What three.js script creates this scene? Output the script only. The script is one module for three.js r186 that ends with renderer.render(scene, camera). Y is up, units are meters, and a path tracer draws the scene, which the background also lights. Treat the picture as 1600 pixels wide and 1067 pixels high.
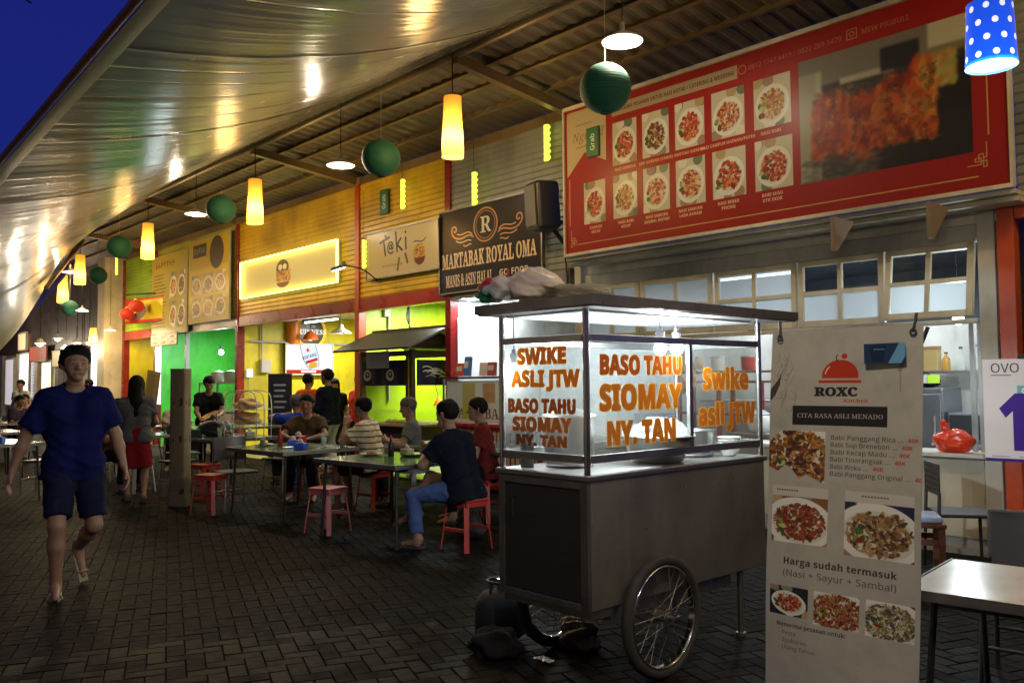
import * as THREE from 'three';
import { mergeGeometries, mergeVertices } from 'three/addons/utils/BufferGeometryUtils.js';
import { RoundedBoxGeometry } from 'three/addons/geometries/RoundedBoxGeometry.js';
import { RectAreaLightUniformsLib } from 'three/addons/lights/RectAreaLightUniformsLib.js';
RectAreaLightUniformsLib.init();

// ---------- camera, sky, last daylight, exposure ----------
const scene = new THREE.Scene();
const camera = new THREE.PerspectiveCamera(43.42, 1.5015, 0.05, 500);
camera.position.set(0, 1.5, 0);
{
  const yaw = THREE.MathUtils.degToRad(42.55), pitch = THREE.MathUtils.degToRad(2.75);
  camera.lookAt(-Math.cos(yaw) * Math.cos(pitch), 1.5 + Math.sin(pitch), -Math.sin(yaw) * Math.cos(pitch));
  camera.rotateZ(THREE.MathUtils.degToRad(-0.5));
}
camera.updateMatrixWorld(true);
{
  const W = 256, H = 128, d = new Float32Array(W * H * 4);
  for (let j = 0; j < H; j++) {
    const up = Math.max(0, Math.sin(((j + 0.5) / H - 0.5) * Math.PI)), k = Math.pow(1 - up, 2);
    for (let i = 0; i < W; i++) {
      const o = (j * W + i) * 4;
      d[o] = 0.0075 + 0.004 * k; d[o + 1] = 0.0115 + 0.010 * k; d[o + 2] = 0.15 + 0.05 * k; d[o + 3] = 1;
    }
  }
  const t = new THREE.DataTexture(d, W, H, THREE.RGBAFormat, THREE.FloatType);
  t.mapping = THREE.EquirectangularReflectionMapping; t.magFilter = THREE.LinearFilter; t.needsUpdate = true;
  scene.background = t; scene.environment = t;
}
const sun = new THREE.DirectionalLight(new THREE.Color(1, 0.8, 0.65), 0.01);
sun.position.set(-60, 6, 30); sun.target.position.set(0, 0, 0); sun.castShadow = true; sun.shadow.radius = 30;
sun.shadow.camera.left = sun.shadow.camera.bottom = -40; sun.shadow.camera.right = sun.shadow.camera.top = 40; sun.shadow.camera.far = 200;
scene.add(sun, sun.target);
const renderer = new THREE.WebGLRenderer({ antialias: true });
renderer.setSize(1024, 682);
renderer.toneMapping = THREE.LinearToneMapping;
renderer.toneMappingExposure = 1;
renderer.shadowMap.enabled = true;

// ---------- helpers ----------
let seed = 7;
const rnd = () => { seed = (seed + 0x6d2b79f5) | 0; let t = Math.imul(seed ^ (seed >>> 15), 1 | seed); t = (t + Math.imul(t ^ (t >>> 7), 61 | t)) ^ t; return ((t ^ (t >>> 14)) >>> 0) / 4294967296; };
const rr = (a, b) => a + (b - a) * rnd();
const V = (x, y, z) => new THREE.Vector3(x, y, z);
const lerp = (a, b, t) => a + (b - a) * t;
const used = new Map();
function numbered(n) { const k = used.get(n) || 0; used.set(n, k + 1); return k ? n + '_' + String(k).padStart(3, '0') : n; }
function thing(name, label, category, x = 0, y = 0, z = 0, turn = 0, group) {
  const o = new THREE.Group(); o.name = numbered(name); o.position.set(x, y, z); o.rotation.y = turn;
  o.userData = { label, category }; if (group) o.userData.group = group;
  scene.add(o); return o;
}
function dup(src, label, x, y, z, turn = 0, group) {
  const o = src.clone(); o.name = numbered(src.name.replace(/_\d{3}$/, '')); o.position.set(x, y, z); o.rotation.y = turn;
  o.userData = { label, category: src.userData.category }; const g = group || src.userData.group; if (g) o.userData.group = g;
  scene.add(o); return o;
}
function part(name, geos, mat, parent, label) {
  const list = [].concat(geos), g = list.length === 1 ? list[0] : mergeGeometries(list.map((a) => { const b = a.index ? a.toNonIndexed() : a; for (const k of Object.keys(b.attributes)) if (!['position', 'normal', 'uv'].includes(k)) b.deleteAttribute(k); return b; }));
  const m = new THREE.Mesh(g, mat); m.name = name; m.castShadow = m.receiveShadow = true;
  if (label) m.userData.label = label;
  parent.add(m); return m;
}
function struct(name, geos, mat) { const m = part(name, geos, mat, scene); m.userData.kind = 'structure'; return m; }
// uv in metres, by the face's main direction
function metre(g) {
  if (g.index) g = g.toNonIndexed();
  const p = g.attributes.position, n = g.attributes.normal, uv = new Float32Array(p.count * 2);
  for (let i = 0; i < p.count; i++) {
    const x = Math.abs(n.getX(i)), y = Math.abs(n.getY(i)), z = Math.abs(n.getZ(i));
    if (y >= x && y >= z) { uv[2 * i] = p.getX(i); uv[2 * i + 1] = p.getZ(i); } else if (x >= z) { uv[2 * i] = p.getZ(i); uv[2 * i + 1] = p.getY(i); } else { uv[2 * i] = p.getX(i); uv[2 * i + 1] = p.getY(i); }
  }
  g.setAttribute('uv', new THREE.BufferAttribute(uv, 2)); return g;
}
const ni = (g) => (g.index ? g.toNonIndexed() : g);
const xf = (g, x, y, z, rx = 0, ry = 0, rz = 0) => { const m = new THREE.Matrix4().makeRotationFromEuler(new THREE.Euler(rx, ry, rz)); m.setPosition(x, y, z); return g.applyMatrix4(m); };
const box = (w, h, d, x = 0, y = 0, z = 0, rx = 0, ry = 0, rz = 0) => xf(metre(new THREE.BoxGeometry(w, h, d)), x, y, z, rx, ry, rz);
const rbox = (w, h, d, b, x = 0, y = 0, z = 0, rx = 0, ry = 0, rz = 0) => xf(metre(new RoundedBoxGeometry(w, h, d, 1, b)), x, y, z, rx, ry, rz);
// box between two corners
const span = (x0, y0, z0, x1, y1, z1, b = 0) => b ? rbox(Math.abs(x1 - x0), Math.abs(y1 - y0), Math.abs(z1 - z0), b, (x0 + x1) / 2, (y0 + y1) / 2, (z0 + z1) / 2) : box(Math.abs(x1 - x0), Math.abs(y1 - y0), Math.abs(z1 - z0), (x0 + x1) / 2, (y0 + y1) / 2, (z0 + z1) / 2);
const cyl = (r0, r1, h, x = 0, y = 0, z = 0, rx = 0, ry = 0, rz = 0, seg = 16, open = false) => xf(new THREE.CylinderGeometry(r1, r0, h, seg, 1, open), x, y, z, rx, ry, rz).toNonIndexed();
const sph = (r, x = 0, y = 0, z = 0, sx = 1, sy = 1, sz = 1, a = 16, b = 10) => new THREE.SphereGeometry(r, a, b).scale(sx, sy, sz).translate(x, y, z).toNonIndexed();
const lathe = (pts, seg = 24) => new THREE.LatheGeometry(pts.map((p) => new THREE.Vector2(p[0], p[1])), seg).toNonIndexed();
function rod(a, b, r, seg = 8, r2 = r) {   // a bar from a to b
  const A = V(...a), B = V(...b), d = B.clone().sub(A), g = new THREE.CylinderGeometry(r2, r, d.length(), seg);
  g.applyMatrix4(new THREE.Matrix4().makeRotationFromQuaternion(new THREE.Quaternion().setFromUnitVectors(V(0, 1, 0), d.clone().normalize())));
  const c = A.add(B).multiplyScalar(0.5); return g.translate(c.x, c.y, c.z).toNonIndexed();
}
function bar(a, b, w, h) {   // a square bar from a to b, w across, h up
  const A = V(...a), B = V(...b), d = B.clone().sub(A), g = metre(new THREE.BoxGeometry(w, h, d.length()));
  const m = new THREE.Matrix4().lookAt(B, A, V(0, 1, 0)); m.setPosition(A.add(B).multiplyScalar(0.5)); return g.applyMatrix4(m);
}
const tube = (pts, r, n = 24, seg = 6, closed = false) => new THREE.TubeGeometry(new THREE.CatmullRomCurve3(pts.map((p) => V(...p)), closed), n, r, seg, closed).toNonIndexed();
const torus = (R, r, x = 0, y = 0, z = 0, rx = 0, ry = 0, rz = 0, a = 10, b = 40) => xf(new THREE.TorusGeometry(R, r, a, b), x, y, z, rx, ry, rz).toNonIndexed();
const plane = (w, h, x = 0, y = 0, z = 0, rx = 0, ry = 0, rz = 0) => xf(new THREE.PlaneGeometry(w, h), x, y, z, rx, ry, rz).toNonIndexed();
function smoothMesh(g) { g.deleteAttribute('uv'); g.deleteAttribute('normal'); g = mergeVertices(g, 1e-4); g.computeVertexNormals(); return g; }

// ---------- tileable noise and textures ----------
function hash2(x, y, s) { let h = Math.imul(x, 374761393) + Math.imul(y, 668265263) + Math.imul(s, 974634917); h = Math.imul(h ^ (h >>> 13), 1274126177); return ((h ^ (h >>> 16)) >>> 0) / 4294967296; }
function vnoise(x, y, px, py, s) {
  const ix = Math.floor(x), iy = Math.floor(y), fx = x - ix, fy = y - iy, u = fx * fx * (3 - 2 * fx), v = fy * fy * (3 - 2 * fy);
  const w = (a, n) => ((a % n) + n) % n, a = w(ix, px), b = w(ix + 1, px), c = w(iy, py), d = w(iy + 1, py);
  return lerp(lerp(hash2(a, c, s), hash2(b, c, s), u), lerp(hash2(a, d, s), hash2(b, d, s), u), v);
}
function fbm(u, v, fx, fy, oct, s) { let a = 0, k = 0.5, t = 0; for (let i = 0; i < oct; i++) { a += k * vnoise(u * fx, v * fy, fx, fy, s + i); t += k; k *= 0.55; fx *= 2; fy *= 2; } return a / t; }
function tex(n, f, repeat = 1, srgb = true) {
  const d = new Uint8Array(n * n * 4);
  for (let j = 0; j < n; j++) for (let i = 0; i < n; i++) { const c = f(i / n, j / n), o = (j * n + i) * 4; if (c.length) { d[o] = c[0] * 255; d[o + 1] = c[1] * 255; d[o + 2] = c[2] * 255; } else d[o] = d[o + 1] = d[o + 2] = Math.max(0, Math.min(1, c)) * 255; d[o + 3] = 255; }
  const t = new THREE.DataTexture(d, n, n); t.wrapS = t.wrapT = THREE.RepeatWrapping; t.magFilter = THREE.LinearFilter; t.repeat.set(1 / repeat, 1 / repeat);
  if (srgb) t.colorSpace = THREE.SRGBColorSpace; t.needsUpdate = true; return t;
}
const again = (t, sx, sy) => { const c = t.clone(); c.repeat.set(sx, sy); return c; };
const T = {
  grime: tex(512, (u, v) => { const a = fbm(u, v, 3, 3, 6, 11), b = fbm(u, v, 16, 5, 4, 29); return 0.70 + 0.30 * Math.min(1, Math.max(0, a * 1.5 - 0.15)) - 0.12 * Math.max(0, b - 0.55) * 2; }, 2.2),
  rough: tex(512, (u, v) => 0.45 + 0.55 * fbm(u, v, 6, 6, 6, 5), 1.3, false),
  brushed: tex(512, (u, v) => 0.55 + 0.45 * (0.5 * fbm(u, v, 4, 96, 3, 3) + 0.5 * fbm(u, v, 5, 5, 5, 8)), 0.8, false),
  speck: tex(512, (u, v) => { const a = fbm(u, v, 24, 24, 4, 21), b = fbm(u, v, 3, 3, 4, 77); return 0.45 + 0.35 * a + 0.4 * b; }, 0.9),
  stoneBump: tex(512, (u, v) => fbm(u, v, 20, 20, 5, 31), 0.5, false),
  wood: tex(512, (u, v) => { const w = fbm(u, v, 3, 40, 4, 41), k = fbm(u, v, 2, 6, 3, 43); const s = 0.5 + 0.5 * w * (0.6 + 0.4 * k); return [s, s * 0.93, s * 0.85]; }, 1.1),
  cloth: tex(256, (u, v) => 0.82 + 0.18 * fbm(u, v, 40, 40, 3, 51), 0.5),
  wrinkle: tex(1024, (u, v) => { const w = 0.04 * (fbm(u, v, 2, 2, 3, 61) - 0.5); const a = fbm(u + w, v, 40, 2, 3, 63), b = fbm(u + w, v, 14, 1, 3, 67), c = fbm(u, v, 6, 6, 4, 69); const line = Math.pow(1 - Math.abs(2 * fbm(u + w, v, 10, 1, 2, 71) - 1), 24); return 0.42 * b + 0.3 * a + 0.2 * c + 0.35 * line; }, 3.6, false),
};
function canvasTex(w, h, draw) {
  const c = document.createElement('canvas'); c.width = w; c.height = h; const g = c.getContext('2d'); draw(g, w, h);
  const t = new THREE.CanvasTexture(c); t.colorSpace = THREE.SRGBColorSpace; return t;
}
const rgb = (r, g, b) => new THREE.Color().setRGB(r, g, b);
function std(c, rough = 0.7, metal = 0, o = {}) { return new THREE.MeshStandardMaterial({ color: Array.isArray(c) ? rgb(...c) : c, roughness: rough, metalness: metal, ...o }); }
const phys = (c, o) => new THREE.MeshPhysicalMaterial({ color: Array.isArray(c) ? rgb(...c) : c, ...o });
const print = (t, rough = 0.45, o = {}) => new THREE.MeshStandardMaterial({ map: t, roughness: rough, ...o });
const glow = (c, k, base = [0.8, 0.8, 0.8]) => new THREE.MeshStandardMaterial({ color: rgb(...base), emissive: rgb(...c), emissiveIntensity: k, roughness: 0.5 });
const painted = (c, rough = 0.6) => std(c, rough, 0, { map: T.grime, roughnessMap: T.rough });
const M = {
  steel: std([0.62, 0.61, 0.59], 0.42, 1, { roughnessMap: T.brushed, map: T.grime }),
  steelDull: std([0.40, 0.38, 0.35], 0.62, 1, { roughnessMap: T.brushed, map: T.grime }),
  chrome: std([0.75, 0.75, 0.75], 0.16, 1),
  black: std([0.02, 0.02, 0.022], 0.5), blackSatin: std([0.015, 0.015, 0.016], 0.35),
  iron: std([0.035, 0.033, 0.032], 0.45, 0.3), rubber: std([0.03, 0.028, 0.026], 0.8),
  red: painted([0.50, 0.03, 0.018], 0.4), redDeep: painted([0.30, 0.016, 0.014], 0.4), orangeRed: painted([0.62, 0.085, 0.02], 0.45),
  white: painted([0.78, 0.77, 0.72]), cream: painted([0.70, 0.64, 0.48]), offwhite: painted([0.62, 0.60, 0.52], 0.55),
  yellow: painted([0.76, 0.47, 0.008], 0.5), yellowWall: painted([0.72, 0.62, 0.012], 0.65), lime: painted([0.46, 0.66, 0.012], 0.6), green: painted([0.09, 0.68, 0.05], 0.6),
  greySide: painted([0.30, 0.31, 0.26], 0.5), roof: painted([0.22, 0.19, 0.15], 0.6), beam: painted([0.30, 0.21, 0.10], 0.5),
  concrete: painted([0.30, 0.28, 0.26], 0.85), floorTile: painted([0.30, 0.28, 0.25], 0.35),
  woodDark: std([0.10, 0.055, 0.032], 0.55, 0, { map: T.wood }), woodPale: std([0.50, 0.38, 0.24], 0.7, 0, { map: T.wood }), woodRed: std([0.20, 0.06, 0.035], 0.55, 0, { map: T.wood }),
  glass: phys([0.97, 0.985, 0.98], { transmission: 1, roughness: 0.02, thickness: 0, ior: 1.5 }),
  cartGlass: phys([0.86, 0.88, 0.87], { transmission: 0.945, roughness: 0.03, thickness: 0, ior: 1.5 }),
  frosted: phys([0.74, 0.77, 0.78], { transmission: 1, roughness: 0.5, thickness: 0, ior: 1.5 }),
  skinA: 0, plasticRed: std([0.38, 0.025, 0.015], 0.45), plasticPink: std([0.50, 0.11, 0.12], 0.45), plasticBlue: std([0.03, 0.09, 0.55], 0.35), plasticGrey: std([0.40, 0.40, 0.42], 0.4),
  cable: std([0.012, 0.012, 0.012], 0.6),
};
const warm = rgb(1, 0.62, 0.26), warmWhite = rgb(1, 0.82, 0.58), cool = rgb(0.82, 0.93, 1);
function pointLamp(name, x, y, z, color, cd, size = 0.05) {
  const l = new THREE.PointLight(color, cd, 0, 2); l.name = name; l.position.set(x, y, z); l.castShadow = true; l.shadow.radius = size / 0.02; scene.add(l); return l;
}
function areaLamp(name, x, y, z, w, h, tx, ty, tz, color, k) {
  const l = new THREE.RectAreaLight(color, k, w, h); l.name = name; l.position.set(x, y, z); l.lookAt(tx, ty, tz); scene.add(l); return l;
}
// ---------- the setting: ground and pavers ----------
const groundMat = std([0.015, 0.0128, 0.0105], 0.9, 0, { map: T.speck, bumpMap: T.stoneBump, bumpScale: 0.006 });
const ground = struct('ground', xf(metre(new THREE.PlaneGeometry(400, 400, 2, 2).rotateX(-Math.PI / 2)), -20, -0.014, -20), groundMat);
function paverGeo(w, l, t, b) {   // block without underside, chamfered top edge
  const a = w / 2, c = l / 2, P = [], top = [[-a + b, 0, -c + b], [a - b, 0, -c + b], [a - b, 0, c - b], [-a + b, 0, c - b]], mid = [[-a, -b, -c], [a, -b, -c], [a, -b, c], [-a, -b, c]], low = mid.map((p) => [p[0], -t, p[2]]);
  const quad = (p, q, r, s) => P.push(...p, ...q, ...r, ...p, ...r, ...s);
  quad(top[3], top[2], top[1], top[0]);
  for (let i = 0; i < 4; i++) { const j = (i + 1) % 4; quad(top[i], top[j], mid[j], mid[i]); quad(mid[i], mid[j], low[j], low[i]); }
  const g = new THREE.BufferGeometry(); g.setAttribute('position', new THREE.BufferAttribute(new Float32Array(P), 3)); g.computeVertexNormals(); return metre(g);
}
const paverGeos = [0, 1, 2].map((k) => { const g = paverGeo(0.0955 - 0.001 * k, 0.1955 - 0.001 * k, 0.045, 0.0035); const uv = g.attributes.uv; for (let i = 0; i < uv.count; i++) uv.setXY(i, uv.getX(i) + 0.31 * k, uv.getY(i) + 0.17 * k); return g; });
const paverTones = [[0.0190, 0.0176, 0.0158], [0.0170, 0.0162, 0.0150], [0.0208, 0.0182, 0.0160], [0.0165, 0.0160, 0.0154], [0.0195, 0.0172, 0.0152], [0.0180, 0.0172, 0.0152]];
const paverMats = paverTones.map((c) => phys(c, { roughness: 0.82, specularIntensity: 0.06, map: T.speck, roughnessMap: T.rough, bumpMap: T.stoneBump, bumpScale: 0.003 }));
{
  const ang = THREE.MathUtils.degToRad(20.7), ux = -Math.cos(ang), uz = -Math.sin(ang), vx = -uz, vz = ux, list = [];
  const vp = new THREE.Vector3();
  for (let i = -160; i < 300; i++) for (let j = -200; j < 200; j++) {
    const m = (((i - j) % 4) + 4) % 4; if (m !== 0 && m !== 3) continue;
    const a = (m === 0 ? i + 1 : i + 0.5) * 0.1, b = (m === 0 ? j + 0.5 : j + 1) * 0.1;
    const x = ux * a + vx * b, z = uz * a + vz * b, d = Math.hypot(x, z);
    if (d > 20 || z < -7.85 || z > 2.5 || x > 1.5) continue;
    vp.set(x, 0, z).project(camera); const seen = Math.abs(vp.x) < 1.03 && vp.y > -1.05 && vp.z < 1;
    if (!seen && d > 8) continue;
    list.push({ x, z, d, seen, turn: Math.atan2(m === 0 ? ux : vx, m === 0 ? uz : vz) });
  }
  list.sort((p, q) => (q.seen - p.seen) || p.d - q.d);
  const near = list.slice(0, 300), rest = list.slice(300);
  const paving = new THREE.Group(); paving.name = 'pavement'; paving.userData = { kind: 'structure', label: 'dark herringbone block paving of the walkway' }; scene.add(paving);
  const place = (o, p) => { o.position.set(p.x, rr(-0.003, 0.001), p.z); o.rotation.set(rr(-0.012, 0.012), p.turn + rr(-0.01, 0.01), rr(-0.012, 0.012)); };
  for (const p of near) { const m = new THREE.Mesh(paverGeos[Math.floor(rnd() * 3)], paverMats[Math.floor(rnd() * 6)]); m.name = numbered('paver'); m.receiveShadow = true; place(m, p); paving.add(m); }
  const inst = new THREE.InstancedMesh(paverGeos[0], phys([0.0184, 0.0171, 0.0154], { roughness: 0.82, specularIntensity: 0.06, map: T.speck, roughnessMap: T.rough, bumpMap: T.stoneBump, bumpScale: 0.003 }), rest.length), o = new THREE.Object3D();
  rest.forEach((p, k) => { place(o, p); o.updateMatrix(); inst.setMatrixAt(k, o.matrix); const t = rr(0.8, 1.2); inst.setColorAt(k, rgb(t * rr(0.95, 1.1), t, t * rr(0.9, 1.05))); });
  inst.name = 'far_pavers'; inst.userData.kind = 'stuff'; inst.receiveShadow = true; paving.add(inst);
}
function surf(nu, nv, f, smooth = true) {
  const P = [], U = [], I = [], p = [0, 0, 0, 0, 0];
  for (let j = 0; j <= nv; j++) for (let i = 0; i <= nu; i++) { const q = f(i / nu, j / nv); P.push(q[0], q[1], q[2]); U.push(q.length > 3 ? q[3] : i / nu, q.length > 3 ? q[4] : j / nv); }
  for (let j = 0; j < nv; j++) for (let i = 0; i < nu; i++) { const a = j * (nu + 1) + i, b = a + 1, c = a + nu + 1, d = c + 1; I.push(a, b, d, a, d, c); }
  let g = new THREE.BufferGeometry(); g.setAttribute('position', new THREE.BufferAttribute(new Float32Array(P), 3)); g.setAttribute('uv', new THREE.BufferAttribute(new Float32Array(U), 2)); g.setIndex(I);
  if (!smooth) g = g.toNonIndexed(); g.computeVertexNormals(); return smooth ? g.toNonIndexed() : g;
}
// ---------- horizontal lap siding of a stall front ----------
function siding(x0, x1, y0, y1, z, pitch = 0.085, depth = 0.016) {
  const n = Math.round((y1 - y0) / pitch), prof = [];
  for (let k = 0; k < n; k++) { const a = y0 + (k / n) * (y1 - y0), h = (y1 - y0) / n; prof.push([a, z], [a + 0.02, z + depth], [a + h * 0.86, z + depth], [a + h * 0.92, z]); }
  prof.push([y1, z]);
  return surf(1, prof.length - 1, (u, v) => { const p = prof[Math.round(v * (prof.length - 1))], x = lerp(x0, x1, u); return [x, p[0], p[1], x, p[0]]; }, false);
}
// ---------- the stalls of the row ----------
const POSTW = 0.13;
function stall(name, label, x0, x1, o) {
  const w = x1 - x0, a = w / 2, t = thing(name, label, o.category || 'food stall', (x0 + x1) / 2, 0, -8);
  const D = o.depth || 4, H = 2.98;
  part('floor_slab', span(-a + 0.01, -0.01, -D, a - 0.01, 0.03, 0.1), M.floorTile, t);
  part('side_wall', span(-a + 0.012, 0.03, -D + 0.1, -a + 0.06, H, -0.08), o.left || o.wall, t);
  part('side_wall', span(a - 0.06, 0.03, -D + 0.1, a - 0.012, H, -0.08), o.right || o.wall, t);
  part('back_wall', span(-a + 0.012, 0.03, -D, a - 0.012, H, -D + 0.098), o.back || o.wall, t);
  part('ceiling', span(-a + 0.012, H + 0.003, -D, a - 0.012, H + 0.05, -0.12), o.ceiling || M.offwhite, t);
  if (o.fascia) {
    part('fascia', [siding(-a + 0.003, a - 0.003, 2.96, 4.93, 0.0), span(-a + 0.003, 2.96, -0.1, a - 0.003, 4.93, -0.02)], o.fascia, t);
    part('beam', [span(-a + POSTW / 2 + 0.002, 2.76, -0.1, a - POSTW / 2 - 0.002, 2.955, 0.035, 0.006), span(-a + POSTW / 2 + 0.002, 2.735, -0.08, a - POSTW / 2 - 0.002, 2.757, 0.06)], o.beam, t);
  }
  if (o.post) part('post', span(-a - POSTW / 2, 0, -0.11, -a + POSTW / 2, 4.93, 0.05, 0.006), o.post, t);
  return t;
}
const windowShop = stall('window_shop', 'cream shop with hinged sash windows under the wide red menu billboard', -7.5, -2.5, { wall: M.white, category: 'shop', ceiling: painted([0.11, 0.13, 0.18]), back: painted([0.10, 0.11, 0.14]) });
const martabakStall = stall('food_stall', 'white walled stall with grey ribbed front and dark brown signboard', -10.08, -7.5, { wall: M.white, fascia: M.greySide, beam: M.steelDull, post: M.redDeep, depth: 3.6 });
const limeStall = stall('food_stall', 'lime green walled stall with yellow ribbed front and pale noodle signboard', -12.6, -10.08, { wall: M.lime, fascia: M.yellow, beam: M.red, post: M.orangeRed, depth: 3.6 });
const yellowStall = stall('food_stall', 'yellow walled stall with television and long glowing light box sign', -17.3, -12.6, { wall: M.yellowWall, right: M.lime, fascia: M.yellow, beam: M.redDeep, post: M.redDeep });
const greenStall = stall('food_stall', 'bright green walled stall behind two large yellow menu boards', -22.0, -17.3, { wall: M.green, fascia: painted([0.42, 0.40, 0.05]), beam: M.steelDull, post: M.redDeep });
const lanternStall = stall('food_stall', 'lime fronted stall with red beam and two red lanterns on its sign', -24.35, -22.0, { wall: M.yellowWall, fascia: painted([0.36, 0.62, 0.02], 0.5), beam: M.red, post: M.redDeep });
// right end post with its cross beam, and the next unit past the frame
{
  const t = thing('shop_post', 'orange red steel post with short cross beam at right picture edge', 'post', -2.47, 0, -8);
  part('post', span(-0.07, 0, -0.08, 0.06, 3.02, 0.06, 0.006), M.orangeRed, t);
  part('cross_beam', span(0.063, 2.84, -0.07, 3.2, 3.02, 0.05, 0.006), M.orangeRed, t);
  const n = thing('end_stall', 'cream walled unit beyond the orange post at right edge', 'food stall', -0.8, 0, -8);
  part('back_wall', span(-1.55, 0, -3.0, 2.6, 3.0, -2.9), M.cream, n); part('side_wall', span(-1.55, 0, -2.88, -1.47, 3.0, -0.1), M.cream, n);
  part('ceiling', span(-1.55, 3.01, -3.0, 2.6, 3.06, -0.1), M.cream, n); part('fascia', siding(-1.58, 2.6, 3.03, 4.93, 0), M.greySide, n);
}
// ---------- walkway roof on rafters ----------
{
  const t = thing('canopy_roof', 'dim ribbed metal roof on steel rafters over the stall fronts', 'roof', -12, 0, -7);
  const X0 = -30, X1 = 27, n = Math.round((X1 - X0) / 0.22) * 4;
  const wave = [0, 0, 0.028, 0.028];
  part('roof_sheet', surf(n, 1, (u, v) => { const x = lerp(X0, X1, u), y = lerp(5.40, 5.12, v) + wave[Math.round(u * n) % 4]; return [x, y, lerp(1.12, -1.15, v), x, v * 2.3]; }, false), M.roof, t);
  part('eave_pipe', rod([X0, 5.24, 0.95], [X1, 5.24, 0.95], 0.045, 12), M.beam, t);
  part('eave_pipe', rod([X0, 5.33, 1.06], [X1, 5.33, 1.06], 0.025, 8), M.beam, t);
  for (const z of [0.42, 0.06, -0.5]) part('purlin', [span(X0, 5.20 + z * 0.12, z - 0.03, X1, 5.32 + z * 0.12, z - 0.022), span(X0, 5.20 + z * 0.12, z - 0.021, X1, 5.208 + z * 0.12, z + 0.035)], M.beam, t);
  for (const x of [-22, -17.3, -12.6, -7.5, -2.5, 2.4, 7.3, 12.2]) part('rafter', [bar([x + 12, 5.19, 0.97], [x + 12, 4.98, -0.92], 0.10, 0.12)], M.beam, t);
  part('soffit_board', span(X0, 4.94, -1.1, X1, 5.1, -1.06), M.beam, t);
}
// ---------- glossy tarpaulins hung from the eave ----------
const tarpMat = std([0.255, 0.265, 0.265], 0.31, 0, { bumpMap: again(T.wrinkle, 1 / 3.4, 1 / 9), bumpScale: 0.014, roughnessMap: T.rough });
function tarpPoint(u, v) {   // u along the row from near to far, v from the eave outwards
  const x = lerp(16, -21.9, u), k = Math.max(0, (-x - 12) / 9.9), kk = k * k * k;
  const ox = lerp(x, x + 1.2, kk), oz = lerp(-2.0, -3.7, kk), oy = (x > -10 ? 3.74 + 0.083 * (x + 9.83) : 3.74 - 0.12 * (-x - 9.83)) - 0.55 * kk;
  const sag = -(0.22 + 0.35 * kk) * Math.sin(Math.PI * v) * (x < -3 ? 1 : 0.7);
  const rip = 0.012 * Math.sin(x * 2.1 + 1.3 * Math.sin(v * 3)) + 0.02 * Math.sin(x * 0.83 + v * 2);
  return [lerp(x, ox, v), lerp(5.3, oy, v) + sag + rip * Math.sin(Math.PI * Math.min(1, v * 1.1 + 0.05)), lerp(-6.02, oz, v), x, v * 4.2];
}
{
  const t = thing('tarpaulin', 'large glossy pale tarpaulin awning sloping from the roof edge', 'tarpaulin', 0, 0, 0);
  part('sheet', surf(190, 30, (u, v) => { const p = tarpPoint(u, v); return p; }), tarpMat, t);
  const edge = []; for (let i = 0; i <= 45; i++) { const p = tarpPoint(i / 45, 1); edge.push([p[0], p[1] + 0.02, p[2] + 0.03]); }
  part('edge_pole', tube(edge, 0.032, 130, 8), std([0.22, 0.10, 0.05], 0.4), t);
  part('hem', surf(130, 3, (u, v) => { const p = tarpPoint(u, 1 - 0.035 * v); return [p[0], p[1] - 0.014 - 0.006 * Math.sin(v * 3.1), p[2], p[0], v * 0.15]; }), std([0.40, 0.36, 0.24], 0.35), t);
  for (let k = 0; k < 15; k++) { const u0 = (k * 2.4 + 1) / 37.9; part('seam', surf(2, 40, (u, v) => { const p = tarpPoint(u0 + (u - 0.5) * 0.0013, v), q = tarpPoint(u0, v); return [p[0], q[1] - 0.008, p[2], p[0], v * 4.2]; }), std([0.22, 0.21, 0.17], 0.45), t); }
  for (let k = 0; k < 20; k++) { const p = tarpPoint((k * 1.8 + 1.2) / 37.9, 0), q = tarpPoint((k * 1.8 + 1.2) / 37.9, 0.03); part('tie_rope', tube([[q[0], q[1] - 0.01, q[2]], [p[0], p[1] + 0.03, p[2] + 0.06], [p[0] + 0.02, 5.30, -6.06], [p[0] - 0.02, 5.19, -6.08]], 0.006, 10, 5), std([0.3, 0.26, 0.18], 0.8), t); }
  part('strut', rod([-21.7, 4.95, -6.15], [-20.6, 3.65, -5.1], 0.05, 8), M.beam, t);
  const b = thing('tarpaulin', 'darker second tarpaulin at the far end of the walkway', 'tarpaulin', 0, 0, 0);
  part('sheet', surf(60, 14, (u, v) => { const x = lerp(-22.1, -40, u), oy = lerp(2.55, 3.2, u), oz = lerp(-4.4, -2.5, u); return [x, lerp(4.6, oy, v) - 0.25 * Math.sin(Math.PI * v), lerp(-6.2, oz, v), x, v * 3]; }), std([0.16, 0.13, 0.10], 0.4, 0, { bumpMap: again(T.wrinkle, 1 / 4, 1 / 9), bumpScale: 0.03 }), b);
}
// overhead wires against the sky
for (const [p, q, s, l] of [[[-8, 5.9, -0.3], [-14, 7.2, -3.2], 0.25, 'upper dark overhead wire crossing the blue sky'], [[-9, 4.2, -0.2], [-20, 7.4, -3.2], 0.5, 'lower dark overhead wire meeting the tarpaulin edge']]) {
  const w = tube([p, [(p[0] + q[0]) / 2, (p[1] + q[1]) / 2 - s, (p[2] + q[2]) / 2], q], 0.014, 20, 5), m = part(numbered('overhead_wire'), w, M.cable, scene); m.userData = { label: l, category: 'wire' };
}
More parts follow.
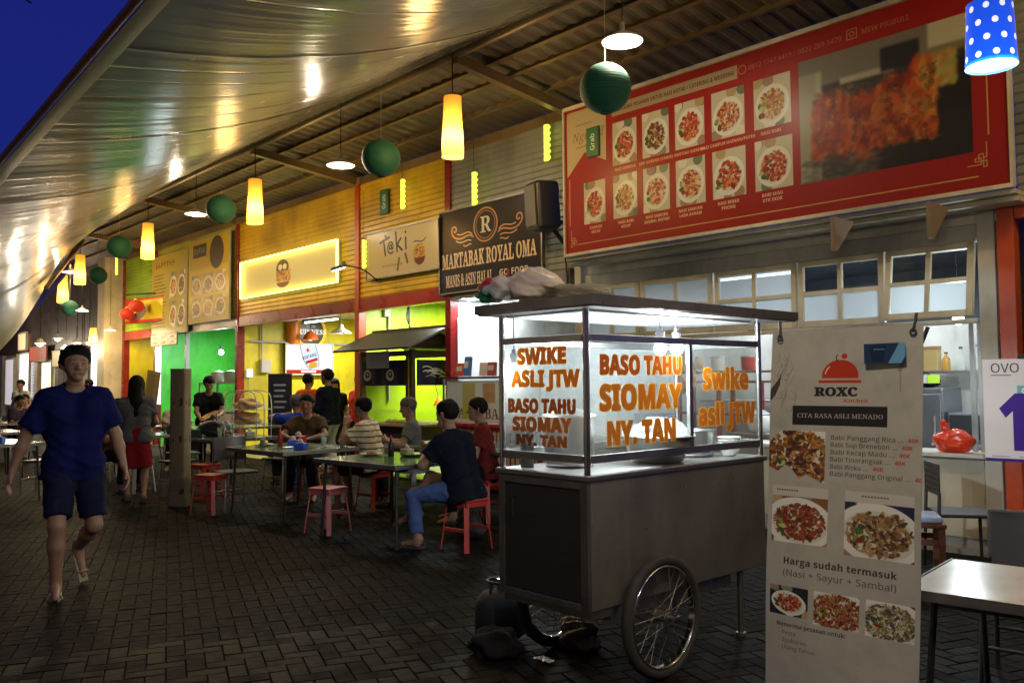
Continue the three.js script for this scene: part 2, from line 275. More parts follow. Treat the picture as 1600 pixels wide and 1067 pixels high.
// ---------- lamps and lanterns under the eave ----------
const weaveMap = tex(256, (u, v) => { const a = Math.sin((u + v) * Math.PI * 24), b = Math.sin((u - v) * Math.PI * 24), k = Math.abs(a * b); return k > 0.25 ? 1 : 0.55 + k * 0.8; }, 1);
weaveMap.repeat.set(1, 1);
const shadeTop = phys([0.92, 0.56, 0.12], { map: weaveMap, transmission: 0.45, thickness: 0, roughness: 1, emissive: rgb(0.85, 0.36, 0.02), emissiveMap: weaveMap, emissiveIntensity: 0.25 });
const shadeLow = phys([0.92, 0.56, 0.12], { map: weaveMap, transmission: 0.45, thickness: 0, roughness: 1, emissive: rgb(1, 0.6, 0.15), emissiveIntensity: 0.5 });
const bulbMat = glow([1, 0.86, 0.6], 14), bulbCool = glow([0.86, 0.95, 1], 14);
function pendantGeo() {
  const t = thing('pendant_lamp', '', 'pendant lamp');
  part('shade_top', lathe([[0.103, 0.69], [0.103, 0.60], [0.108, 0.45], [0.117, 0.30]], 32), shadeTop, t);
  part('lamp_shade', lathe([[0.117, 0.299], [0.122, 0.22], [0.126, 0.10], [0.124, 0.0]], 32), shadeLow, t);
  part('bulb', sph(0.035, 0, 0.17, 0, 1, 1.3, 1), bulbMat, t);
  part('cap', cyl(0.10, 0.10, 0.012, 0, 0.697, 0), M.woodDark, t);
  return t;
}
const pendant0 = pendantGeo();
const pendants = [[-7.5, 4.05, -6.0, 'yellow pendant lamp shade nearest to the viewer, hung from the first rafter'], [-12.42, 4.0, -6.0, 'yellow pendant lamp second along the eave, above the long light box'], [-17.02, 3.97, -6.0, 'yellow pendant lamp third along the eave, before the yellow menu boards'], [-21.35, 3.86, -6.0, 'yellow pendant lamp fourth along the eave, overlapping a white cone lamp'], [-22.9, 3.55, -6.05, 'yellow pendant lamp fifth along the eave, leftmost of the larger ones'], [-23.7, 2.58, -7.0, 'short orange pendant lamp low beside the concrete pillar']];
pendants.forEach(([x, y, z, label], i) => {
  const o = i ? dup(pendant0, label, x, y, z, i * 0.7) : pendant0; if (!i) { o.position.set(x, y, z); o.userData.label = label; } o.userData.group = 'pendant lamps along the eave';
  if (i === 5) o.scale.set(0.8, 0.62, 0.8);
  pointLamp('pendant_light', x, y + 0.20 * o.scale.y, z, rgb(1, 0.66, 0.24), i < 3 ? 6.2 : 5, 0.07);
});
{   // each hangs on its own cord, a part of its lamp
  const cords = [0.5, 0.5, 0.54, 0.62, 0.9, 2.6];
  scene.children.filter((c) => /^pendant_lamp/.test(c.name)).forEach((o, i) => part('cord', rod([0, 0.70, 0], [0, 0.70 + cords[i], 0], 0.007, 6), M.cable, o));
}
function coneLampGeo() {
  const t = thing('cone_lamp', '', 'hanging lamp');
  part('lamp_shade', lathe([[0.028, 0.10], [0.05, 0.09], [0.185, 0.018], [0.19, 0.0], [0.186, 0.0], [0.18, 0.012], [0.048, 0.08], [0.02, 0.085]], 32), std([0.8, 0.8, 0.78], 0.4), t);
  part('bulb', sph(0.05, 0, 0.022, 0, 1, 0.8, 1), bulbMat, t);
  part('diffuser', lathe([[0.06, 0.004], [0.178, 0.006], [0.178, 0.009], [0.06, 0.007], [0.06, 0.004]], 32), glow([1, 0.88, 0.66], 2.6), t);
  part('socket', cyl(0.028, 0.022, 0.08, 0, 0.14, 0), M.offwhite, t);
  return t;
}
const cone0 = coneLampGeo();
const cones = [[-5.0, 4.62, -6, 0.55, 'white cone lamp nearest to the viewer, just above a green lantern'], [-9.9, 4.42, -6, 0.7, 'white cone lamp left of the second green lantern'], [-14.7, 4.49, -6, 0.65, 'white cone lamp left of the third green lantern'], [-21.95, 4.2, -5.95, 0.7, 'white cone lamp half behind the fourth yellow pendant'], [-21.5, 3.26, -6.1, 1.6, 'white cone lamp right of the smallest green lantern'], [-23.0, 2.92, -7.2, 1.9, 'white cone lamp low left of the concrete pillar']];
cones.forEach(([x, y, z, h, label], i) => {
  const o = i ? dup(cone0, label, x, y, z, i) : cone0; if (!i) { o.position.set(x, y, z); o.userData.label = label; } o.userData.group = 'white cone lamps along the eave';
  part('cord', rod([0, 0.18, 0], [0, 0.18 + h, 0], 0.006, 6), M.cable, o);
  if (i > 3) o.scale.setScalar(0.75);
  pointLamp('cone_light', x, y + 0.0, z, warmWhite, i < 3 ? 7 : 5, 0.05);
});
{   // green paper lanterns with wire ribs
  const prof = []; for (let k = 0; k <= 66; k++) { const a = -Math.PI / 2 + 0.2 + (k / 66) * (Math.PI - 0.4); const r = 0.245 * Math.cos(a) * (k % 3 === 0 ? 1 : 0.975); prof.push([r, 0.235 * Math.sin(a)]); }
  const green = phys([0.006, 0.115, 0.078], { roughness: 0.75, transmission: 0.3, thickness: 0 });
  const l0 = thing('paper_lantern', '', 'lantern');
  part('paper_shade', lathe(prof, 40), green, l0);
  part('ring', [torus(0.05, 0.006, 0, 0.23, 0, Math.PI / 2), torus(0.05, 0.006, 0, -0.23, 0, Math.PI / 2)], M.black, l0);
  const L = [[-5.23, 4.25, -6.02, 'green paper lantern nearest to the viewer, below the big cone lamp'], [-8.97, 4.34, -6.02, 'green paper lantern second along the eave, left of the near pendant'], [-13.71, 4.43, -6.02, 'green paper lantern third along the eave, above the light box sign'], [-18.73, 4.42, -6.02, 'green paper lantern fourth along the eave, left of the third pendant'], [-20.1, 3.95, -6.02, 'green paper lantern fifth along the eave, right of the far pendants'], [-22.3, 3.38, -6.05, 'small green paper lantern leftmost along the eave']];
  L.forEach(([x, y, z, label], i) => {
    const o = i ? dup(l0, label, x, y, z, i) : l0; if (!i) { o.position.set(x, y, z); o.userData.label = label; } o.userData.group = 'green paper lanterns along the eave';
    if (i > 3) o.scale.setScalar(0.8);
    part('cord', rod([0, 0.22, 0], [0, Math.min(1.6, (5.2 - y) / o.scale.x), 0], 0.004, 5), std([0.5, 0.5, 0.42], 0.6), o);
  });
}
{   // glowing scalloped strips by the stall fronts
  const sh = new THREE.Shape(); sh.moveTo(-0.05, 0); sh.lineTo(0.012, 0);
  for (let k = 0; k < 6; k++) sh.quadraticCurveTo(0.085, (k + 0.5) * 0.08, 0.012, (k + 1) * 0.08);
  sh.lineTo(-0.05, 0.48); sh.closePath();
  const g = new THREE.ExtrudeGeometry(sh, { depth: 0.03, bevelEnabled: false });
  const strip = thing('light_strip', '', 'strip light');
  part('glowing_tube', g, glow([0.80, 0.92, 0.09], 1.25, [0.7, 0.8, 0.1]), strip);
  const L = [[-7.85, 4.40, 'glowing yellow scalloped strip beside the red menu billboard'], [-9.33, 4.05, 'glowing yellow scalloped strip above the brown signboard'], [-11.1, 4.27, 'glowing yellow scalloped strip above the noodle signboard'], [-12.22, 3.44, 'glowing yellow scalloped strip left of the noodle signboard'], [-21.9, 4.22, 'glowing yellow scalloped strip above the sign with red lanterns']];
  L.forEach(([x, y, label], i) => {
    const z = i === 4 ? -7.0 : -7.88, o = i ? dup(strip, label, x, y, z) : strip; if (!i) { o.position.set(x, y, z); o.userData.label = label; } o.userData.group = 'glowing strips on the stall fronts';
    part('hanger', rod([-0.02, 0.48, 0.015], [-0.02, Math.min(1.3, 5.0 - y), 0.015], 0.004, 5), M.cable, o);
    if (i < 4) areaLamp('strip_light', x, y + 0.24, z + 0.04, 0.06, 0.45, x, y + 0.24, z + 3, rgb(0.85, 0.95, 0.15), 3);
  });
}
{   // blue dotted lamp close to the viewer
  const t = thing('dotted_lamp', 'blue lamp shade with white dots at the upper right corner', 'pendant lamp', -1.10, 2.66, -3.45);
  const dots = canvasTex(512, 256, (c, w, h) => { c.fillStyle = '#0a52d8'; c.fillRect(0, 0, w, h); c.fillStyle = '#ffffff'; for (let r = 0; r < 4; r++) for (let k = 0; k < 9; k++) { c.beginPath(); c.ellipse((k + (r % 2 ? 0.5 : 0)) * w / 9 + 14, 32 + r * 64, 11, 13, 0, 0, 7); c.fill(); } });
  dots.wrapS = THREE.RepeatWrapping;
  part('lamp_shade', [cyl(0.088, 0.078, 0.24, 0, 0.12, 0, 0, 0, 0, 40, true)], phys([1, 1, 1], { map: dots, transmission: 0.4, thickness: 0, roughness: 1, emissive: rgb(0.55, 0.55, 0.55), emissiveMap: dots, emissiveIntensity: 1.3, side: THREE.DoubleSide }), t);
  part('diffuser', cyl(0.082, 0.082, 0.006, 0, 0.012, 0, 0, 0, 0, 32), glow([1, 0.96, 0.88], 4), t);
  part('cap', cyl(0.079, 0.03, 0.02, 0, 0.25, 0), M.offwhite, t);
  part('cord', rod([0, 0.26, 0], [0, 1.5, 0], 0.006, 6), M.cable, t);
  pointLamp('dotted_light', -1.10, 2.63, -3.45, rgb(1, 0.93, 0.8), 0.8, 0.06);
}
{   // floodlight on an arm
  const t = thing('floodlight', 'small white floodlight on a thin arm over the yellow stall', 'floodlight', -11.35, 3.25, -6.85);
  part('housing', [rbox(0.22, 0.05, 0.16, 0.012, 0, 0.03, 0, 0.25, 0.5, 0.1), box(0.03, 0.08, 0.05, 0.05, 0.08, -0.05)], std([0.2, 0.2, 0.2], 0.4, 0.6), t);
  part('lamp_panel', rbox(0.18, 0.012, 0.12, 0.004, 0, -0.003, 0.004, 0.25, 0.5, 0.1), glow([0.85, 0.93, 1], 9), t);
  part('arm', tube([[0.06, 0.06, -0.06], [-0.2, 0.06, -0.55], [-0.62, -0.03, -1.1]], 0.012, 16, 6), M.iron, t);
  const s = new THREE.SpotLight(rgb(0.85, 0.93, 1), 4, 0, 1.0, 0.6, 2); s.name = 'flood_light'; s.position.set(-11.35, 3.22, -6.84); s.target.position.set(-11.2, 0, -5.6); s.castShadow = true; s.shadow.radius = 3; scene.add(s, s.target);
}
// ---------- tubes and bulbs inside the stalls ----------
const tubeMat = glow([0.86, 0.95, 1], 5);
function tubeLamp(label, x, y, z, len, along, k, color = cool, pitch = 0) {
  const t = thing('tube_lamp', label, 'fluorescent tube', x, y, z, along === 'z' ? Math.PI / 2 : 0, 'white tube lamps in the stalls'); t.rotation.z = pitch;
  part('glowing_tube', cyl(0.017, 0.017, len, 0, 0, 0, 0, 0, Math.PI / 2, 12), tubeMat, t);
  part('fixture', rbox(len + 0.06, 0.025, 0.045, 0.005, 0, 0.034, 0), M.offwhite, t);
  const dx = along === 'x';
  areaLamp('tube_light', x, y - 0.022, z, dx ? len : 0.05, dx ? 0.05 : len, x + 0.0001, y - 3, z, color, k);
}
tubeLamp('white tube lamp under the brown signboard, the nearer one', -9.7, 2.76, -8.3, 0.95, 'x', 260);
tubeLamp('white tube lamp behind the nearer one beside a red post', -9.9, 2.73, -8.75, 1.0, 'x', 260);
tubeLamp('white tube lamp hidden in the lime stall ceiling', -11.3, 2.93, -9.2, 1.2, 'x', 1150, rgb(0.95, 1, 0.85));
tubeLamp('white tube lamp along the beam of the yellow stall', -14.4, 2.70, -8.3, 1.2, 'x', 330, rgb(1, 0.97, 0.85));
tubeLamp('white tube lamp at the back of the yellow stall', -15.3, 2.93, -10.2, 1.2, 'x', 1000, rgb(1, 0.95, 0.8));
tubeLamp('white tube lamp in the bright green stall', -19.4, 2.93, -9.4, 1.2, 'x', 700);
tubeLamp('white tube lamp over the kitchen of the window shop', -4.6, 2.9, -9.3, 1.2, 'x', 300);
tubeLamp('second white tube lamp over the kitchen shelves', -6.2, 2.9, -10.2, 1.2, 'x', 260);
tubeLamp('white tube lamp in the far lantern stall', -23.2, 2.93, -9.2, 1.0, 'x', 150, rgb(1, 0.9, 0.7));
function bareBulb(label, x, y, z, cd, mat = bulbCool, color = cool, cord = 0.5, r = 0.032) {
  const t = thing('light_bulb', label, 'light bulb', x, y, z);
  part('bulb', sph(r, 0, 0, 0, 1, 1.15, 1, 20, 14), mat, t);
  part('socket', [cyl(r * 0.62, r * 0.8, 0.05, 0, r + 0.035, 0), cyl(r * 0.5, r * 0.4, 0.03, 0, r + 0.07, 0)], M.black, t);
  part('cord', rod([0, r + 0.08, 0], [0, r + 0.08 + cord, 0], 0.004, 5), M.cable, t);
  pointLamp('bulb_light', x, y, z, color, cd, r); return t;
}
bareBulb('bright white bulb behind the rightmost sash window', -3.09, 2.06, -8.55, 3, bulbCool, cool, 0.8, 0.05);
bareBulb('bright white bulb in front of the bright green wall', -20.2, 2.30, -8.9, 3, bulbCool, cool, 0.5, 0.06);
{   // lamps of the yellow stall
  const t = thing('dome_lamp', 'orange brown dome lamp hanging before the round bar sign', 'hanging lamp', -16.75, 2.47, -9.4);
  part('lamp_shade', lathe([[0.02, 0.2], [0.06, 0.18], [0.15, 0.09], [0.17, 0.0], [0.167, 0.0], [0.145, 0.09], [0.055, 0.172], [0.02, 0.19]], 28), std([0.5, 0.10, 0.015], 0.3), t);
  part('bulb', sph(0.05, 0, 0.03, 0), glow([1, 0.45, 0.12], 2), t); part('cord', rod([0, 0.2, 0], [0, 0.5, 0], 0.008, 6), M.cable, t);
  pointLamp('dome_light', -16.75, 2.49, -9.4, rgb(1, 0.5, 0.2), 1, 0.05);
  const c = thing('dome_lamp', 'steel cone lamp hanging in the right of the yellow stall', 'hanging lamp', -15.5, 2.55, -9.4);
  part('lamp_shade', lathe([[0.025, 0.19], [0.05, 0.17], [0.06, 0.12], [0.21, 0.02], [0.215, 0.0], [0.21, 0.0], [0.055, 0.11], [0.02, 0.17]], 28), std([0.55, 0.52, 0.45], 0.3, 0.8), c);
  part('bulb', sph(0.04, 0, 0.04, 0), bulbMat, c); part('cord', rod([0, 0.19, 0], [0, 0.44, 0], 0.008, 6), M.cable, c);
  pointLamp('dome_light', -15.5, 2.58, -9.4, warmWhite, 2, 0.04);
}

// ---------- lamps of the same row and of the tarpaulin edge, past the picture's frame ----------
[[-0.9, 4.45, -6], [2.5, 4.05, -6]].forEach(([x, y, z], i) => { const o = dup(pendant0, i ? 'yellow pendant lamp under the eave far right of the view' : 'yellow pendant lamp under the eave just right of the view', x, y, z, 1, 'pendant lamps along the eave'); pointLamp('pendant_light', x, y + 0.2, z, rgb(1, 0.66, 0.24), 5.5, 0.07); });
[[0.1, 4.6, -6], [5.0, 4.6, -6]].forEach(([x, y, z], i) => { dup(cone0, i ? 'white cone lamp under the eave far right of the view' : 'white cone lamp under the eave right of the view', x, y, z, 1, 'white cone lamps along the eave'); pointLamp('cone_light', x, y, z, warmWhite, 6, 0.05); });
[[-0.85, 3.2, -1.15, 12, 'white cone lamp under the tarpaulin right above the viewer'], [2.2, 3.3, -2.4, 11, 'white cone lamp under the tarpaulin right of the viewer']].forEach(([x, y, z, cd, l]) => { dup(cone0, l, x, y, z, 1, 'white cone lamps behind the viewer'); pointLamp('cone_light', x, y, z, rgb(1, 0.86, 0.64), cd, 0.06); });
// ---------- printed signs ----------
function foodPhoto(c, x, y, w, h, s, tone, bg = '#cfc6a8', zoom = 1) {   // a printed picture of a dish
  const R = (k) => hash2(k, s * 131 + 7, 5);
  c.save(); c.beginPath(); c.rect(x, y, w, h); c.clip();
  c.fillStyle = bg; c.fillRect(x, y, w, h);
  for (let i = 0; i < 5; i++) { c.fillStyle = ['#8a8f76', '#b7a06c', '#6b7c66', '#a3836a', '#e4dcc4'][i]; c.beginPath(); c.ellipse(x + R(i) * w, y + (R(i + 9) < 0.5 ? 0.06 : 0.92) * h, w * 0.16, h * 0.12, R(i + 3) * 3, 0, 7); c.fill(); }
  c.fillStyle = '#e9e6d6'; c.beginPath(); c.ellipse(x + w * 0.5, y + h * 0.56, w * 0.46 * zoom, h * 0.40 * zoom, 0.2, 0, 7); c.fill();
  c.fillStyle = '#d6d2bd'; c.beginPath(); c.ellipse(x + w * 0.5, y + h * 0.57, w * 0.37 * zoom, h * 0.31 * zoom, 0.2, 0, 7); c.fill();
  for (let i = 0; i < 170 * zoom * zoom; i++) {
    const a = R(i + 20) * 6.283, d = Math.sqrt(R(i + 400)) * 0.33 * zoom, k = tone[Math.floor(R(i + 800) * tone.length)];
    c.fillStyle = k; c.globalAlpha = 0.85; c.beginPath(); c.ellipse(x + w * (0.5 + d * Math.cos(a)), y + h * (0.55 + d * 0.88 * Math.sin(a)), w * (0.02 + 0.05 * R(i + 1200)), h * (0.012 + 0.03 * R(i + 1600)), R(i + 2000) * 3, 0, 7); c.fill();
  }
  c.globalAlpha = 1;
  for (let i = 0; i < 5; i++) { c.fillStyle = ['#48702a', '#7d9a3a', '#b9c47a', '#345c22', '#8c2a16'][i]; c.beginPath(); c.ellipse(x + w * (0.15 + 0.12 * R(i + 50)), y + h * (0.5 + 0.3 * R(i + 60)), w * 0.07, h * 0.045, R(i + 70) * 3, 0, 7); c.fill(); }
  c.restore();
}
const red1 = ['#b3321a', '#d05a2c', '#8c2412', '#e08850', '#a84a20', '#6e1c10'], brown1 = ['#6b4320', '#8c5a2a', '#4a2c14', '#b08040', '#7a3a1c'], mix1 = ['#b65a2c', '#e0b080', '#8c2f18', '#d8a060', '#a8402a'], tan1 = ['#c48a3a', '#e0b060', '#a86a24', '#8c4a18'];
function knot(c, x, y, s, fx, fy) {   // interlaced corner ornament
  c.save(); c.translate(x, y); c.scale(fx, fy); c.lineWidth = s * 0.13; c.lineJoin = 'miter'; c.beginPath();
  c.moveTo(s * 2.2, 0); c.lineTo(s * 0.5, 0); c.lineTo(s * 0.5, -s * 0.9); c.lineTo(s * 1.2, -s * 0.9); c.lineTo(s * 1.2, -s * 0.45); c.lineTo(-s * 0.2, -s * 0.45); c.lineTo(-s * 0.2, s * 0.35); c.lineTo(s * 0.2, s * 0.35); c.lineTo(s * 0.2, -s * 1.4); c.lineTo(s * 0.75, -s * 1.4); c.lineTo(s * 0.75, -s * 0.65);
  c.moveTo(-s * 0.2, -s * 0.9); c.lineTo(-s * 0.2, -s * 3); c.moveTo(-s * 0.2, -s * 0.9); c.lineTo(s * 0.2, -s * 0.9); c.stroke(); c.restore();
}
const sans = (px, b = 1) => `${b ? 'bold ' : ''}${px}px sans-serif`, serif = (px, b = 1) => `${b ? 'bold ' : ''}${px}px serif`;
function fit(c, s, x, y, w, stroke) {   // text squeezed to a width
  const k = w / c.measureText(s).width; c.save(); c.translate(x, y); c.scale(k, 1); if (stroke) c.strokeText(s, 0, 0); c.fillText(s, 0, 0); c.restore();
}
const billTex = canvasTex(2048, 740, (c, w, h) => {
  c.fillStyle = '#a01509'; c.fillRect(0, 0, w, h);
  c.fillStyle = '#c3b48c'; c.fillRect(14, 12, 262, 330); c.fillStyle = '#a01509'; c.beginPath(); c.moveTo(14, 350); c.lineTo(134, 236); c.lineTo(276, 304); c.lineTo(276, 350); c.closePath(); c.fill();
  c.fillStyle = '#8d7c50'; c.font = 'italic 62px serif'; c.fillText('Ngebul', 48, 172); c.strokeStyle = '#8d7c50'; c.lineWidth = 4; for (const [y, n] of [[92, 9], [208, 12]]) { c.beginPath(); for (let k = 0; k < n; k++) c.quadraticCurveTo(76 + k * 13, y - (k % 2 ? 16 : 2), 84 + k * 13, y); c.stroke(); }
  c.fillStyle = '#b59f7c'; c.fillRect(316, 38, 700, 60); c.fillStyle = '#5a3320'; c.font = sans(26); fit(c, 'MENERIMA PESANAN UNTUK NASI KOTAK / CATERING & WEDDING', 330, 78, 670);
  c.fillStyle = '#b9886a'; c.font = sans(28, 0); c.fillText('0812 1747 4419 / 0822 269 1479', 1070, 76); c.lineWidth = 4; c.strokeStyle = '#b9886a'; c.beginPath(); c.arc(1040, 66, 18, 0, 7); c.stroke();
  c.strokeRect(1500, 42, 38, 38); c.beginPath(); c.arc(1519, 61, 9, 0, 7); c.stroke(); c.fillText('MEW PIGBULL', 1556, 74);
  const tones = [red1, brown1, red1, mix1, tan1, red1, tan1, mix1, mix1, red1, red1], names = ['NASI GORENG', 'MIE GORENG (YAMIE)', 'KWETIAU GORENG', 'NASI CAMPUR HAINAN/PUTIH', 'NASI BABI'], low = ['CHARSIU KECAP', 'NASI BABI KECAP', 'NASI SAMCAN SAMBAL MATAH', 'NASI SAMCAN LADA GARAM', 'NASI BEBEK PEKING', 'BABI SUSU UTK EKOR'];
  c.textAlign = 'center'; c.font = sans(19);
  const X = [128, 318, 500, 688, 884, 1092];
  for (let i = 0; i < 5; i++) { foodPhoto(c, X[i + 1], 132, 148 + i * 5, 212, i + 1, tones[i]); c.fillStyle = '#e3bd8c'; c.fillText(names[i], X[i + 1] + 76, 372); }
  for (let i = 0; i < 6; i++) { foodPhoto(c, X[i], 394, 140 + i * 6, 212, i + 21, tones[i + 5]); c.fillStyle = '#e9cfa4'; const p = low[i].split(' '), k = Math.ceil(p.length / 2); c.fillText(p.slice(0, k).join(' '), X[i] + 76, 634); c.fillText(p.slice(k).join(' '), X[i] + 76, 656); }
  // large picture: roast meat hanging in a kitchen
  const x0 = 1296, y0 = 112, pw = 640, ph = 500, R = (k) => hash2(k, 99, 3);
  c.save(); c.beginPath(); c.rect(x0, y0, pw, ph); c.clip(); c.fillStyle = '#3a3430'; c.fillRect(x0, y0, pw, ph);
  c.fillStyle = '#7b7668'; c.fillRect(x0, y0, pw, 120); c.fillStyle = '#9c9880'; c.fillRect(x0, y0 + 60, 90, 440); c.fillStyle = '#b0ab92'; c.fillRect(x0 + 70, y0 + 60, 26, 190); c.fillStyle = '#b5b09a'; c.fillRect(x0 + 170, y0 + 110, 210, 26);
  c.fillStyle = '#4a4440'; c.fillRect(x0 + 120, y0 + 150, 260, 150); c.fillStyle = '#1d1b1c'; c.fillRect(x0 + 440, y0 + 150, 200, 350); c.fillStyle = '#232024'; c.fillRect(x0 + 300, y0 + 330, 340, 180);
  c.fillStyle = '#c4bda0'; c.fillRect(x0 + 500, y0, 140, 90); c.fillStyle = '#26242a'; c.fillRect(x0 + 330, y0 + 40, 140, 90);
  for (let i = 0; i < 620; i++) { const u = R(i), v = R(i + 700), bx = x0 + 60 + u * 370, by = y0 + 190 + v * 220 - Math.sin(u * 9) * 20; c.fillStyle = ['#a83212', '#c4501c', '#8a2410', '#d87a2c', '#70200e', '#b0682c'][i % 6]; c.globalAlpha = 0.55; c.beginPath(); c.ellipse(bx, by, 9 + 12 * R(i + 50), 18 + 26 * R(i + 90), 0.2, 0, 7); c.fill(); }
  for (let i = 0; i < 300; i++) { const u = R(i + 31), v = R(i + 733); c.fillStyle = ['#c4421a', '#e07a24', '#a02c10', '#d8a050', '#8c8a40'][i % 5]; c.globalAlpha = 0.5; c.beginPath(); c.ellipse(x0 + 440 + u * 80, y0 + 130 + v * 260, 12, 26 + 14 * R(i), 0.1, 0, 7); c.fill(); }
  for (let i = 0; i < 160; i++) { c.fillStyle = ['#b8c070', '#98a850', '#c8642c'][i % 3]; c.globalAlpha = 0.5; c.beginPath(); c.ellipse(x0 + 530 + R(i + 7) * 60, y0 + 120 + R(i + 8) * 110, 8, 18, 0.4, 0, 7); c.fill(); }
  for (let i = 0; i < 200; i++) { c.fillStyle = ['#55504a', '#2a2828', '#7b766c'][i % 3]; c.globalAlpha = 0.35; c.fillRect(x0 + R(i + 5) * 300, y0 + 410 + R(i + 6) * 90, 30, 10); }
  c.globalAlpha = 1; c.filter = 'blur(5px)'; c.drawImage(c.canvas, x0, y0, pw, ph, x0, y0, pw, ph); c.filter = 'none'; for (let i = 0; i < 240; i++) { c.globalAlpha = 0.22; c.fillStyle = ['#2a120a', '#e8a060', '#1a1412', '#5a2010'][i % 4]; c.beginPath(); c.ellipse(x0 + 60 + R(i + 3) * 470, y0 + 150 + R(i + 4) * 270, 5 + 10 * R(i + 9), 4 + 14 * R(i + 2), R(i) * 3, 0, 7); c.fill(); } c.globalAlpha = 1; c.restore();
  c.strokeStyle = '#cfae62'; c.lineWidth = 5; c.beginPath(); c.moveTo(92, 700); c.lineTo(1950, 700); c.stroke(); c.beginPath(); c.moveTo(1985, 100); c.lineTo(1985, 560); c.stroke(); c.beginPath(); c.moveTo(30, 360); c.lineTo(30, 600); c.stroke();
  knot(c, 42, 700, 26, 1, 1); knot(c, 1972, 660, 26, -1, 1);
});
const gloss = (t, r = 0.28, k = 0.85) => new THREE.MeshPhysicalMaterial({ map: t, color: rgb(k, k, k), roughness: 0.6, specularIntensity: 0.4, clearcoat: 0.22, clearcoatRoughness: r });
{
  const t = thing('menu_billboard', 'wide red billboard with food pictures on brackets above the window shop', 'billboard', -4.78, 3.05, -7.58);
  part('panel', rbox(4.99, 1.80, 0.07, 0.008, 0, 0.90, -0.04), M.offwhite, t);
  part('printed_face', surf(24, 8, (u, v) => [lerp(-2.475, 2.475, u), lerp(0.02, 1.78, v), 0.0005 + 0.004 * Math.sin(u * 17) * Math.sin(v * 4), u, v]), gloss(billTex, 0.33, 0.62), t);
  part('frame', [span(-2.5, -0.02, -0.03, 2.5, 0.018, 0.022, 0.004), span(-2.5, 1.782, -0.03, 2.5, 1.83, 0.022, 0.004), span(-2.5, 0.02, -0.03, -2.477, 1.78, 0.022), span(2.477, 0.02, -0.03, 2.5, 1.78, 0.022)], M.cream, t);
  part('rail', [span(-2.5, -0.062, -0.32, 2.5, -0.024, -0.02, 0.004), span(-2.5, -0.11, -0.36, 2.5, -0.066, -0.10, 0.004)], M.cream, t);
  for (const x of [1.12, 1.95]) part('bracket', xf(new THREE.ExtrudeGeometry(new THREE.Shape([new THREE.Vector2(0, 0), new THREE.Vector2(-0.40, 0), new THREE.Vector2(-0.40, -0.30), new THREE.Vector2(-0.34, -0.30)]), { depth: 0.035, bevelEnabled: false }), x, -0.1, -0.04, 0, Math.PI / 2, 0), std([0.20, 0.15, 0.11], 0.7), t);
  const f = part('backing_wall', span(-2.5, -0.20, -0.45, 2.5, -0.05, -0.385, 0.004), painted([0.82, 0.76, 0.58]), windowShop); f.position.set(0.22, 3.05, 0.38);
}
const martTex = canvasTex(1024, 600, (c, w, h) => {
  c.fillStyle = '#1c120e'; c.fillRect(0, 0, w, h); c.fillStyle = '#120f22'; c.fillRect(0, 440, w, 160);
  c.strokeStyle = '#c08a58'; c.lineWidth = 13; c.beginPath(); c.ellipse(490, 150, 118, 118, 0, 0, 7); c.stroke(); c.lineWidth = 5; c.beginPath(); c.ellipse(490, 150, 97, 97, 0, 0, 7); c.stroke();
  c.fillStyle = '#dcd2b0'; c.font = serif(160); c.textAlign = 'center'; c.fillText('R', 490, 205); c.textAlign = 'left';
  for (const f of [-1, 1]) { c.save(); c.translate(490, 200); c.scale(f, 1); c.strokeStyle = '#c88a54'; c.lineWidth = 13; c.lineCap = 'round'; c.beginPath(); c.moveTo(130, 20); c.bezierCurveTo(190, -30, 240, 50, 330, 0); c.bezierCurveTo(390, -40, 350, -100, 315, -70); c.bezierCurveTo(295, -40, 330, -30, 335, -45); c.stroke(); c.lineWidth = 8; c.strokeStyle = '#e0b080'; c.beginPath(); c.moveTo(150, 45); c.bezierCurveTo(200, 20, 240, 70, 310, 30); c.moveTo(140, 0); c.bezierCurveTo(190, -50, 240, 10, 300, -20); c.moveTo(150, 70); c.bezierCurveTo(180, 60, 200, 95, 230, 70); c.stroke(); c.restore(); }
  c.fillStyle = '#e8c9a2'; c.strokeStyle = '#e8c9a2'; c.lineWidth = 5; c.font = serif(150); fit(c, 'MARTABAK ROYAL OMA', 18, 425, 960, 1);
  c.font = serif(118); c.lineWidth = 3; fit(c, 'MANIS & ASIN HALAL', 60, 562, 500, 1); c.font = sans(60); c.fillStyle = '#ded6c0'; c.fillText('GO', 625, 530); c.fillText('FOOD', 740, 530); c.fillStyle = '#a01c24'; c.fillRect(700, 490, 22, 44);
});
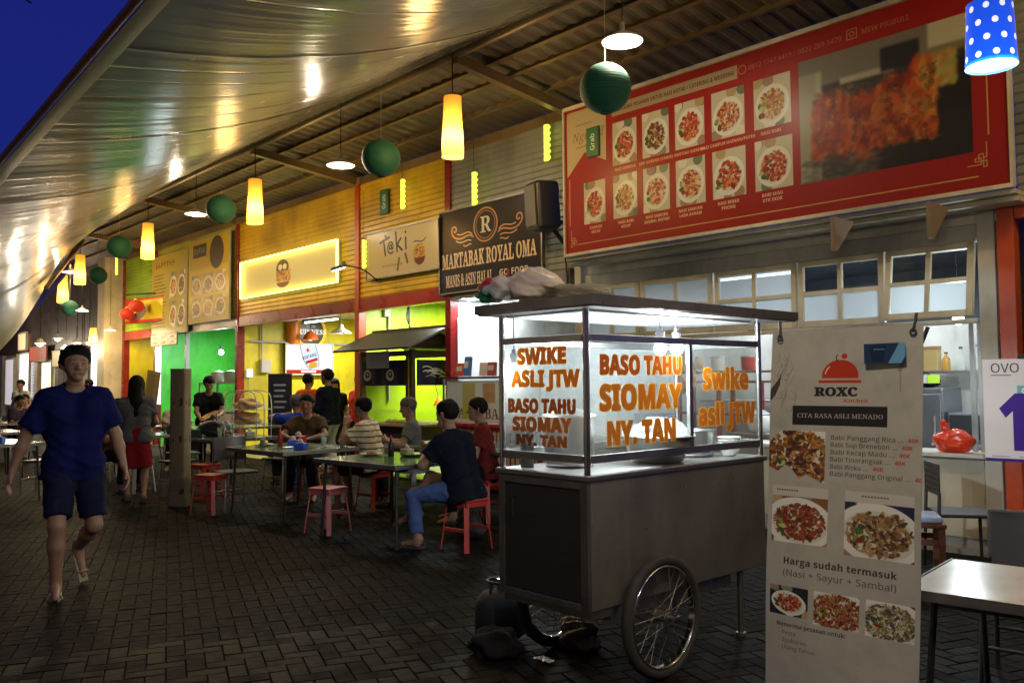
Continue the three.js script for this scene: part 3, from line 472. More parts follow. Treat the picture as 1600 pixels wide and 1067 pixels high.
const takiTex = canvasTex(1024, 400, (c, w, h) => {
  c.fillStyle = '#cbb98a'; c.fillRect(0, 0, w, h); c.strokeStyle = '#15110c'; c.lineWidth = 21; c.lineCap = 'round';
  c.beginPath(); c.moveTo(215, 92); c.lineTo(352, 60); c.moveTo(292, 40); c.lineTo(318, 70); c.moveTo(268, 80); c.lineTo(290, 215); c.stroke();
  c.lineWidth = 14; c.beginPath(); c.arc(366, 150, 17, 0, 7); c.moveTo(384, 130); c.bezierCurveTo(386, 190, 410, 170, 404, 130); c.bezierCurveTo(390, 90, 330, 100, 326, 160); c.bezierCurveTo(330, 210, 385, 215, 405, 195); c.stroke();
  c.lineWidth = 20; c.beginPath(); c.moveTo(448, 30); c.lineTo(462, 200); c.moveTo(520, 90); c.lineTo(464, 140); c.lineTo(535, 195); c.moveTo(588, 95); c.lineTo(590, 190); c.moveTo(586, 42); c.lineTo(588, 48); c.stroke();
  c.fillStyle = '#4a3a28'; c.font = sans(30, 0); c.fillText('The Bowl & Ramen Bar', 235, 322);
  c.fillStyle = '#6a5538'; c.save(); c.translate(470, 290); c.rotate(0.25); c.fillRect(0, -40, 26, 120); c.restore(); c.save(); c.translate(570, 250); c.rotate(-0.35); c.fillRect(0, -20, 28, 100); c.restore();
  c.fillStyle = '#caa23a'; c.beginPath(); c.arc(770, 250, 84, 0, 7); c.fill(); c.fillStyle = '#8a2a20'; c.beginPath(); c.arc(775, 275, 78, 0.1, 3.0); c.fill(); c.fillStyle = '#5a1c28'; c.beginPath(); c.arc(780, 290, 56, 0.1, 3.0); c.fill();
  for (let i = 0; i < 40; i++) { c.strokeStyle = ['#d8562a', '#e8c040', '#3a2a20'][i % 3]; c.lineWidth = 7; c.beginPath(); c.arc(720 + hash2(i, 1, 1) * 110, 190 + hash2(i, 2, 1) * 90, 14, hash2(i, 3, 1) * 6, hash2(i, 3, 1) * 6 + 2); c.stroke(); }
  c.strokeStyle = '#25332a'; c.lineWidth = 9; c.beginPath(); c.moveTo(700, 150); c.bezierCurveTo(740, 120, 800, 190, 860, 130); c.stroke();
});
const litTex = canvasTex(1024, 256, (c, w, h) => {
  c.fillStyle = '#d9c98e'; c.fillRect(0, 0, w, h);
  c.fillStyle = '#3c3018'; c.beginPath(); c.ellipse(470, 90, 70, 62, 0, 0, 7); c.fill(); c.fillStyle = '#e8d8a8'; c.beginPath(); c.arc(445, 84, 22, 0, 7); c.arc(495, 84, 22, 0, 7); c.fill();
  for (let i = 0; i < 130; i++) { c.fillStyle = ['#b8742a', '#d09a40', '#8a4a1c', '#c88a3c'][i % 4]; c.beginPath(); c.ellipse(405 + hash2(i, 5, 2) * 150, 115 + hash2(i, 6, 2) * 75, 14, 7, hash2(i, 7, 2) * 3, 0, 7); c.fill(); }
  c.fillStyle = '#6a2c1c'; c.beginPath(); c.ellipse(475, 200, 68, 40, 0, 0, 3.15); c.fill();
});
function board(name, label, cat, x, y, z, w, h, d, face, edge, frame) {
  const t = thing(name, label, cat, x, y, z);
  part('panel', rbox(w, h, d, Math.min(0.01, d / 3), 0, 0, -d / 2), edge, t); part('printed_face', plane(w - 0.03, h - 0.03, 0, 0, 0.003), face, t);
  if (frame) part('frame', [span(-w / 2, h / 2 - 0.012, 0.001, w / 2, h / 2 + 0.012, 0.02), span(-w / 2, -h / 2 - 0.012, 0.001, w / 2, -h / 2 + 0.012, 0.02), span(-w / 2 - 0.012, -h / 2, 0.001, -w / 2 + 0.012, h / 2, 0.018), span(w / 2 - 0.012, -h / 2, 0.001, w / 2 + 0.012, h / 2, 0.018)], frame, t);
  return t;
}
board('signboard', 'dark brown signboard with a ringed letter and pale capital lettering', 'sign', -9.13, 3.455, -7.93, 2.21, 1.24, 0.05, gloss(martTex, 0.2), M.steelDull, M.steelDull);
{ const s = board('signboard', 'pale noodle bar signboard with handwritten name on the yellow front', 'sign', -11.22, 3.62, -7.90, 2.0, 0.76, 0.08, gloss(takiTex, 0.22), M.iron, M.steelDull); s.rotation.x = 0.02; }
{
  const t = thing('light_box_sign', 'long sign outlined by glowing yellow edges with a bowl emblem', 'light sign', -15.05, 3.67, -7.92);
  part('panel', rbox(3.8, 0.74, 0.06, 0.008, 0, 0, -0.03), M.cream, t); part('printed_face', plane(3.7, 0.66, 0, 0, 0.003), print(litTex, 0.5), t);
  const e = glow([0.92, 0.95, 0.22], 2.4, [0.9, 0.9, 0.5]);
  part('glowing_tube', rbox(3.86, 0.03, 0.05, 0.008, 0, 0.372, 0.03), e, t); part('glowing_tube', rbox(3.86, 0.03, 0.05, 0.008, 0, -0.372, 0.03), e, t); part('glowing_tube', rbox(0.04, 0.71, 0.05, 0.008, -1.915, 0, 0.03), e, t); part('glowing_tube', rbox(0.03, 0.71, 0.05, 0.008, 1.915, 0, 0.03), e, t);
  const c = rgb(0.95, 1, 0.2);
  areaLamp('sign_edge_light', -15.05, 4.02, -7.88, 3.7, 0.03, -15.05, 2, -7.97, c, 7); areaLamp('sign_edge_light', -15.05, 3.32, -7.88, 3.7, 0.03, -15.05, 5.2, -7.97, c, 7); areaLamp('sign_edge_light', -16.93, 3.67, -7.88, 0.03, 0.66, -14, 3.67, -7.98, c, 8);
}
const menuTexture = (s) => canvasTex(768, 768, (c, w, h) => {
  c.fillStyle = s ? '#c2a71c' : '#b5a53c'; c.fillRect(0, 0, w, h); const R = (k) => hash2(k, 17 + s, 9);
  if (s) { c.fillStyle = '#d9bb12'; c.fillRect(20, 270, 730, 300); c.fillStyle = '#4c3b2c'; c.beginPath(); c.ellipse(540, 150, 130, 150, 0, 0, 7); c.fill(); for (let i = 0; i < 6; i++) foodPhoto(c, 60 + (i % 3) * 225, 320 + Math.floor(i / 3) * 215, 200, 190, i + 40, i % 2 ? brown1 : tan1, '#b8a05a'); c.fillStyle = '#3a342c'; c.fillRect(90, 40, 260, 120); c.fillStyle = '#8a8060'; for (let k = 0; k < 5; k++) c.fillRect(110 + k * 44, 66 + 20 * R(k), 26, 50); }
  else { c.fillStyle = '#8c5a34'; for (let k = 0; k < 7; k++) { c.fillRect(90 + k * 62, 50 + 12 * R(k + 60), 18, 62); c.fillRect(90 + k * 62, 50 + 40 * R(k + 70), 48, 15); } for (let i = 0; i < 16; i++) { c.fillStyle = '#5a4c24'; c.fillRect(40, 180 + i * 34, 200 + 90 * R(i), 9); } for (let i = 0; i < 4; i++) foodPhoto(c, 400 + (i % 2) * 175, 180 + Math.floor(i / 2) * 280, 160, 250, i + 60, i % 2 ? brown1 : tan1, '#a8a060'); }
});
board('menu_board', 'large pale yellow menu board, the left one over the green stall', 'menu board', -20.85, 3.72, -7.86, 2.25, 1.95, 0.04, gloss(menuTexture(0), 0.3), M.offwhite);
board('menu_board', 'large deep yellow menu board, the right one over the green stall', 'menu board', -18.55, 3.85, -7.86, 2.2, 1.9, 0.04, gloss(menuTexture(1), 0.3), M.offwhite);
const grabTex = canvasTex(128, 256, (c, w, h) => { c.fillStyle = '#0a5a34'; c.fillRect(0, 0, w, h); c.save(); c.translate(w / 2 + 24, h / 2); c.rotate(-Math.PI / 2); c.fillStyle = '#d8e6da'; c.font = sans(72, 0); c.textAlign = 'center'; c.fillText('Grab', 0, 0); c.restore(); });
board('delivery_plaque', 'small green delivery plaque on the yellow front above the noodle signboard', 'sign', -11.75, 4.5, -7.94, 0.26, 0.42, 0.025, print(grabTex, 0.4), M.black);
board('delivery_plaque', 'small green delivery plaque on the left end of the red billboard', 'sign', -6.78, 4.36, -7.555, 0.2, 0.36, 0.02, print(grabTex, 0.4), M.black);
{
  const lt = canvasTex(512, 256, (c, w, h) => { c.fillStyle = '#c01a10'; c.fillRect(0, 0, w, h); c.fillStyle = '#d8c814'; c.fillRect(180, 20, 320, 210); c.fillStyle = '#7a706c'; c.beginPath(); c.ellipse(150, 130, 110, 100, 0, 0, 7); c.fill(); });
  const t = board('signboard', 'red and yellow tilted signboard on the lime front of the lantern stall', 'sign', -22.0, 3.4, -7.72, 1.9, 0.62, 0.06, print(lt, 0.4), M.redDeep); t.rotation.y = 0.18;
  part('bracket', rod([-0.8, 0.42, 0.1], [0.9, 0.42, -0.2], 0.02, 6), M.iron, t);
  for (const [x, y, l] of [[-21.85, 3.47, 'round red lantern hanging before the tilted sign, the higher one'], [-22.5, 3.32, 'round red lantern hanging before the tilted sign, the lower one']]) {
    const o = thing('red_lantern', l, 'lantern', x, y, -7.45, 0, 'red lanterns on the tilted sign');
    const prof = []; for (let k = 0; k <= 24; k++) { const a = -1.35 + (k / 24) * 2.7; prof.push([0.19 * Math.cos(a) * (k % 3 ? 0.97 : 1), 0.155 * Math.sin(a)]); }
    part('paper_shade', lathe(prof, 24), phys([0.75, 0.05, 0.02], { roughness: 0.6, transmission: 0.3, thickness: 0, emissive: rgb(0.7, 0.06, 0.02), emissiveIntensity: 0.25 }), o); part('cap', [cyl(0.06, 0.06, 0.03, 0, 0.16, 0), cyl(0.06, 0.06, 0.03, 0, -0.16, 0)], std([0.6, 0.45, 0.1], 0.4, 0.5), o);
  }
}
{   // round bar sign and television on the side wall of the yellow stall
  const gt = canvasTex(512, 512, (c, w, h) => { c.fillStyle = '#e0b400'; c.fillRect(0, 0, w, h); c.fillStyle = '#0a0a10'; c.beginPath(); c.arc(256, 256, 212, 0, 7); c.fill(); c.fillStyle = '#1c2450'; c.beginPath(); c.ellipse(256, 262, 205, 62, 0, 0, 7); c.fill(); c.fillStyle = '#f2f2ee'; c.font = serif(96); c.textAlign = 'center'; c.fillText('GUINNESS', 256, 296); c.font = sans(26, 0); c.fillText('EST.     1759', 256, 190); });
  const t = thing('round_sign', 'round black bar sign with yellow rim and white lettering', 'sign', -17.17, 2.68, -9.62, Math.PI / 2);
  part('panel', xf(new THREE.CylinderGeometry(0.40, 0.40, 0.08, 48), 0, 0, 0, Math.PI / 2).toNonIndexed(), M.yellow, t);
  part('printed_face', new THREE.CircleGeometry(0.39, 48).translate(0, 0, 0.043).toNonIndexed(), print(gt, 0.3, { emissive: rgb(1, 1, 1), emissiveMap: gt, emissiveIntensity: 0.35 }), t);
  const mug = part('beer_mug', [cyl(0.14, 0.16, 0.5, -0.42, -0.05, 0.02)], std([0.75, 0.24, 0.03], 0.3), t);
  const tt = canvasTex(768, 432, (c, w, h) => {
    c.fillStyle = '#f4f7fa'; c.fillRect(0, 0, w, h); c.fillStyle = '#c8281e'; c.fillRect(0, 375, w, 57); c.fillStyle = '#f4f4f4'; c.fillRect(240, 385, 250, 30);
    c.save(); c.translate(400, 180); c.rotate(-0.28); c.fillStyle = '#dfe8f2'; c.beginPath(); c.moveTo(-120, -260); c.lineTo(110, -260); c.quadraticCurveTo(150, 60, 90, 170); c.lineTo(-70, 170); c.quadraticCurveTo(-160, 60, -120, -260); c.fill(); c.strokeStyle = '#4a7aa8'; c.lineWidth = 10; c.stroke();
    c.fillStyle = '#d01c20'; c.beginPath(); for (let i = 0; i < 10; i++) { const r = i % 2 ? 17 : 42, a = -Math.PI / 2 + i * Math.PI / 5; c.lineTo(-20 + r * Math.cos(a), -110 + r * Math.sin(a)); } c.fill();
    c.fillStyle = '#1c4a90'; c.font = sans(66); c.textAlign = 'center'; fit(c, 'BINTANG', -20, 10, 250); c.fillStyle = '#c8281e'; c.fillRect(-105, 40, 205, 44); c.fillStyle = '#f0a828'; c.beginPath(); c.ellipse(0, 130, 78, 40, 0, 0, 7); c.fill(); c.restore();
  });
  const tv = thing('television', 'wall television showing a bright advertisement in the yellow stall', 'television', -17.1, 2.06, -9.58, Math.PI / 2);
  part('housing', rbox(1.2, 0.70, 0.06, 0.01, 0, 0, -0.035), M.black, tv); part('screen', plane(1.14, 0.64, 0, 0, 0.0), new THREE.MeshStandardMaterial({ color: 0x050505, roughness: 0.2, emissive: 0xffffff, emissiveMap: tt, emissiveIntensity: 1.15 }), tv);
  part('bezel', [span(-0.6, 0.322, -0.01, 0.6, 0.35, 0.012), span(-0.6, -0.35, -0.01, 0.6, -0.322, 0.012), span(-0.6, -0.32, -0.01, -0.573, 0.32, 0.012), span(0.573, -0.32, -0.01, 0.6, 0.32, 0.012)], std([0.5, 0.5, 0.5], 0.4), tv);
  areaLamp('screen_light', -17.08, 2.06, -9.58, 1.1, 0.6, -14, 2.06, -9.58, cool, 1.0);
  const w = thing('wall_speaker', 'black loudspeaker on a bracket left of the red billboard', 'loudspeaker', -7.70, 3.74, -7.62);
  part('housing', rbox(0.34, 0.62, 0.34, 0.05, 0, 0, 0, 0.06, -0.25, 0), M.blackSatin, w); part('grille', rbox(0.27, 0.52, 0.02, 0.008, -0.044, -0.01, 0.172, 0.06, -0.25, 0), M.black, w); part('bracket', [rod([0.0, -0.2, -0.1], [0.08, -0.45, -0.3], 0.03, 8), rod([0.12, -0.2, -0.1], [0.2, -0.22, -0.36], 0.03, 8), rod([0.08, -0.42, -0.3], [0.1, -1.0, -0.34], 0.012, 6)], M.black, w);
}
// ---------- the steel food cart ----------
const cart = thing('food_cart', 'stainless steel food cart on spoked wheels with glass case and orange lettering', 'food cart', -3.12, 0, -3.84);
{
  // local: x -0.32..0.32, z -0.785 (towards the shops) .. 0.785 (towards the walkway), counter at 1.05
  const X = 0.32, Zc = 0.785, C = 1.05;
  const bodyMat = std([0.46, 0.43, 0.38], 0.40, 0.74, { roughnessMap: T.brushed, bumpMap: T.brushed, bumpScale: 0.0012, map: T.grime });
  const body = part('body', [span(-X, 0.40, -Zc, X, C - 0.03, Zc - 0.02, 0.008)], bodyMat, cart);
  part('rivet', [[0.0, 0.78], [0.35, 0.6], [-0.5, 0.5]].map(([z, y]) => sph(0.007, X + 0.002, y + 0.15, z, 0.5, 1, 1, 8, 6)), M.chrome, body);
  part('counter_top', span(-X - 0.015, C - 0.03, -Zc - 0.015, X + 0.015, C, Zc + 0.015, 0.007), M.steel, cart);
  const door = part('door_panel', span(-X + 0.05, 0.44, Zc - 0.018, X - 0.055, C - 0.075, Zc - 0.006), std([0.05, 0.048, 0.046], 0.4, 0.4, { roughnessMap: T.brushed }), cart, 'dark recessed panel on the narrow side');
  part('frame', [span(-X, 0.40, Zc - 0.019, -X + 0.045, C - 0.031, Zc + 0.004, 0.003), span(X - 0.05, 0.40, Zc - 0.019, X, C - 0.031, Zc + 0.004, 0.003), span(-X + 0.046, C - 0.07, Zc - 0.019, X - 0.051, C - 0.031, Zc + 0.003, 0.003), span(-X + 0.046, 0.40, Zc - 0.019, X - 0.051, 0.436, Zc + 0.003, 0.003)], M.steelDull, cart);
  part('handle', [rod([-X + 0.12, 0.8, Zc + 0.01], [-X + 0.12, 0.9, Zc + 0.01], 0.005, 6)], M.chrome, door);
  // skirt below the body, curved up towards the ends, and two prop feet
  part('skirt', [span(-X + 0.03, 0.33, -0.45, X - 0.03, 0.398, 0.60), span(-X + 0.01, 0.36, 0.61, X - 0.01, 0.398, 0.76)], M.steelDull, cart);
  for (const [x, z] of [[-0.24, -0.62], [0.24, -0.62]]) part('leg', [rod([x, 0, z], [x, 0.40, z], 0.018, 10), cyl(0.03, 0.03, 0.02, x, 0.01, z)], M.steelDull, cart);
  // posts
  for (const [x, z] of [[-X + 0.015, Zc - 0.015], [X - 0.015, Zc - 0.015], [-X + 0.015, -Zc + 0.015], [X - 0.015, -Zc + 0.015]]) part('corner_post', rod([x, C, z], [x, 1.855, z], 0.017, 16), M.chrome, cart);
  part('mullion', span(X - 0.03, 1.13, -0.085, X - 0.004, 1.70, -0.055, 0.004), M.steel, cart);
  // rails below and above the panes
  const rails = (y0, y1) => [span(X - 0.032, y0, -Zc + 0.034, X - 0.002, y1, Zc - 0.034, 0.003), span(-X + 0.002, y0, -Zc + 0.034, -X + 0.032, y1, Zc - 0.034, 0.003), span(-X + 0.034, y0, Zc - 0.032, X - 0.034, y1, Zc - 0.002, 0.003), span(-X + 0.034, y0, -Zc + 0.002, X - 0.034, y1, -Zc + 0.032, 0.003)];
  part('lower_rail', rails(1.105, 1.145), M.steel, cart); part('upper_rail', rails(1.70, 1.735), M.steel, cart);
  part('inner_ceiling', span(-X + 0.03, 1.846, -Zc + 0.03, X - 0.03, 1.854, Zc - 0.03), std([0.62, 0.63, 0.62], 0.3, 0.5, { roughnessMap: T.brushed }), cart);
  part('inner_shelf', span(-X + 0.04, 1.742, -Zc + 0.04, -0.10, 1.752, Zc - 0.40), M.steel, cart);
  const pane = (w, h, x, y, z, ry) => part('pane', xf(new THREE.BoxGeometry(w, h, 0.004), x, y, z, 0, ry, 0), M.cartGlass, cart);
  pane(0.66 + 0.155, 0.553, X - 0.012, 1.4225, 0.352, Math.PI / 2); pane(0.66, 0.553, X - 0.012, 1.4225, -0.42, Math.PI / 2);
  pane(2 * X - 0.07, 0.553, 0, 1.4225, Zc - 0.017, 0); pane(2 * (Zc - 0.035), 0.553, -X + 0.014, 1.4225, 0, Math.PI / 2);
  // lettering film
  function letters(w, h, lines, fontpx) {
    const t = canvasTex(w, h, (c) => { c.clearRect(0, 0, w, h); c.lineJoin = 'round'; for (const [s, x, y, tw, px, col, rim] of lines) { c.font = sans(px); c.fillStyle = col; c.strokeStyle = rim; c.lineWidth = px * 0.12; fit(c, s, x, y, tw, 1); c.strokeStyle = col; c.lineWidth = px * 0.065; fit(c, s, x, y, tw, 1); } });
    return phys([1, 1, 1], { map: t, transparent: true, transmission: 0.14, thickness: 0, roughness: 0.9 });
  }
  const o = '#b0600c', y = '#dca238';
  part('lettering', plane(0.60, 0.52, 0, 1.43, Zc - 0.0125), letters(768, 666, [['SWIKE', 150, 120, 460, 140, '#a04a10', y], ['ASLI JTW', 95, 268, 620, 140, '#a8520e', y], ['BASO TAHU', 50, 440, 640, 118, '#7c3a12', '#a86a20'], ['SIOMAY', 100, 560, 540, 118, '#8a4412', '#a86a20'], ['NY. TAN', 130, 655, 480, 90, '#7c3c10', '#96601c']]), cart);
  part('lettering', plane(0.79, 0.53, X - 0.0075, 1.425, 0.352, 0, Math.PI / 2, 0), letters(1024, 687, [['BASO TAHU', 80, 195, 880, 165, '#a04612', y], ['SIOMAY', 80, 425, 860, 215, o, y], ['NY. TAN', 140, 650, 740, 200, o, y]]), cart);
  part('lettering', plane(0.63, 0.53, X - 0.0075, 1.42, -0.42, 0, Math.PI / 2, 0), letters(820, 690, [['Swike', 100, 300, 600, 205, o, y], ['asli JTW', 40, 560, 740, 210, o, y]]), cart);
  // roof
  const roofG = []; roofG.push(span(-X - 0.09, 1.857, -Zc - 0.22, X + 0.11, 1.885, Zc + 0.07, 0.006), span(-X - 0.10, 1.865, -Zc - 0.23, X + 0.12, 1.915, -Zc - 0.222), span(-X - 0.10, 1.865, Zc + 0.072, X + 0.12, 1.915, Zc + 0.08), span(-X - 0.10, 1.865, -Zc - 0.221, -X - 0.092, 1.915, Zc + 0.071), span(X + 0.112, 1.865, -Zc - 0.221, X + 0.12, 1.915, Zc + 0.071));
  part('roof', roofG, std([0.26, 0.235, 0.21], 0.45, 0.6, { map: T.grime, roughnessMap: T.rough }), cart);
  // wheels
  for (const s of [1, -1]) {
    const wheel = part('wheel', [cyl(0.028, 0.028, 0.09, 0, 0, 0, 0, 0, Math.PI / 2, 16), cyl(0.042, 0.042, 0.008, 0.035, 0, 0, 0, 0, Math.PI / 2, 16), cyl(0.042, 0.042, 0.008, -0.035, 0, 0, 0, 0, Math.PI / 2, 16), cyl(0.012, 0.012, 0.14, 0, 0, 0, 0, 0, Math.PI / 2, 8)], M.steelDull, cart);
    wheel.position.set(s * (X + 0.055), 0.308, 0.295);
    part('tyre', xf(new THREE.TorusGeometry(0.282, 0.027, 14, 64), 0, 0, 0, 0, Math.PI / 2, 0).toNonIndexed(), M.rubber, wheel);
    part('rim', [lathe([[0.250, -0.02], [0.262, -0.018], [0.262, 0.018], [0.250, 0.02], [0.244, 0.014], [0.248, 0.0], [0.244, -0.014], [0.250, -0.02]], 64).rotateZ(Math.PI / 2)], M.chrome, wheel);
    const sp = []; for (let k = 0; k < 28; k++) { const a = (k / 28) * 6.2832, b = a + (k % 4 < 2 ? 0.55 : -0.55), q = k % 2 ? 0.034 : -0.034; sp.push(rod([q, 0.04 * Math.cos(b), 0.04 * Math.sin(b)], [0, 0.246 * Math.cos(a), 0.246 * Math.sin(a)], 0.0018, 5)); }
    part('spokes', sp, M.steel, wheel);
  }
}
bareBulb('bright white bulb in the front corner of the cart', -3.385, 1.565, -3.12, 2.6, bulbCool, cool, 0.22, 0.03);
bareBulb('bright white bulb in the middle of the cart, nearer one', -2.93, 1.68, -3.95, 6.5, bulbCool, cool, 0.06, 0.034);
bareBulb('bright white bulb in the middle of the cart, farther one', -2.93, 1.68, -3.80, 5, bulbCool, cool, 0.06, 0.034);
{   // wares in the cart
  const b = thing('steel_basin', 'wide steel basin under clear plastic in the glass case', 'basin', -3.0, 1.052, -3.85);
  part('bowl', lathe([[0.0, 0.004], [0.14, 0.004], [0.18, 0.10], [0.20, 0.14], [0.215, 0.142], [0.215, 0.148], [0.197, 0.147], [0.17, 0.10], [0.13, 0.012], [0.0, 0.012]], 40), M.steel, b);
  part('plastic_cover', surf(30, 30, (u, v) => { const a = u * 6.2832, r = 0.21 * v; return [r * Math.cos(a), 0.15 + 0.10 * (1 - v * v) * (0.7 + 0.3 * Math.sin(a * 3 + v * 6)) + 0.014 * Math.sin(a * 9 + v * 14), r * Math.sin(a)]; }), phys([0.95, 0.96, 0.97], { transmission: 0.9, roughness: 0.12, thickness: 0 }), b);
  const p = thing('cooking_pot', 'tall steel pot in the left corner of the glass case', 'pot', -3.2, 1.052, -3.35);
  part('pot_body', lathe([[0, 0.004], [0.13, 0.004], [0.135, 0.02], [0.135, 0.26], [0.145, 0.262], [0.145, 0.27], [0.128, 0.27], [0.128, 0.02], [0, 0.012]], 36), M.steel, p); part('lid', lathe([[0, 0.315], [0.02, 0.313], [0.1, 0.292], [0.145, 0.274], [0.145, 0.271], [0, 0.271]], 36), M.steel, p); part('handle', tube([[-0.03, 0.312, 0], [0, 0.345, 0], [0.03, 0.312, 0]], 0.006, 10, 6), M.black, p);
  const p2 = thing('cooking_pot', 'low steel pot at the back end of the glass case', 'pot', -3.12, 1.052, -4.3);
  part('pot_body', lathe([[0, 0.004], [0.15, 0.004], [0.155, 0.02], [0.155, 0.15], [0.165, 0.155], [0.148, 0.155], [0.148, 0.02], [0, 0.012]], 36), M.steel, p2);
  const br = thing('sauce_bottle', 'dark sauce bottle at the left end of the counter', 'bottle', -3.32, 1.052, -3.15);
  part('bottle_body', lathe([[0, 0], [0.035, 0], [0.036, 0.12], [0.014, 0.17], [0.014, 0.2], [0, 0.2]], 20), M.black, br); part('cap', cyl(0.016, 0.016, 0.025, 0, 0.21, 0), M.plasticRed, br);
  const d = thing('white_dishes', 'stack of white bowls on the counter under the glass', 'bowls', -2.93, 1.052, -4.45);
  for (let k = 0; k < 5; k++) part('bowl', lathe([[0, 0.002], [0.035, 0.002], [0.07, 0.045], [0.073, 0.05], [0.066, 0.047], [0.03, 0.008], [0, 0.008]], 28).translate(0, k * 0.016, 0), M.white, d);
}
// bundles on the cart roof
function blobGeo(rx, ry, rz, seedk, amp = 0.18, fr = 3) {
  const g = new THREE.SphereGeometry(1, 40, 28), p = g.attributes.position;
  for (let i = 0; i < p.count; i++) { const x = p.getX(i), y = p.getY(i), z = p.getZ(i); const n = Math.sin(x * fr + seedk) * Math.cos(y * fr * 1.3 + seedk * 2) + 0.5 * Math.sin(z * fr * 2.3 + x * fr * 1.7 + seedk) + 0.3 * Math.sin((x + y) * fr * 5 + seedk) * Math.cos(z * fr * 4); const k = 1 + amp * n; p.setXYZ(i, x * k * rx, Math.max(-0.75, y * k) * ry, z * k * rz); }
  g.computeVertexNormals(); return g.toNonIndexed();
}
{
  const t = thing('plastic_bundle', 'bundle of white and clear plastic bags on the cart roof corner', 'plastic bags', -3.36, 1.93, -3.12);
  part('white_bag', blobGeo(0.17, 0.085, 0.12, 1.2).translate(0.10, 0.075, -0.02), std([0.72, 0.62, 0.52], 0.45), t, 'pale cream bag');
  part('clear_bag', blobGeo(0.08, 0.075, 0.08, 3.1, 0.22, 4).translate(-0.05, 0.06, 0.07), phys([0.9, 0.9, 0.9], { transmission: 0.55, roughness: 0.15, thickness: 0 }), t, 'crumpled clear bag');
  part('red_bag', blobGeo(0.10, 0.055, 0.07, 5.4, 0.2, 4).translate(-0.12, 0.075, 0.05), std([0.55, 0.03, 0.05], 0.35), t, 'red bag'); part('green_bag', blobGeo(0.08, 0.05, 0.06, 7.7, 0.2, 4).translate(-0.11, 0.04, 0.09), std([0.01, 0.14, 0.06], 0.35), t, 'dark green bag');
  const s = thing('plastic_sheets', 'flat stack of clear plastic sheets on the cart roof', 'plastic sheets', -3.02, 1.93, -3.20);
  for (let k = 0; k < 4; k++) part('sheet', surf(16, 8, (u, v) => [lerp(-0.16, 0.2, u), 0.012 + k * 0.012 + 0.02 * (1 - u) + 0.006 * Math.sin(u * 14 + k * 2) , lerp(-0.1, 0.1, v) + k * 0.01]), phys([0.85, 0.85, 0.8], { transmission: 0.4, roughness: 0.15, thickness: 0 }), s);
  const j = thing('gas_cylinder', 'dark squat gas cylinder and sack beside the cart front', 'gas cylinder', -3.78, 0, -3.36);
  part('cylinder_body', lathe([[0, 0.02], [0.11, 0.02], [0.15, 0.06], [0.15, 0.22], [0.11, 0.28], [0.05, 0.29], [0, 0.29]], 28), std([0.008, 0.009, 0.008], 0.8), j); part('collar', [torus(0.075, 0.008, 0, 0.35, 0, Math.PI / 2), rod([0.075, 0.28, 0], [0.075, 0.35, 0], 0.008), rod([-0.075, 0.28, 0], [-0.075, 0.35, 0], 0.008), rod([0, 0.28, 0.075], [0, 0.35, 0.075], 0.008)], M.iron, j); part('valve', cyl(0.02, 0.02, 0.08, 0, 0.32, 0), M.chrome, j);
  const sk = thing('sack', 'dark rumpled sack lying on the paving by the cart', 'sack', -3.62, 0.0, -3.18); part('sack_body', blobGeo(0.15, 0.09, 0.12, 2.2, 0.2, 4).translate(0, 0.06, 0), std([0.007, 0.006, 0.006], 0.95, 0, { map: T.cloth }), sk);
  const pb = thing('plastic_bag', 'small crumpled pale bag sitting under the cart', 'plastic bag', -3.38, 0, -3.6); part('bag', blobGeo(0.12, 0.09, 0.1, 4.4, 0.2, 4).translate(0, 0.07, 0), std([0.08, 0.055, 0.04], 0.5), pb);
  const li = thing('litter', 'scrap of shiny foil on the paving before the wheel', 'litter', -3.35, 0.002, -3.29); part('foil', surf(10, 6, (u, v) => [lerp(-0.06, 0.06, u), 0.006 + 0.01 * hash2(Math.round(u * 10), Math.round(v * 6), 4), lerp(-0.03, 0.03, v)], false), std([0.8, 0.85, 0.9], 0.25, 0.6), li);
}
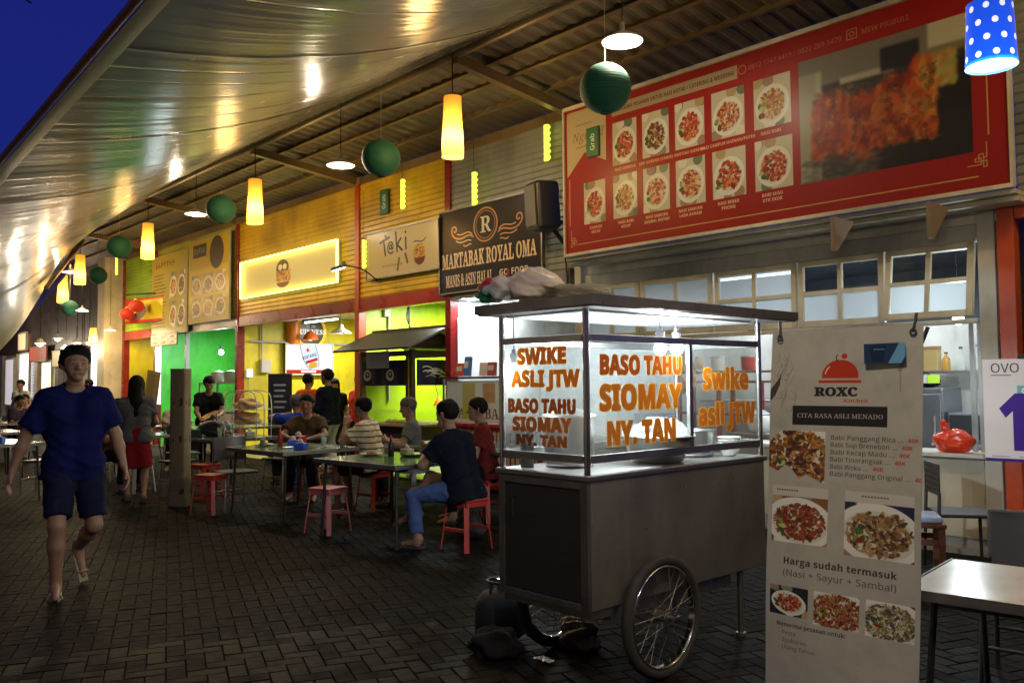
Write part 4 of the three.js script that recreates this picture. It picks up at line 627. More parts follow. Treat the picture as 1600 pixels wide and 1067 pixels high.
// ---------- printed banners in front ----------
const banTex = canvasTex(760, 2040, (c, w, h) => {
  c.fillStyle = '#b7b2a4'; c.fillRect(0, 0, w, h);
  for (let i = 0; i < 900; i++) { c.globalAlpha = 0.04; c.fillStyle = i % 2 ? '#8c836c' : '#cfc7b2'; c.beginPath(); c.ellipse(hash2(i, 1, 8) * w, hash2(i, 2, 8) * h, 20 + 60 * hash2(i, 3, 8), 10 + 50 * hash2(i, 4, 8), hash2(i, 5, 8) * 3, 0, 7); c.fill(); } c.globalAlpha = 1;
  c.scale(1, 0.862);
  // scuffs and a torn dark smear at the left
  c.strokeStyle = '#5a5040'; for (let i = 0; i < 26; i++) { c.globalAlpha = 0.28; c.lineWidth = 2 + 4 * hash2(i, 6, 8); c.beginPath(); const x = 30 + 120 * hash2(i, 7, 8), y = 120 + 250 * hash2(i, 8, 8); c.moveTo(x, y); c.quadraticCurveTo(x + 30 - 60 * hash2(i, 9, 8), y + 60, x - 30, y + 120 * hash2(i, 10, 8)); c.stroke(); } c.globalAlpha = 0.85; c.fillStyle = '#33291f'; c.beginPath(); c.moveTo(0, 350); c.lineTo(40, 290); c.lineTo(58, 250); c.lineTo(50, 320); c.lineTo(28, 380); c.lineTo(0, 420); c.fill(); c.globalAlpha = 0.4; c.fillStyle = '#6a4a34'; c.beginPath(); c.ellipse(660, 225, 12, 28, 0.5, 0, 7); c.fill(); c.fillRect(652, 240, 6, 120); c.globalAlpha = 1;
  c.fillStyle = '#c23512'; c.beginPath(); c.arc(360, 272, 92, Math.PI, 0); c.lineTo(452, 284); c.lineTo(268, 284); c.fill(); c.fillRect(252, 296, 214, 15); c.beginPath(); c.arc(380, 160, 15, 0, 7); c.fill(); c.strokeStyle = '#e7d8c4'; c.lineWidth = 6; c.beginPath(); c.arc(360, 272, 76, Math.PI + 0.15, Math.PI + 0.8); c.stroke(); c.strokeStyle = '#3a2a20'; c.lineWidth = 5; c.beginPath(); c.moveTo(345, 190); c.quadraticCurveTo(332, 165, 346, 150); c.stroke();
  c.fillStyle = '#1d1714'; c.strokeStyle = '#1d1714'; c.lineWidth = 5; c.font = serif(66); fit(c, 'ROXC', 232, 384, 216, 1); c.fillStyle = '#b02a14'; c.font = serif(26); fit(c, 'Kitchen', 380, 420, 122);
  c.fillStyle = '#1b191b'; c.fillRect(122, 442, 474, 112); c.fillStyle = '#c4bfb2'; c.font = serif(34, 0); fit(c, 'CITA RASA ASLI MENADO', 146, 510, 430);
  foodPhoto(c, -6, 590, 300, 300, 71, ['#a8641c', '#c0862c', '#6e3c18', '#4a2618', '#8c5020', '#3a1c20'], '#5a4630', 1.9); c.fillStyle = '#b7b2a4'; c.beginPath(); c.moveTo(-8, 892); c.lineTo(-8, 800); c.lineTo(50, 830); c.lineTo(90, 790); c.lineTo(130, 820); c.lineTo(160, 868); c.lineTo(200, 840); c.lineTo(300, 892); c.fill(); c.beginPath(); c.moveTo(-8, 585); c.lineTo(70, 585); c.lineTo(10, 650); c.lineTo(-8, 700); c.fill();
  const rows = [['Babi Panggang Rica', '40K'], ['Babi Sop Brenebon', '40K'], ['Babi Kecap Madu', '40K'], ['Babi Tinorangsak', '40K'], ['Babi Woku', '40K'], ['Babi Panggang Original', '40K']], ww = [320, 292, 280, 260, 156, 356];
  rows.forEach(([a, b], i) => { c.fillStyle = '#2a2320'; c.font = sans(36, 0); fit(c, a, 318, 634 + i * 41, ww[i]); c.fillText(' ...', 318 + ww[i], 634 + i * 41); c.fillStyle = '#b83420'; c.font = sans(30); c.fillText(b, 318 + ww[i] + 56, 632 + i * 41); });
  c.fillStyle = '#cbc5b8'; c.fillRect(24, 914, 292, 60); c.fillRect(400, 914, 330, 60); c.fillStyle = '#6a625a'; for (let k = 0; k < 9; k++) { c.fillRect(48 + k * 13, 934, 9, 9); c.fillRect(480 + k * 15, 934, 10, 9); }
  foodPhoto(c, 24, 974, 292, 270, 72, ['#7a2a18', '#96401f', '#5c2014', '#b0603a', '#6a4a20'], '#8a5a34', 1.35); foodPhoto(c, 400, 974, 330, 300, 73, ['#8a6238', '#a07a4a', '#5c4026', '#3e2c1c', '#b08a58'], '#2a2c48', 1.4);
  c.fillStyle = '#3c2b2a'; c.font = sans(56); fit(c, 'Harga sudah termasuk', 92, 1370, 560); c.fillStyle = '#5a4f48'; c.font = sans(52, 0); fit(c, '(Nasi + Sayur + Sambal)', 92, 1438, 560);
  foodPhoto(c, 24, 1500, 206, 170, 74, red1, '#23242e'); foodPhoto(c, 260, 1500, 222, 190, 75, ['#8a2c18', '#a8502a', '#5c1c14', '#9a7a3a'], '#6a2c18', 1.8); foodPhoto(c, 512, 1500, 224, 196, 76, ['#8c7a4a', '#5a5040', '#c8b88a', '#3c3a34'], '#4a443c', 1.7);
  c.fillStyle = '#46303c'; c.font = sans(36); fit(c, 'Menerima pesanan untuk:', 62, 1736, 360); c.fillStyle = '#5a5048'; c.font = sans(32, 0); ['- Pesta', '- Syukuran', '- Ulang Tahun'].forEach((s, i) => c.fillText(s, 74, 1782 + i * 42));
});
{
  const t = thing('banner_stand', 'tall pale banner stand with red dome logo and food price list', 'banner', -1.618, 0, -3.2, 0.0);
  const cloth = part('banner_sheet', surf(20, 40, (u, v) => [lerp(-0.305, 0.305, u) + 0.08 * (v - 0.5), lerp(0.05, 1.68, v), 0.012 * Math.sin(u * 4 + v * 3) + 0.006 * Math.sin(v * 13) * (u - 0.5), u, v]), new THREE.MeshStandardMaterial({ map: banTex, roughness: 0.6 }), t);
  part('backing', surf(20, 40, (u, v) => [lerp(0.305, -0.305, u) + 0.08 * (v - 0.5), lerp(0.05, 1.68, v), 0.012 * Math.sin((1 - u) * 4 + v * 3) + 0.006 * Math.sin(v * 13) * (0.5 - u) - 0.003]), M.offwhite, t);
  part('cross_pole', rod([-0.32, 0.05, -0.02], [0.33, 1.67, -0.07], 0.008, 8), M.black, t); part('cross_pole', rod([0.25, 0.05, -0.03], [-0.25, 1.67, -0.09], 0.008, 8), M.black, t); part('foot', rod([0, 0.85, -0.06], [0, 0.0, -0.42], 0.009, 8), M.black, t);
  for (const x of [-0.225, 0.31]) part('hook', [rod([x, 1.655, 0.01], [x * 1.03, 1.72, 0.0], 0.006, 6), torus(0.011, 0.003, x, 1.65, 0.014, 0, 0, 0, 6, 16)], M.black, t);
  for (const x of [-0.30, 0.30]) part('foot_tip', sph(0.016, x * 0.98 - 0.035, 0.03, -0.02), M.black, t);
  const st = canvasTex(256, 96, (c, w, h) => { c.fillStyle = '#1c3a5a'; c.fillRect(0, 0, w, h); c.fillStyle = '#6aa0c8'; c.beginPath(); c.moveTo(150, 96); c.lineTo(220, 0); c.lineTo(256, 0); c.lineTo(256, 60); c.lineTo(230, 96); c.fill(); c.fillStyle = '#142a44'; c.beginPath(); c.moveTo(30, 10); c.lineTo(140, 10); c.lineTo(120, 90); c.lineTo(50, 90); c.fill(); c.fillStyle = '#48708c'; c.fillRect(60, 24, 70, 8); });
  part('sticker', plane(0.155, 0.075, 0.205, 1.575, 0.020), print(st, 0.25), t, 'blue shiny sticker');
  t.position.y = 0.022;
}
{
  const ov = canvasTex(640, 512, (c, w, h) => { c.fillStyle = '#d9cfcf'; c.fillRect(0, 0, w, h); c.fillStyle = '#3a2f3a'; c.font = sans(64, 0); c.fillText('OVO', 34, 66); c.fillRect(36, 78, 90, 4); c.fillStyle = '#6aa7a8'; c.fillRect(150, 132, 330, 54); c.fillStyle = '#f0f0ee'; c.font = sans(44); c.fillText('CASHBACK', 168, 175); c.fillStyle = '#3d1f86'; c.strokeStyle = '#3d1f86'; c.lineWidth = 16; c.font = sans(380); fit(c, '10%', 64, 450, 560, 1); c.fillStyle = '#8a8288'; for (let i = 0; i < 5; i++) c.fillRect(30 + i * 120, 486, 80, 4); c.fillStyle = '#3d1f86'; c.fillRect(0, 498, w, 14); });
  const t = thing('poster_board', 'white poster board with purple numeral at the right picture edge', 'poster', -1.24, 0, -4.62, 0.06);
  part('panel', rbox(0.64, 0.50, 0.02, 0.004, 0, 1.345, -0.012), M.white, t); part('printed_face', plane(0.635, 0.495, 0, 1.345, 0.0012), print(ov, 0.35), t); part('top_bar', rod([-0.16, 1.605, 0], [0.33, 1.605, 0], 0.012), M.black, t); part('pole', rod([0.24, 0, -0.05], [0.24, 1.6, -0.04], 0.012), M.black, t); part('base', rbox(0.34, 0.02, 0.26, 0.006, 0.24, 0.011, -0.05), M.black, t);
}
// ---------- window shop front (local to the shop: x + 5, z + 8) ----------
{
  const L = (x) => x + 5, fr = M.cream, t = windowShop;
  part('low_wall', span(L(-7.4), 0.12, -0.10, L(-2.72), 0.80, -0.01), M.cream, t);
  part('plinth', span(L(-7.4), 0, -0.09, L(-2.72), 0.118, -0.02), M.concrete, t);
  part('counter', span(L(-7.4), 0.81, -0.42, L(-2.7), 0.85, 0.07, 0.008), M.white, t);
  part('corner_pillar', span(L(-2.71), 0.0, -0.12, L(-2.57), 3.0, 0.02, 0.006), M.offwhite, t); part('corner_pillar', span(L(-7.49), 0.0, -0.12, L(-7.38), 3.0, 0.03, 0.006), M.offwhite, t);
  part('door_strip', [span(L(-2.83), 0.86, -0.10, L(-2.79), 2.02, -0.06), span(L(-2.76), 0.86, -0.09, L(-2.72), 2.02, -0.05)], M.steel, t);
  part('window_head', [span(L(-7.36), 2.73, -0.11, L(-2.73), 2.85, -0.02, 0.004), span(L(-7.36), 2.70, -0.10, L(-2.73), 2.728, 0.0)], M.offwhite, t);
  part('window_sill', span(L(-7.36), 1.985, -0.11, L(-2.73), 2.025, 0.0, 0.004), fr, t);
  const ed = [-7.36, -6.47, -5.43, -4.43, -3.53, -2.73];
  for (let i = 0; i < 5; i++) {
    const x0 = L(ed[i]) + 0.012, x1 = L(ed[i + 1]) - 0.012, W = x1 - x0, H = 0.66, m = 0.055, open = i === 4 ? 0.16 : i === 3 ? 0.012 : 0.0;
    const G = new THREE.Group(); G.name = 'window_sash'; G.position.set((x0 + x1) / 2, 2.695, -0.03); G.rotation.x = -open; t.add(G);
    part('sash_frame', [span(-W / 2, -H, -0.025, -W / 2 + m, 0, 0.025, 0.004), span(W / 2 - m, -H, -0.025, W / 2, 0, 0.025, 0.004), span(-W / 2 + m + 0.001, -m, -0.024, W / 2 - m - 0.001, 0, 0.024), span(-W / 2 + m + 0.001, -H, -0.024, W / 2 - m - 0.001, -H + m, 0.024), span(-0.02, -H + m, -0.022, 0.02, -m, 0.022), span(-W / 2 + m, -H / 2 - 0.02, -0.021, W / 2 - m, -H / 2 + 0.02, 0.021)], fr, G);
    const pw = (W - 2 * m - 0.04) / 2, ph = (H - 2 * m - 0.04) / 2;
    for (const a of [-1, 1]) for (const b of [0, 1]) part('pane', box(pw, ph, 0.004, a * (pw / 2 + 0.02), -m - ph / 2 - b * (ph + 0.04), 0), b === 1 || i < 3 ? M.frosted : M.glass, G);
  }
  // kitchen: partition, shelves
  part('partition_wall', span(L(-4.35), 0.04, -2.6, L(-4.30), 2.1, -2.2), M.white, t);
  part('wall_shelf', [span(L(-4.25), 1.56, -1.65, L(-2.75), 1.585, -1.40), span(L(-4.25), 1.40, -1.645, L(-4.22), 1.555, -1.42)], M.steel, t);
  part('wall_shelf', span(L(-7.3), 1.60, -1.70, L(-5.2), 1.625, -1.35), M.woodPale, t);
  part('wall_shelf', span(L(-6.9), 1.22, -2.2, L(-4.9), 1.245, -1.8), M.white, t);
  part('rear_partition', span(L(-7.4), 0.04, -2.3, L(-4.4), 2.12, -2.25), M.white, t); part('rear_partition', span(L(-4.2), 0.04, -1.78, L(-2.6), 2.08, -1.70), M.white, t);
}
function shelfThing(name, label, cat, x, y, z, build, turn = 0, group) { const t = thing(name, label, cat, x, y, z, turn, group); build(t); return t; }
{
  const bottle = (t, h, r, body, cap) => { part('bottle_body', lathe([[0, 0], [r, 0], [r, h * 0.62], [r * 0.4, h * 0.8], [r * 0.4, h * 0.94], [0, h * 0.94]], 18), body, t); part('cap', cyl(r * 0.45, r * 0.45, h * 0.08, 0, h * 0.97, 0), cap, t); };
  const clear = phys([0.9, 0.92, 0.9], { transmission: 0.8, roughness: 0.05, thickness: 0 }), amber = std([0.45, 0.25, 0.05], 0.15), lab = M.white;
  shelfThing('bottle', 'clear bottle on the shop shelf, second from right', 'bottle', -3.42, 1.59, -9.5, (t) => bottle(t, 0.24, 0.04, clear, M.black));
  shelfThing('bottle', 'clear bottle on the shop shelf, rightmost', 'bottle', -3.28, 1.59, -9.5, (t) => bottle(t, 0.26, 0.04, clear, M.plasticBlue));
  shelfThing('bottle', 'short amber bottle on the shop shelf beside the golden box', 'bottle', -3.56, 1.59, -9.48, (t) => bottle(t, 0.19, 0.04, amber, M.black));
  shelfThing('gift_box', 'golden box standing on the shop shelf behind the banner edge', 'box', -3.75, 1.59, -9.52, (t) => { part('box_body', rbox(0.22, 0.22, 0.1, 0.006, 0, 0.11, 0), std([0.55, 0.40, 0.16], 0.35, 0.5), t); part('lid', rbox(0.225, 0.04, 0.105, 0.006, 0, 0.24, 0), std([0.35, 0.22, 0.08], 0.4, 0.5), t); });
  shelfThing('refrigerator', 'grey steel refrigerator behind the shop counter', 'refrigerator', -3.75, 0.03, -9.3, (t) => { part('cabinet', rbox(0.62, 1.38, 0.5, 0.015, 0, 0.69, 0), std([0.22, 0.24, 0.27], 0.3, 0.7), t); part('door', rbox(0.60, 1.2, 0.03, 0.01, 0, 0.72, 0.268), std([0.24, 0.26, 0.29], 0.28, 0.7), t); part('handle', rod([0.24, 0.7, 0.3], [0.24, 1.1, 0.3], 0.012), M.chrome, t); });
  shelfThing('notice_strip', 'white and lime paper strip stuck above the refrigerator', 'notice', -3.62, 1.50, -9.02, (t) => { part('paper', box(0.20, 0.085, 0.002, -0.06, 0, 0), M.white, t); part('green_end', box(0.12, 0.085, 0.003, 0.105, 0, 0.001), std([0.45, 0.7, 0.05], 0.6), t); });
  shelfThing('black_bag', 'black plastic bag on top of the refrigerator', 'plastic bag', -3.72, 1.41, -9.2, (t) => part('bag', blobGeo(0.18, 0.09, 0.13, 6.6, 0.2).translate(0, 0.07, 0), M.blackSatin, t));
  shelfThing('microwave', 'grey microwave on the table behind the red bag', 'microwave', -3.18, 0.86, -9.25, (t) => { part('cabinet', rbox(0.46, 0.28, 0.34, 0.01, 0, 0.16, 0), std([0.28, 0.30, 0.33], 0.4, 0.5), t); part('door', rbox(0.33, 0.24, 0.015, 0.006, -0.05, 0.16, 0.178), M.black, t); part('handle', rod([0.13, 0.08, 0.20], [0.13, 0.24, 0.20], 0.008), M.chrome, t); });
  shelfThing('kitchen_table', 'low white table inside the shop under the microwave', 'table', -3.15, 0.03, -9.25, (t) => { part('tabletop', rbox(0.8, 0.03, 0.5, 0.006, 0, 0.81, 0), M.white, t); for (const a of [-0.37, 0.37]) for (const b of [-0.22, 0.22]) part('leg', rod([a, 0, b], [a, 0.79, b], 0.016), M.steel, t); });
  shelfThing('red_bag', 'knotted red plastic bag sitting on the shop counter', 'plastic bag', -2.98, 0.852, -8.04, (t) => {
    const rb = phys([0.78, 0.075, 0.03], { roughness: 0.22, transmission: 0.35, thickness: 0 });
    part('bag', blobGeo(0.165, 0.105, 0.12, 0.7, 0.13, 3.4).translate(0, 0.085, 0), rb, t); part('knot', [blobGeo(0.032, 0.045, 0.03, 2.7, 0.25, 4).translate(-0.07, 0.21, 0), blobGeo(0.022, 0.03, 0.02, 4.7, 0.3, 4).translate(-0.085, 0.255, 0.0)], rb, t);
  });
  shelfThing('metal_rack', 'red metal shelf rack inside the shop, seen through the cart', 'rack', -6.35, 0.03, -9.6, (t) => { for (const a of [-0.62, 0, 0.62]) for (const b of [-0.16, 0.16]) part('upright', span(a - 0.025, 0, b - 0.02, a + 0.025, 1.46, b + 0.02), M.red, t); for (const y of [0.2, 0.62, 1.03, 1.44]) part('shelf', span(-0.64, y, -0.18, 0.64, y + 0.03, 0.18), M.redDeep, t); });
  const boxT = [['red tin on the wooden kitchen shelf', 'tin', -5.95, 1.63, [0.6, 0.04, 0.03]], ['white plastic tub on the wooden kitchen shelf, left of the red tin', 'tub', -6.4, 1.63, [0.75, 0.75, 0.72]], ['blue tub on the wooden kitchen shelf at its left end', 'tub', -6.9, 1.63, [0.08, 0.15, 0.5]], ['white jar on the wooden kitchen shelf at its right end', 'jar', -5.5, 1.63, [0.78, 0.78, 0.75]]];
  for (const [l, n, x, y, c] of boxT) shelfThing(n, l, n, x, y, -9.5, (t) => { part('container', lathe([[0, 0], [0.08, 0], [0.09, 0.16], [0.085, 0.165], [0, 0.165]], 24), std(c, 0.4), t); part('lid', cyl(0.093, 0.09, 0.02, 0, 0.176, 0), M.white, t); });
  shelfThing('hanging_snacks', 'orange snack packets hanging over the red rack', 'snack packets', -6.55, 1.5, -9.05, (t) => { for (let k = 0; k < 9; k++) part('packet', blobGeo(0.07, 0.10, 0.03, k * 1.7, 0.16, 3).translate(rr(-0.16, 0.16), rr(-0.1, 0.3), rr(-0.05, 0.05)), std(k % 3 ? [0.75, 0.32, 0.03] : [0.7, 0.45, 0.08], 0.35), t); part('string', rod([0, 0.3, 0], [0, 1.45, 0], 0.004, 5), M.cable, t); });
  shelfThing('blue_crate', 'blue plastic crate under the red rack in the shop', 'crate', -6.45, 0.86, -8.25, (t) => { part('crate_body', [span(-0.2, 0, -0.13, 0.2, 0.02, 0.13), span(-0.2, 0.02, -0.13, -0.185, 0.24, 0.13), span(0.185, 0.02, -0.13, 0.2, 0.24, 0.13), span(-0.184, 0.02, -0.13, 0.184, 0.24, -0.115), span(-0.184, 0.02, 0.115, 0.184, 0.24, 0.13)], M.plasticBlue, t); part('rim', [span(-0.21, 0.235, 0.131, 0.21, 0.255, 0.145), span(-0.21, 0.235, -0.145, 0.21, 0.255, -0.131)], M.plasticBlue, t); });
  shelfThing('prep_table', 'steel preparation table inside the shop behind the cart', 'table', -5.2, 0.03, -9.0, (t) => { part('tabletop', rbox(1.2, 0.04, 0.5, 0.006, 0, 0.84, 0), M.steel, t); for (const a of [-0.55, 0.55]) for (const b of [-0.2, 0.2]) part('leg', rod([a, 0, b], [a, 0.82, b], 0.018), M.steel, t); });
  for (const [x, l] of [[-5.5, 'white rice cooker on the steel table, left one'], [-5.0, 'white rice cooker on the steel table, right one']]) shelfThing('rice_cooker', l, 'rice cooker', x, 0.892, -9.0, (t) => { part('cooker_body', lathe([[0, 0], [0.12, 0], [0.135, 0.05], [0.135, 0.2], [0, 0.2]], 28), M.white, t); part('lid', lathe([[0, 0.265], [0.06, 0.26], [0.13, 0.215], [0.135, 0.203], [0, 0.202]], 28), M.plasticGrey, t); });
}
// ---------- lime stall: roofed wooden cart, posters ----------
{
  const w = M.woodDark, g = thing('wooden_food_stall', 'dark wooden food stall with gabled roof and navy noren curtains', 'food stall', -11.18, 0, -8.05);
  const a = 0.68, b = 0.45;
  for (const [x, z] of [[-a, b], [a, b], [-a, -b], [a, -b]]) part('post', span(x - 0.035, 0, z - 0.035, x + 0.035, 2.02, z + 0.035, 0.004), x > 0 && z > 0 ? M.woodDark : M.woodRed, g);
  part('counter_front', span(-a + 0.036, 0.35, b - 0.03, a - 0.036, 0.84, b), std([0.07, 0.035, 0.025], 0.6, 0, { map: T.wood }), g); part('counter_side', span(a - 0.03, 0.35, -b + 0.036, a, 0.84, b - 0.036), std([0.09, 0.045, 0.03], 0.6, 0, { map: T.wood }), g);
  part('counter_top', rbox(2 * a + 0.1, 0.035, 2 * b + 0.1, 0.006, 0, 0.86, 0), M.woodPale, g);
  part('display_case', [span(-0.35, 0.88, b - 0.1, 0.6, 0.885, b - 0.02)], M.steel, g); part('case_glass', [box(0.95, 0.22, 0.005, 0.12, 0.99, b - 0.01)], M.glass, g);
  const sl = (s) => { const P = []; return surf(1, 1, (u, v) => [lerp(-a - 0.36, a + 0.30, u), lerp(2.36, 2.02, v), s * lerp(0, b + 0.34, v), u * 2, v]); };
  const slab = (s) => { const d = Math.hypot(0.34, b + 0.34), ang = Math.atan2(0.34, b + 0.34); return box(2 * a + 0.72, 0.03, d, 0, 2.19, s * (b + 0.34) / 2, s * ang, 0, 0); };
  part('roof', [slab(1), slab(-1)], std([0.06, 0.05, 0.05], 0.5, 0, { map: T.wood }), g); part('ridge', rbox(2 * a + 0.74, 0.05, 0.07, 0.01, 0, 2.365, 0), w, g);
  part('gable', new THREE.ExtrudeGeometry(new THREE.Shape([new THREE.Vector2(-b - 0.1, 2.03), new THREE.Vector2(b + 0.1, 2.03), new THREE.Vector2(0, 2.30)]), { depth: 0.02, bevelEnabled: false }).rotateY(Math.PI / 2).translate(a + 0.04, 0, 0), w, g);
  part('top_beam', [span(-a, 1.92, b - 0.03, a, 2.0, b + 0.03), span(a - 0.03, 1.92, -b + 0.036, a + 0.03, 2.0, b - 0.036), span(-a, 1.92, -b - 0.03, a, 2.0, -b + 0.03)], w, g);
  const noren = canvasTex(768, 256, (c, W, H) => { c.fillStyle = '#131232'; c.fillRect(0, 0, W, H); c.strokeStyle = '#0a0a1c'; c.lineWidth = 5; for (let k = 1; k < 4; k++) { c.beginPath(); c.moveTo(k * W / 4, 60); c.lineTo(k * W / 4, H); c.stroke(); } c.fillStyle = '#cfc8b8'; for (const x of [96, 480]) { c.beginPath(); c.arc(x + 0, 150, 58, 0, 7); c.fill(); c.fillStyle = '#1a1838'; c.beginPath(); c.arc(x, 142, 34, 0, 7); c.fill(); c.fillStyle = '#b8a890'; c.beginPath(); c.arc(x, 138, 18, 0, 7); c.fill(); c.fillStyle = '#cfc8b8'; } });
  const noren2 = canvasTex(512, 256, (c, W, H) => { c.fillStyle = '#121130'; c.fillRect(0, 0, W, H); c.strokeStyle = '#d6d2c8'; for (let k = 0; k < 16; k++) { c.lineWidth = 4 + 8 * hash2(k, 1, 31); c.beginPath(); const x = 60 + 300 * hash2(k, 2, 31), y = 60 + 120 * hash2(k, 3, 31); c.moveTo(x, y); c.quadraticCurveTo(x + 50, y - 30, x + 120, y + 30 * hash2(k, 4, 31)); c.stroke(); } });
  const cl = (len, tx, ry, x, z) => part('curtain', xf(surf(30, 4, (u, v) => [lerp(-len / 2, len / 2, u), lerp(1.47, 1.86, v), 0.012 * Math.sin(u * 26) * (1 - v), u, v]), x, 0, z, 0, ry, 0), new THREE.MeshStandardMaterial({ map: tx, roughness: 0.85 }), g);
  cl(2 * a - 0.09, noren, 0, 0, b + 0.045); cl(2 * b - 0.09, noren2, Math.PI / 2, a + 0.045, 0);
  part('hanging_cloth', surf(10, 4, (u, v) => [lerp(-0.42, 0.22, u), lerp(1.74, 2.0, v), b + 0.10 + 0.01 * Math.sin(u * 9)]), std([0.36, 0.35, 0.36], 0.8), g);
  const bg = thing('basket', 'round straw trays of food in the wooden stall case', 'food trays', -11.1, 0.885, -7.68); for (const [x, c] of [[-0.1, [0.6, 0.45, 0.25]], [0.08, [0.7, 0.55, 0.1]], [0.24, [0.6, 0.5, 0.35]]]) part('tray', [lathe([[0, 0.01], [0.07, 0.012], [0.085, 0.04], [0.08, 0.042], [0.06, 0.02], [0, 0.02]], 24).translate(x, 0, 0), blobGeo(0.05, 0.03, 0.05, x * 9, 0.2).translate(x, 0.035, 0)], std(c, 0.6), bg);
  const wd = thing('water_dispenser', 'dark green water bottle on a white dispenser behind the wooden stall', 'water dispenser', -11.0, 0.03, -9.1); part('stand', rbox(0.3, 0.92, 0.3, 0.015, 0, 0.46, 0), M.white, wd); part('water_bottle', lathe([[0.05, 0.92], [0.13, 0.99], [0.135, 1.08], [0.125, 1.11], [0.135, 1.14], [0.135, 1.24], [0.12, 1.28], [0, 1.29]], 28), std([0.02, 0.10, 0.09], 0.2), wd);
  const pp = thing('wall_pipe', 'grey conduit pipe running down the lime side wall', 'pipe', -12.53, 0, -8.55); part('pipe', rod([0.02, 1.2, 0], [0.02, 2.95, 0], 0.022), M.plasticGrey, pp); part('junction_box', rbox(0.06, 0.16, 0.12, 0.01, 0.03, 2.75, 0.05), M.plasticGrey, pp);
  const wc = thing('hanging_wires', 'loose black wires hanging inside the lime stall', 'wires', -11.7, 0, -8.4); for (let k = 0; k < 4; k++) part('wire', tube([[0.02 * k, 2.97, 0], [0.05 - 0.03 * k, 2.6, 0.02], [-0.02 + 0.03 * k, 2.35, 0], [-0.25 - 0.08 * k, 2.12, 0.05 * k]], 0.008, 20, 5), M.cable, wc);
  const rail = thing('wall_rail', 'thin dark rail with clips along the lime wall', 'rail', -12.5, 2.28, -9.7); part('rod', rod([0.05, 0, 0.5], [0.05, 0, -0.6], 0.01), M.iron, rail); for (const z of [-0.3, 0.2]) part('clip', rbox(0.05, 0.07, 0.16, 0.008, 0.05, -0.06, z), M.plasticGrey, rail);
  const fo = thing('orange_funnel', 'small orange plastic cone hanging in the lime stall', 'funnel', -11.55, 1.12, -8.9); part('cone', lathe([[0.0, 0.16], [0.02, 0.16], [0.09, 0.0], [0.085, 0.0], [0.0, 0.15]], 20), std([0.85, 0.22, 0.02], 0.4), fo); part('handle', rod([0, 0.16, 0], [-0.12, 0.42, 0], 0.006), M.black, fo);
}
// ---------- martabak stall: white counter with red slats and lit back board ----------
{
  const t = thing('stall_counter', 'white glass case on a red counter with vertical pale slats', 'counter', -8.9, 0, -7.72);
  part('counter_body', span(-1.05, 0.06, -0.35, 1.05, 0.88, 0.0), M.red, t); part('counter_top', rbox(2.16, 0.05, 0.44, 0.008, 0, 0.91, -0.17), M.red, t);
  for (let k = 0; k < 22; k++) part('slat', span(-1.0 + k * 0.092, 0.12, 0.002, -0.95 + k * 0.092, 0.84, 0.016), M.cream, t);
  part('case_glass', [box(2.0, 0.62, 0.005, 0, 1.25, -0.02), box(0.005, 0.62, 0.34, -1.0, 1.25, -0.19)], M.glass, t); part('case_frame', [span(-1.02, 1.56, -0.38, 1.02, 1.59, 0.0), span(-1.02, 0.937, -0.02, -0.99, 1.56, 0.0), span(0.99, 0.937, -0.02, 1.02, 1.56, 0.0)], M.steel, t);
  const pt = canvasTex(1024, 320, (c, w, h) => { c.fillStyle = '#dfe6ea'; c.fillRect(0, 0, w, h); c.fillStyle = '#8a1c20'; c.font = serif(110); c.fillText('MARTABAK', 30, 290); c.fillStyle = '#c9c27a'; c.fillRect(190, 20, 150, 170); c.fillStyle = '#b8c814'; c.fillRect(190, 190, 150, 110); c.fillStyle = '#c9a074'; c.fillRect(430, 20, 140, 150); });
  part('printed_face', plane(1.9, 0.58, 0, 1.24, -0.03), print(pt, 0.4), t);
  const wb = thing('blank_board', 'blank bright white panel on the side wall of the white stall', 'panel', -10.0, 1.95, -8.55, Math.PI / 2); part('panel', rbox(0.95, 1.05, 0.02, 0.005), std([0.85, 0.87, 0.88], 0.5), wb);
  for (const [x, c, l, ry] of [[-9.72, [0.55, 0.08, 0.04], 'red leaflet box standing on the glass case', 0.2], [-9.55, [0.06, 0.15, 0.45], 'blue leaflet box leaning on the glass case', -0.1], [-9.2, [0.6, 0.5, 0.45], 'pale leaflet box on the glass case', 0], [-9.02, [0.35, 0.06, 0.08], 'dark red leaflet box on the glass case', 0.1]]) { const b = thing('leaflet_box', l, 'box', x, 1.595, -7.9, ry); const h = x === -9.55 ? 0.28 : 0.19; part('box_body', rbox(0.14, h, 0.05, 0.004, 0, h / 2 + 0.004, 0, -0.1), std(c, 0.45), b); part('label_panel', box(0.10, h * 0.35, 0.002, 0, h * 0.6, 0.03, -0.1), M.white, b); }
}
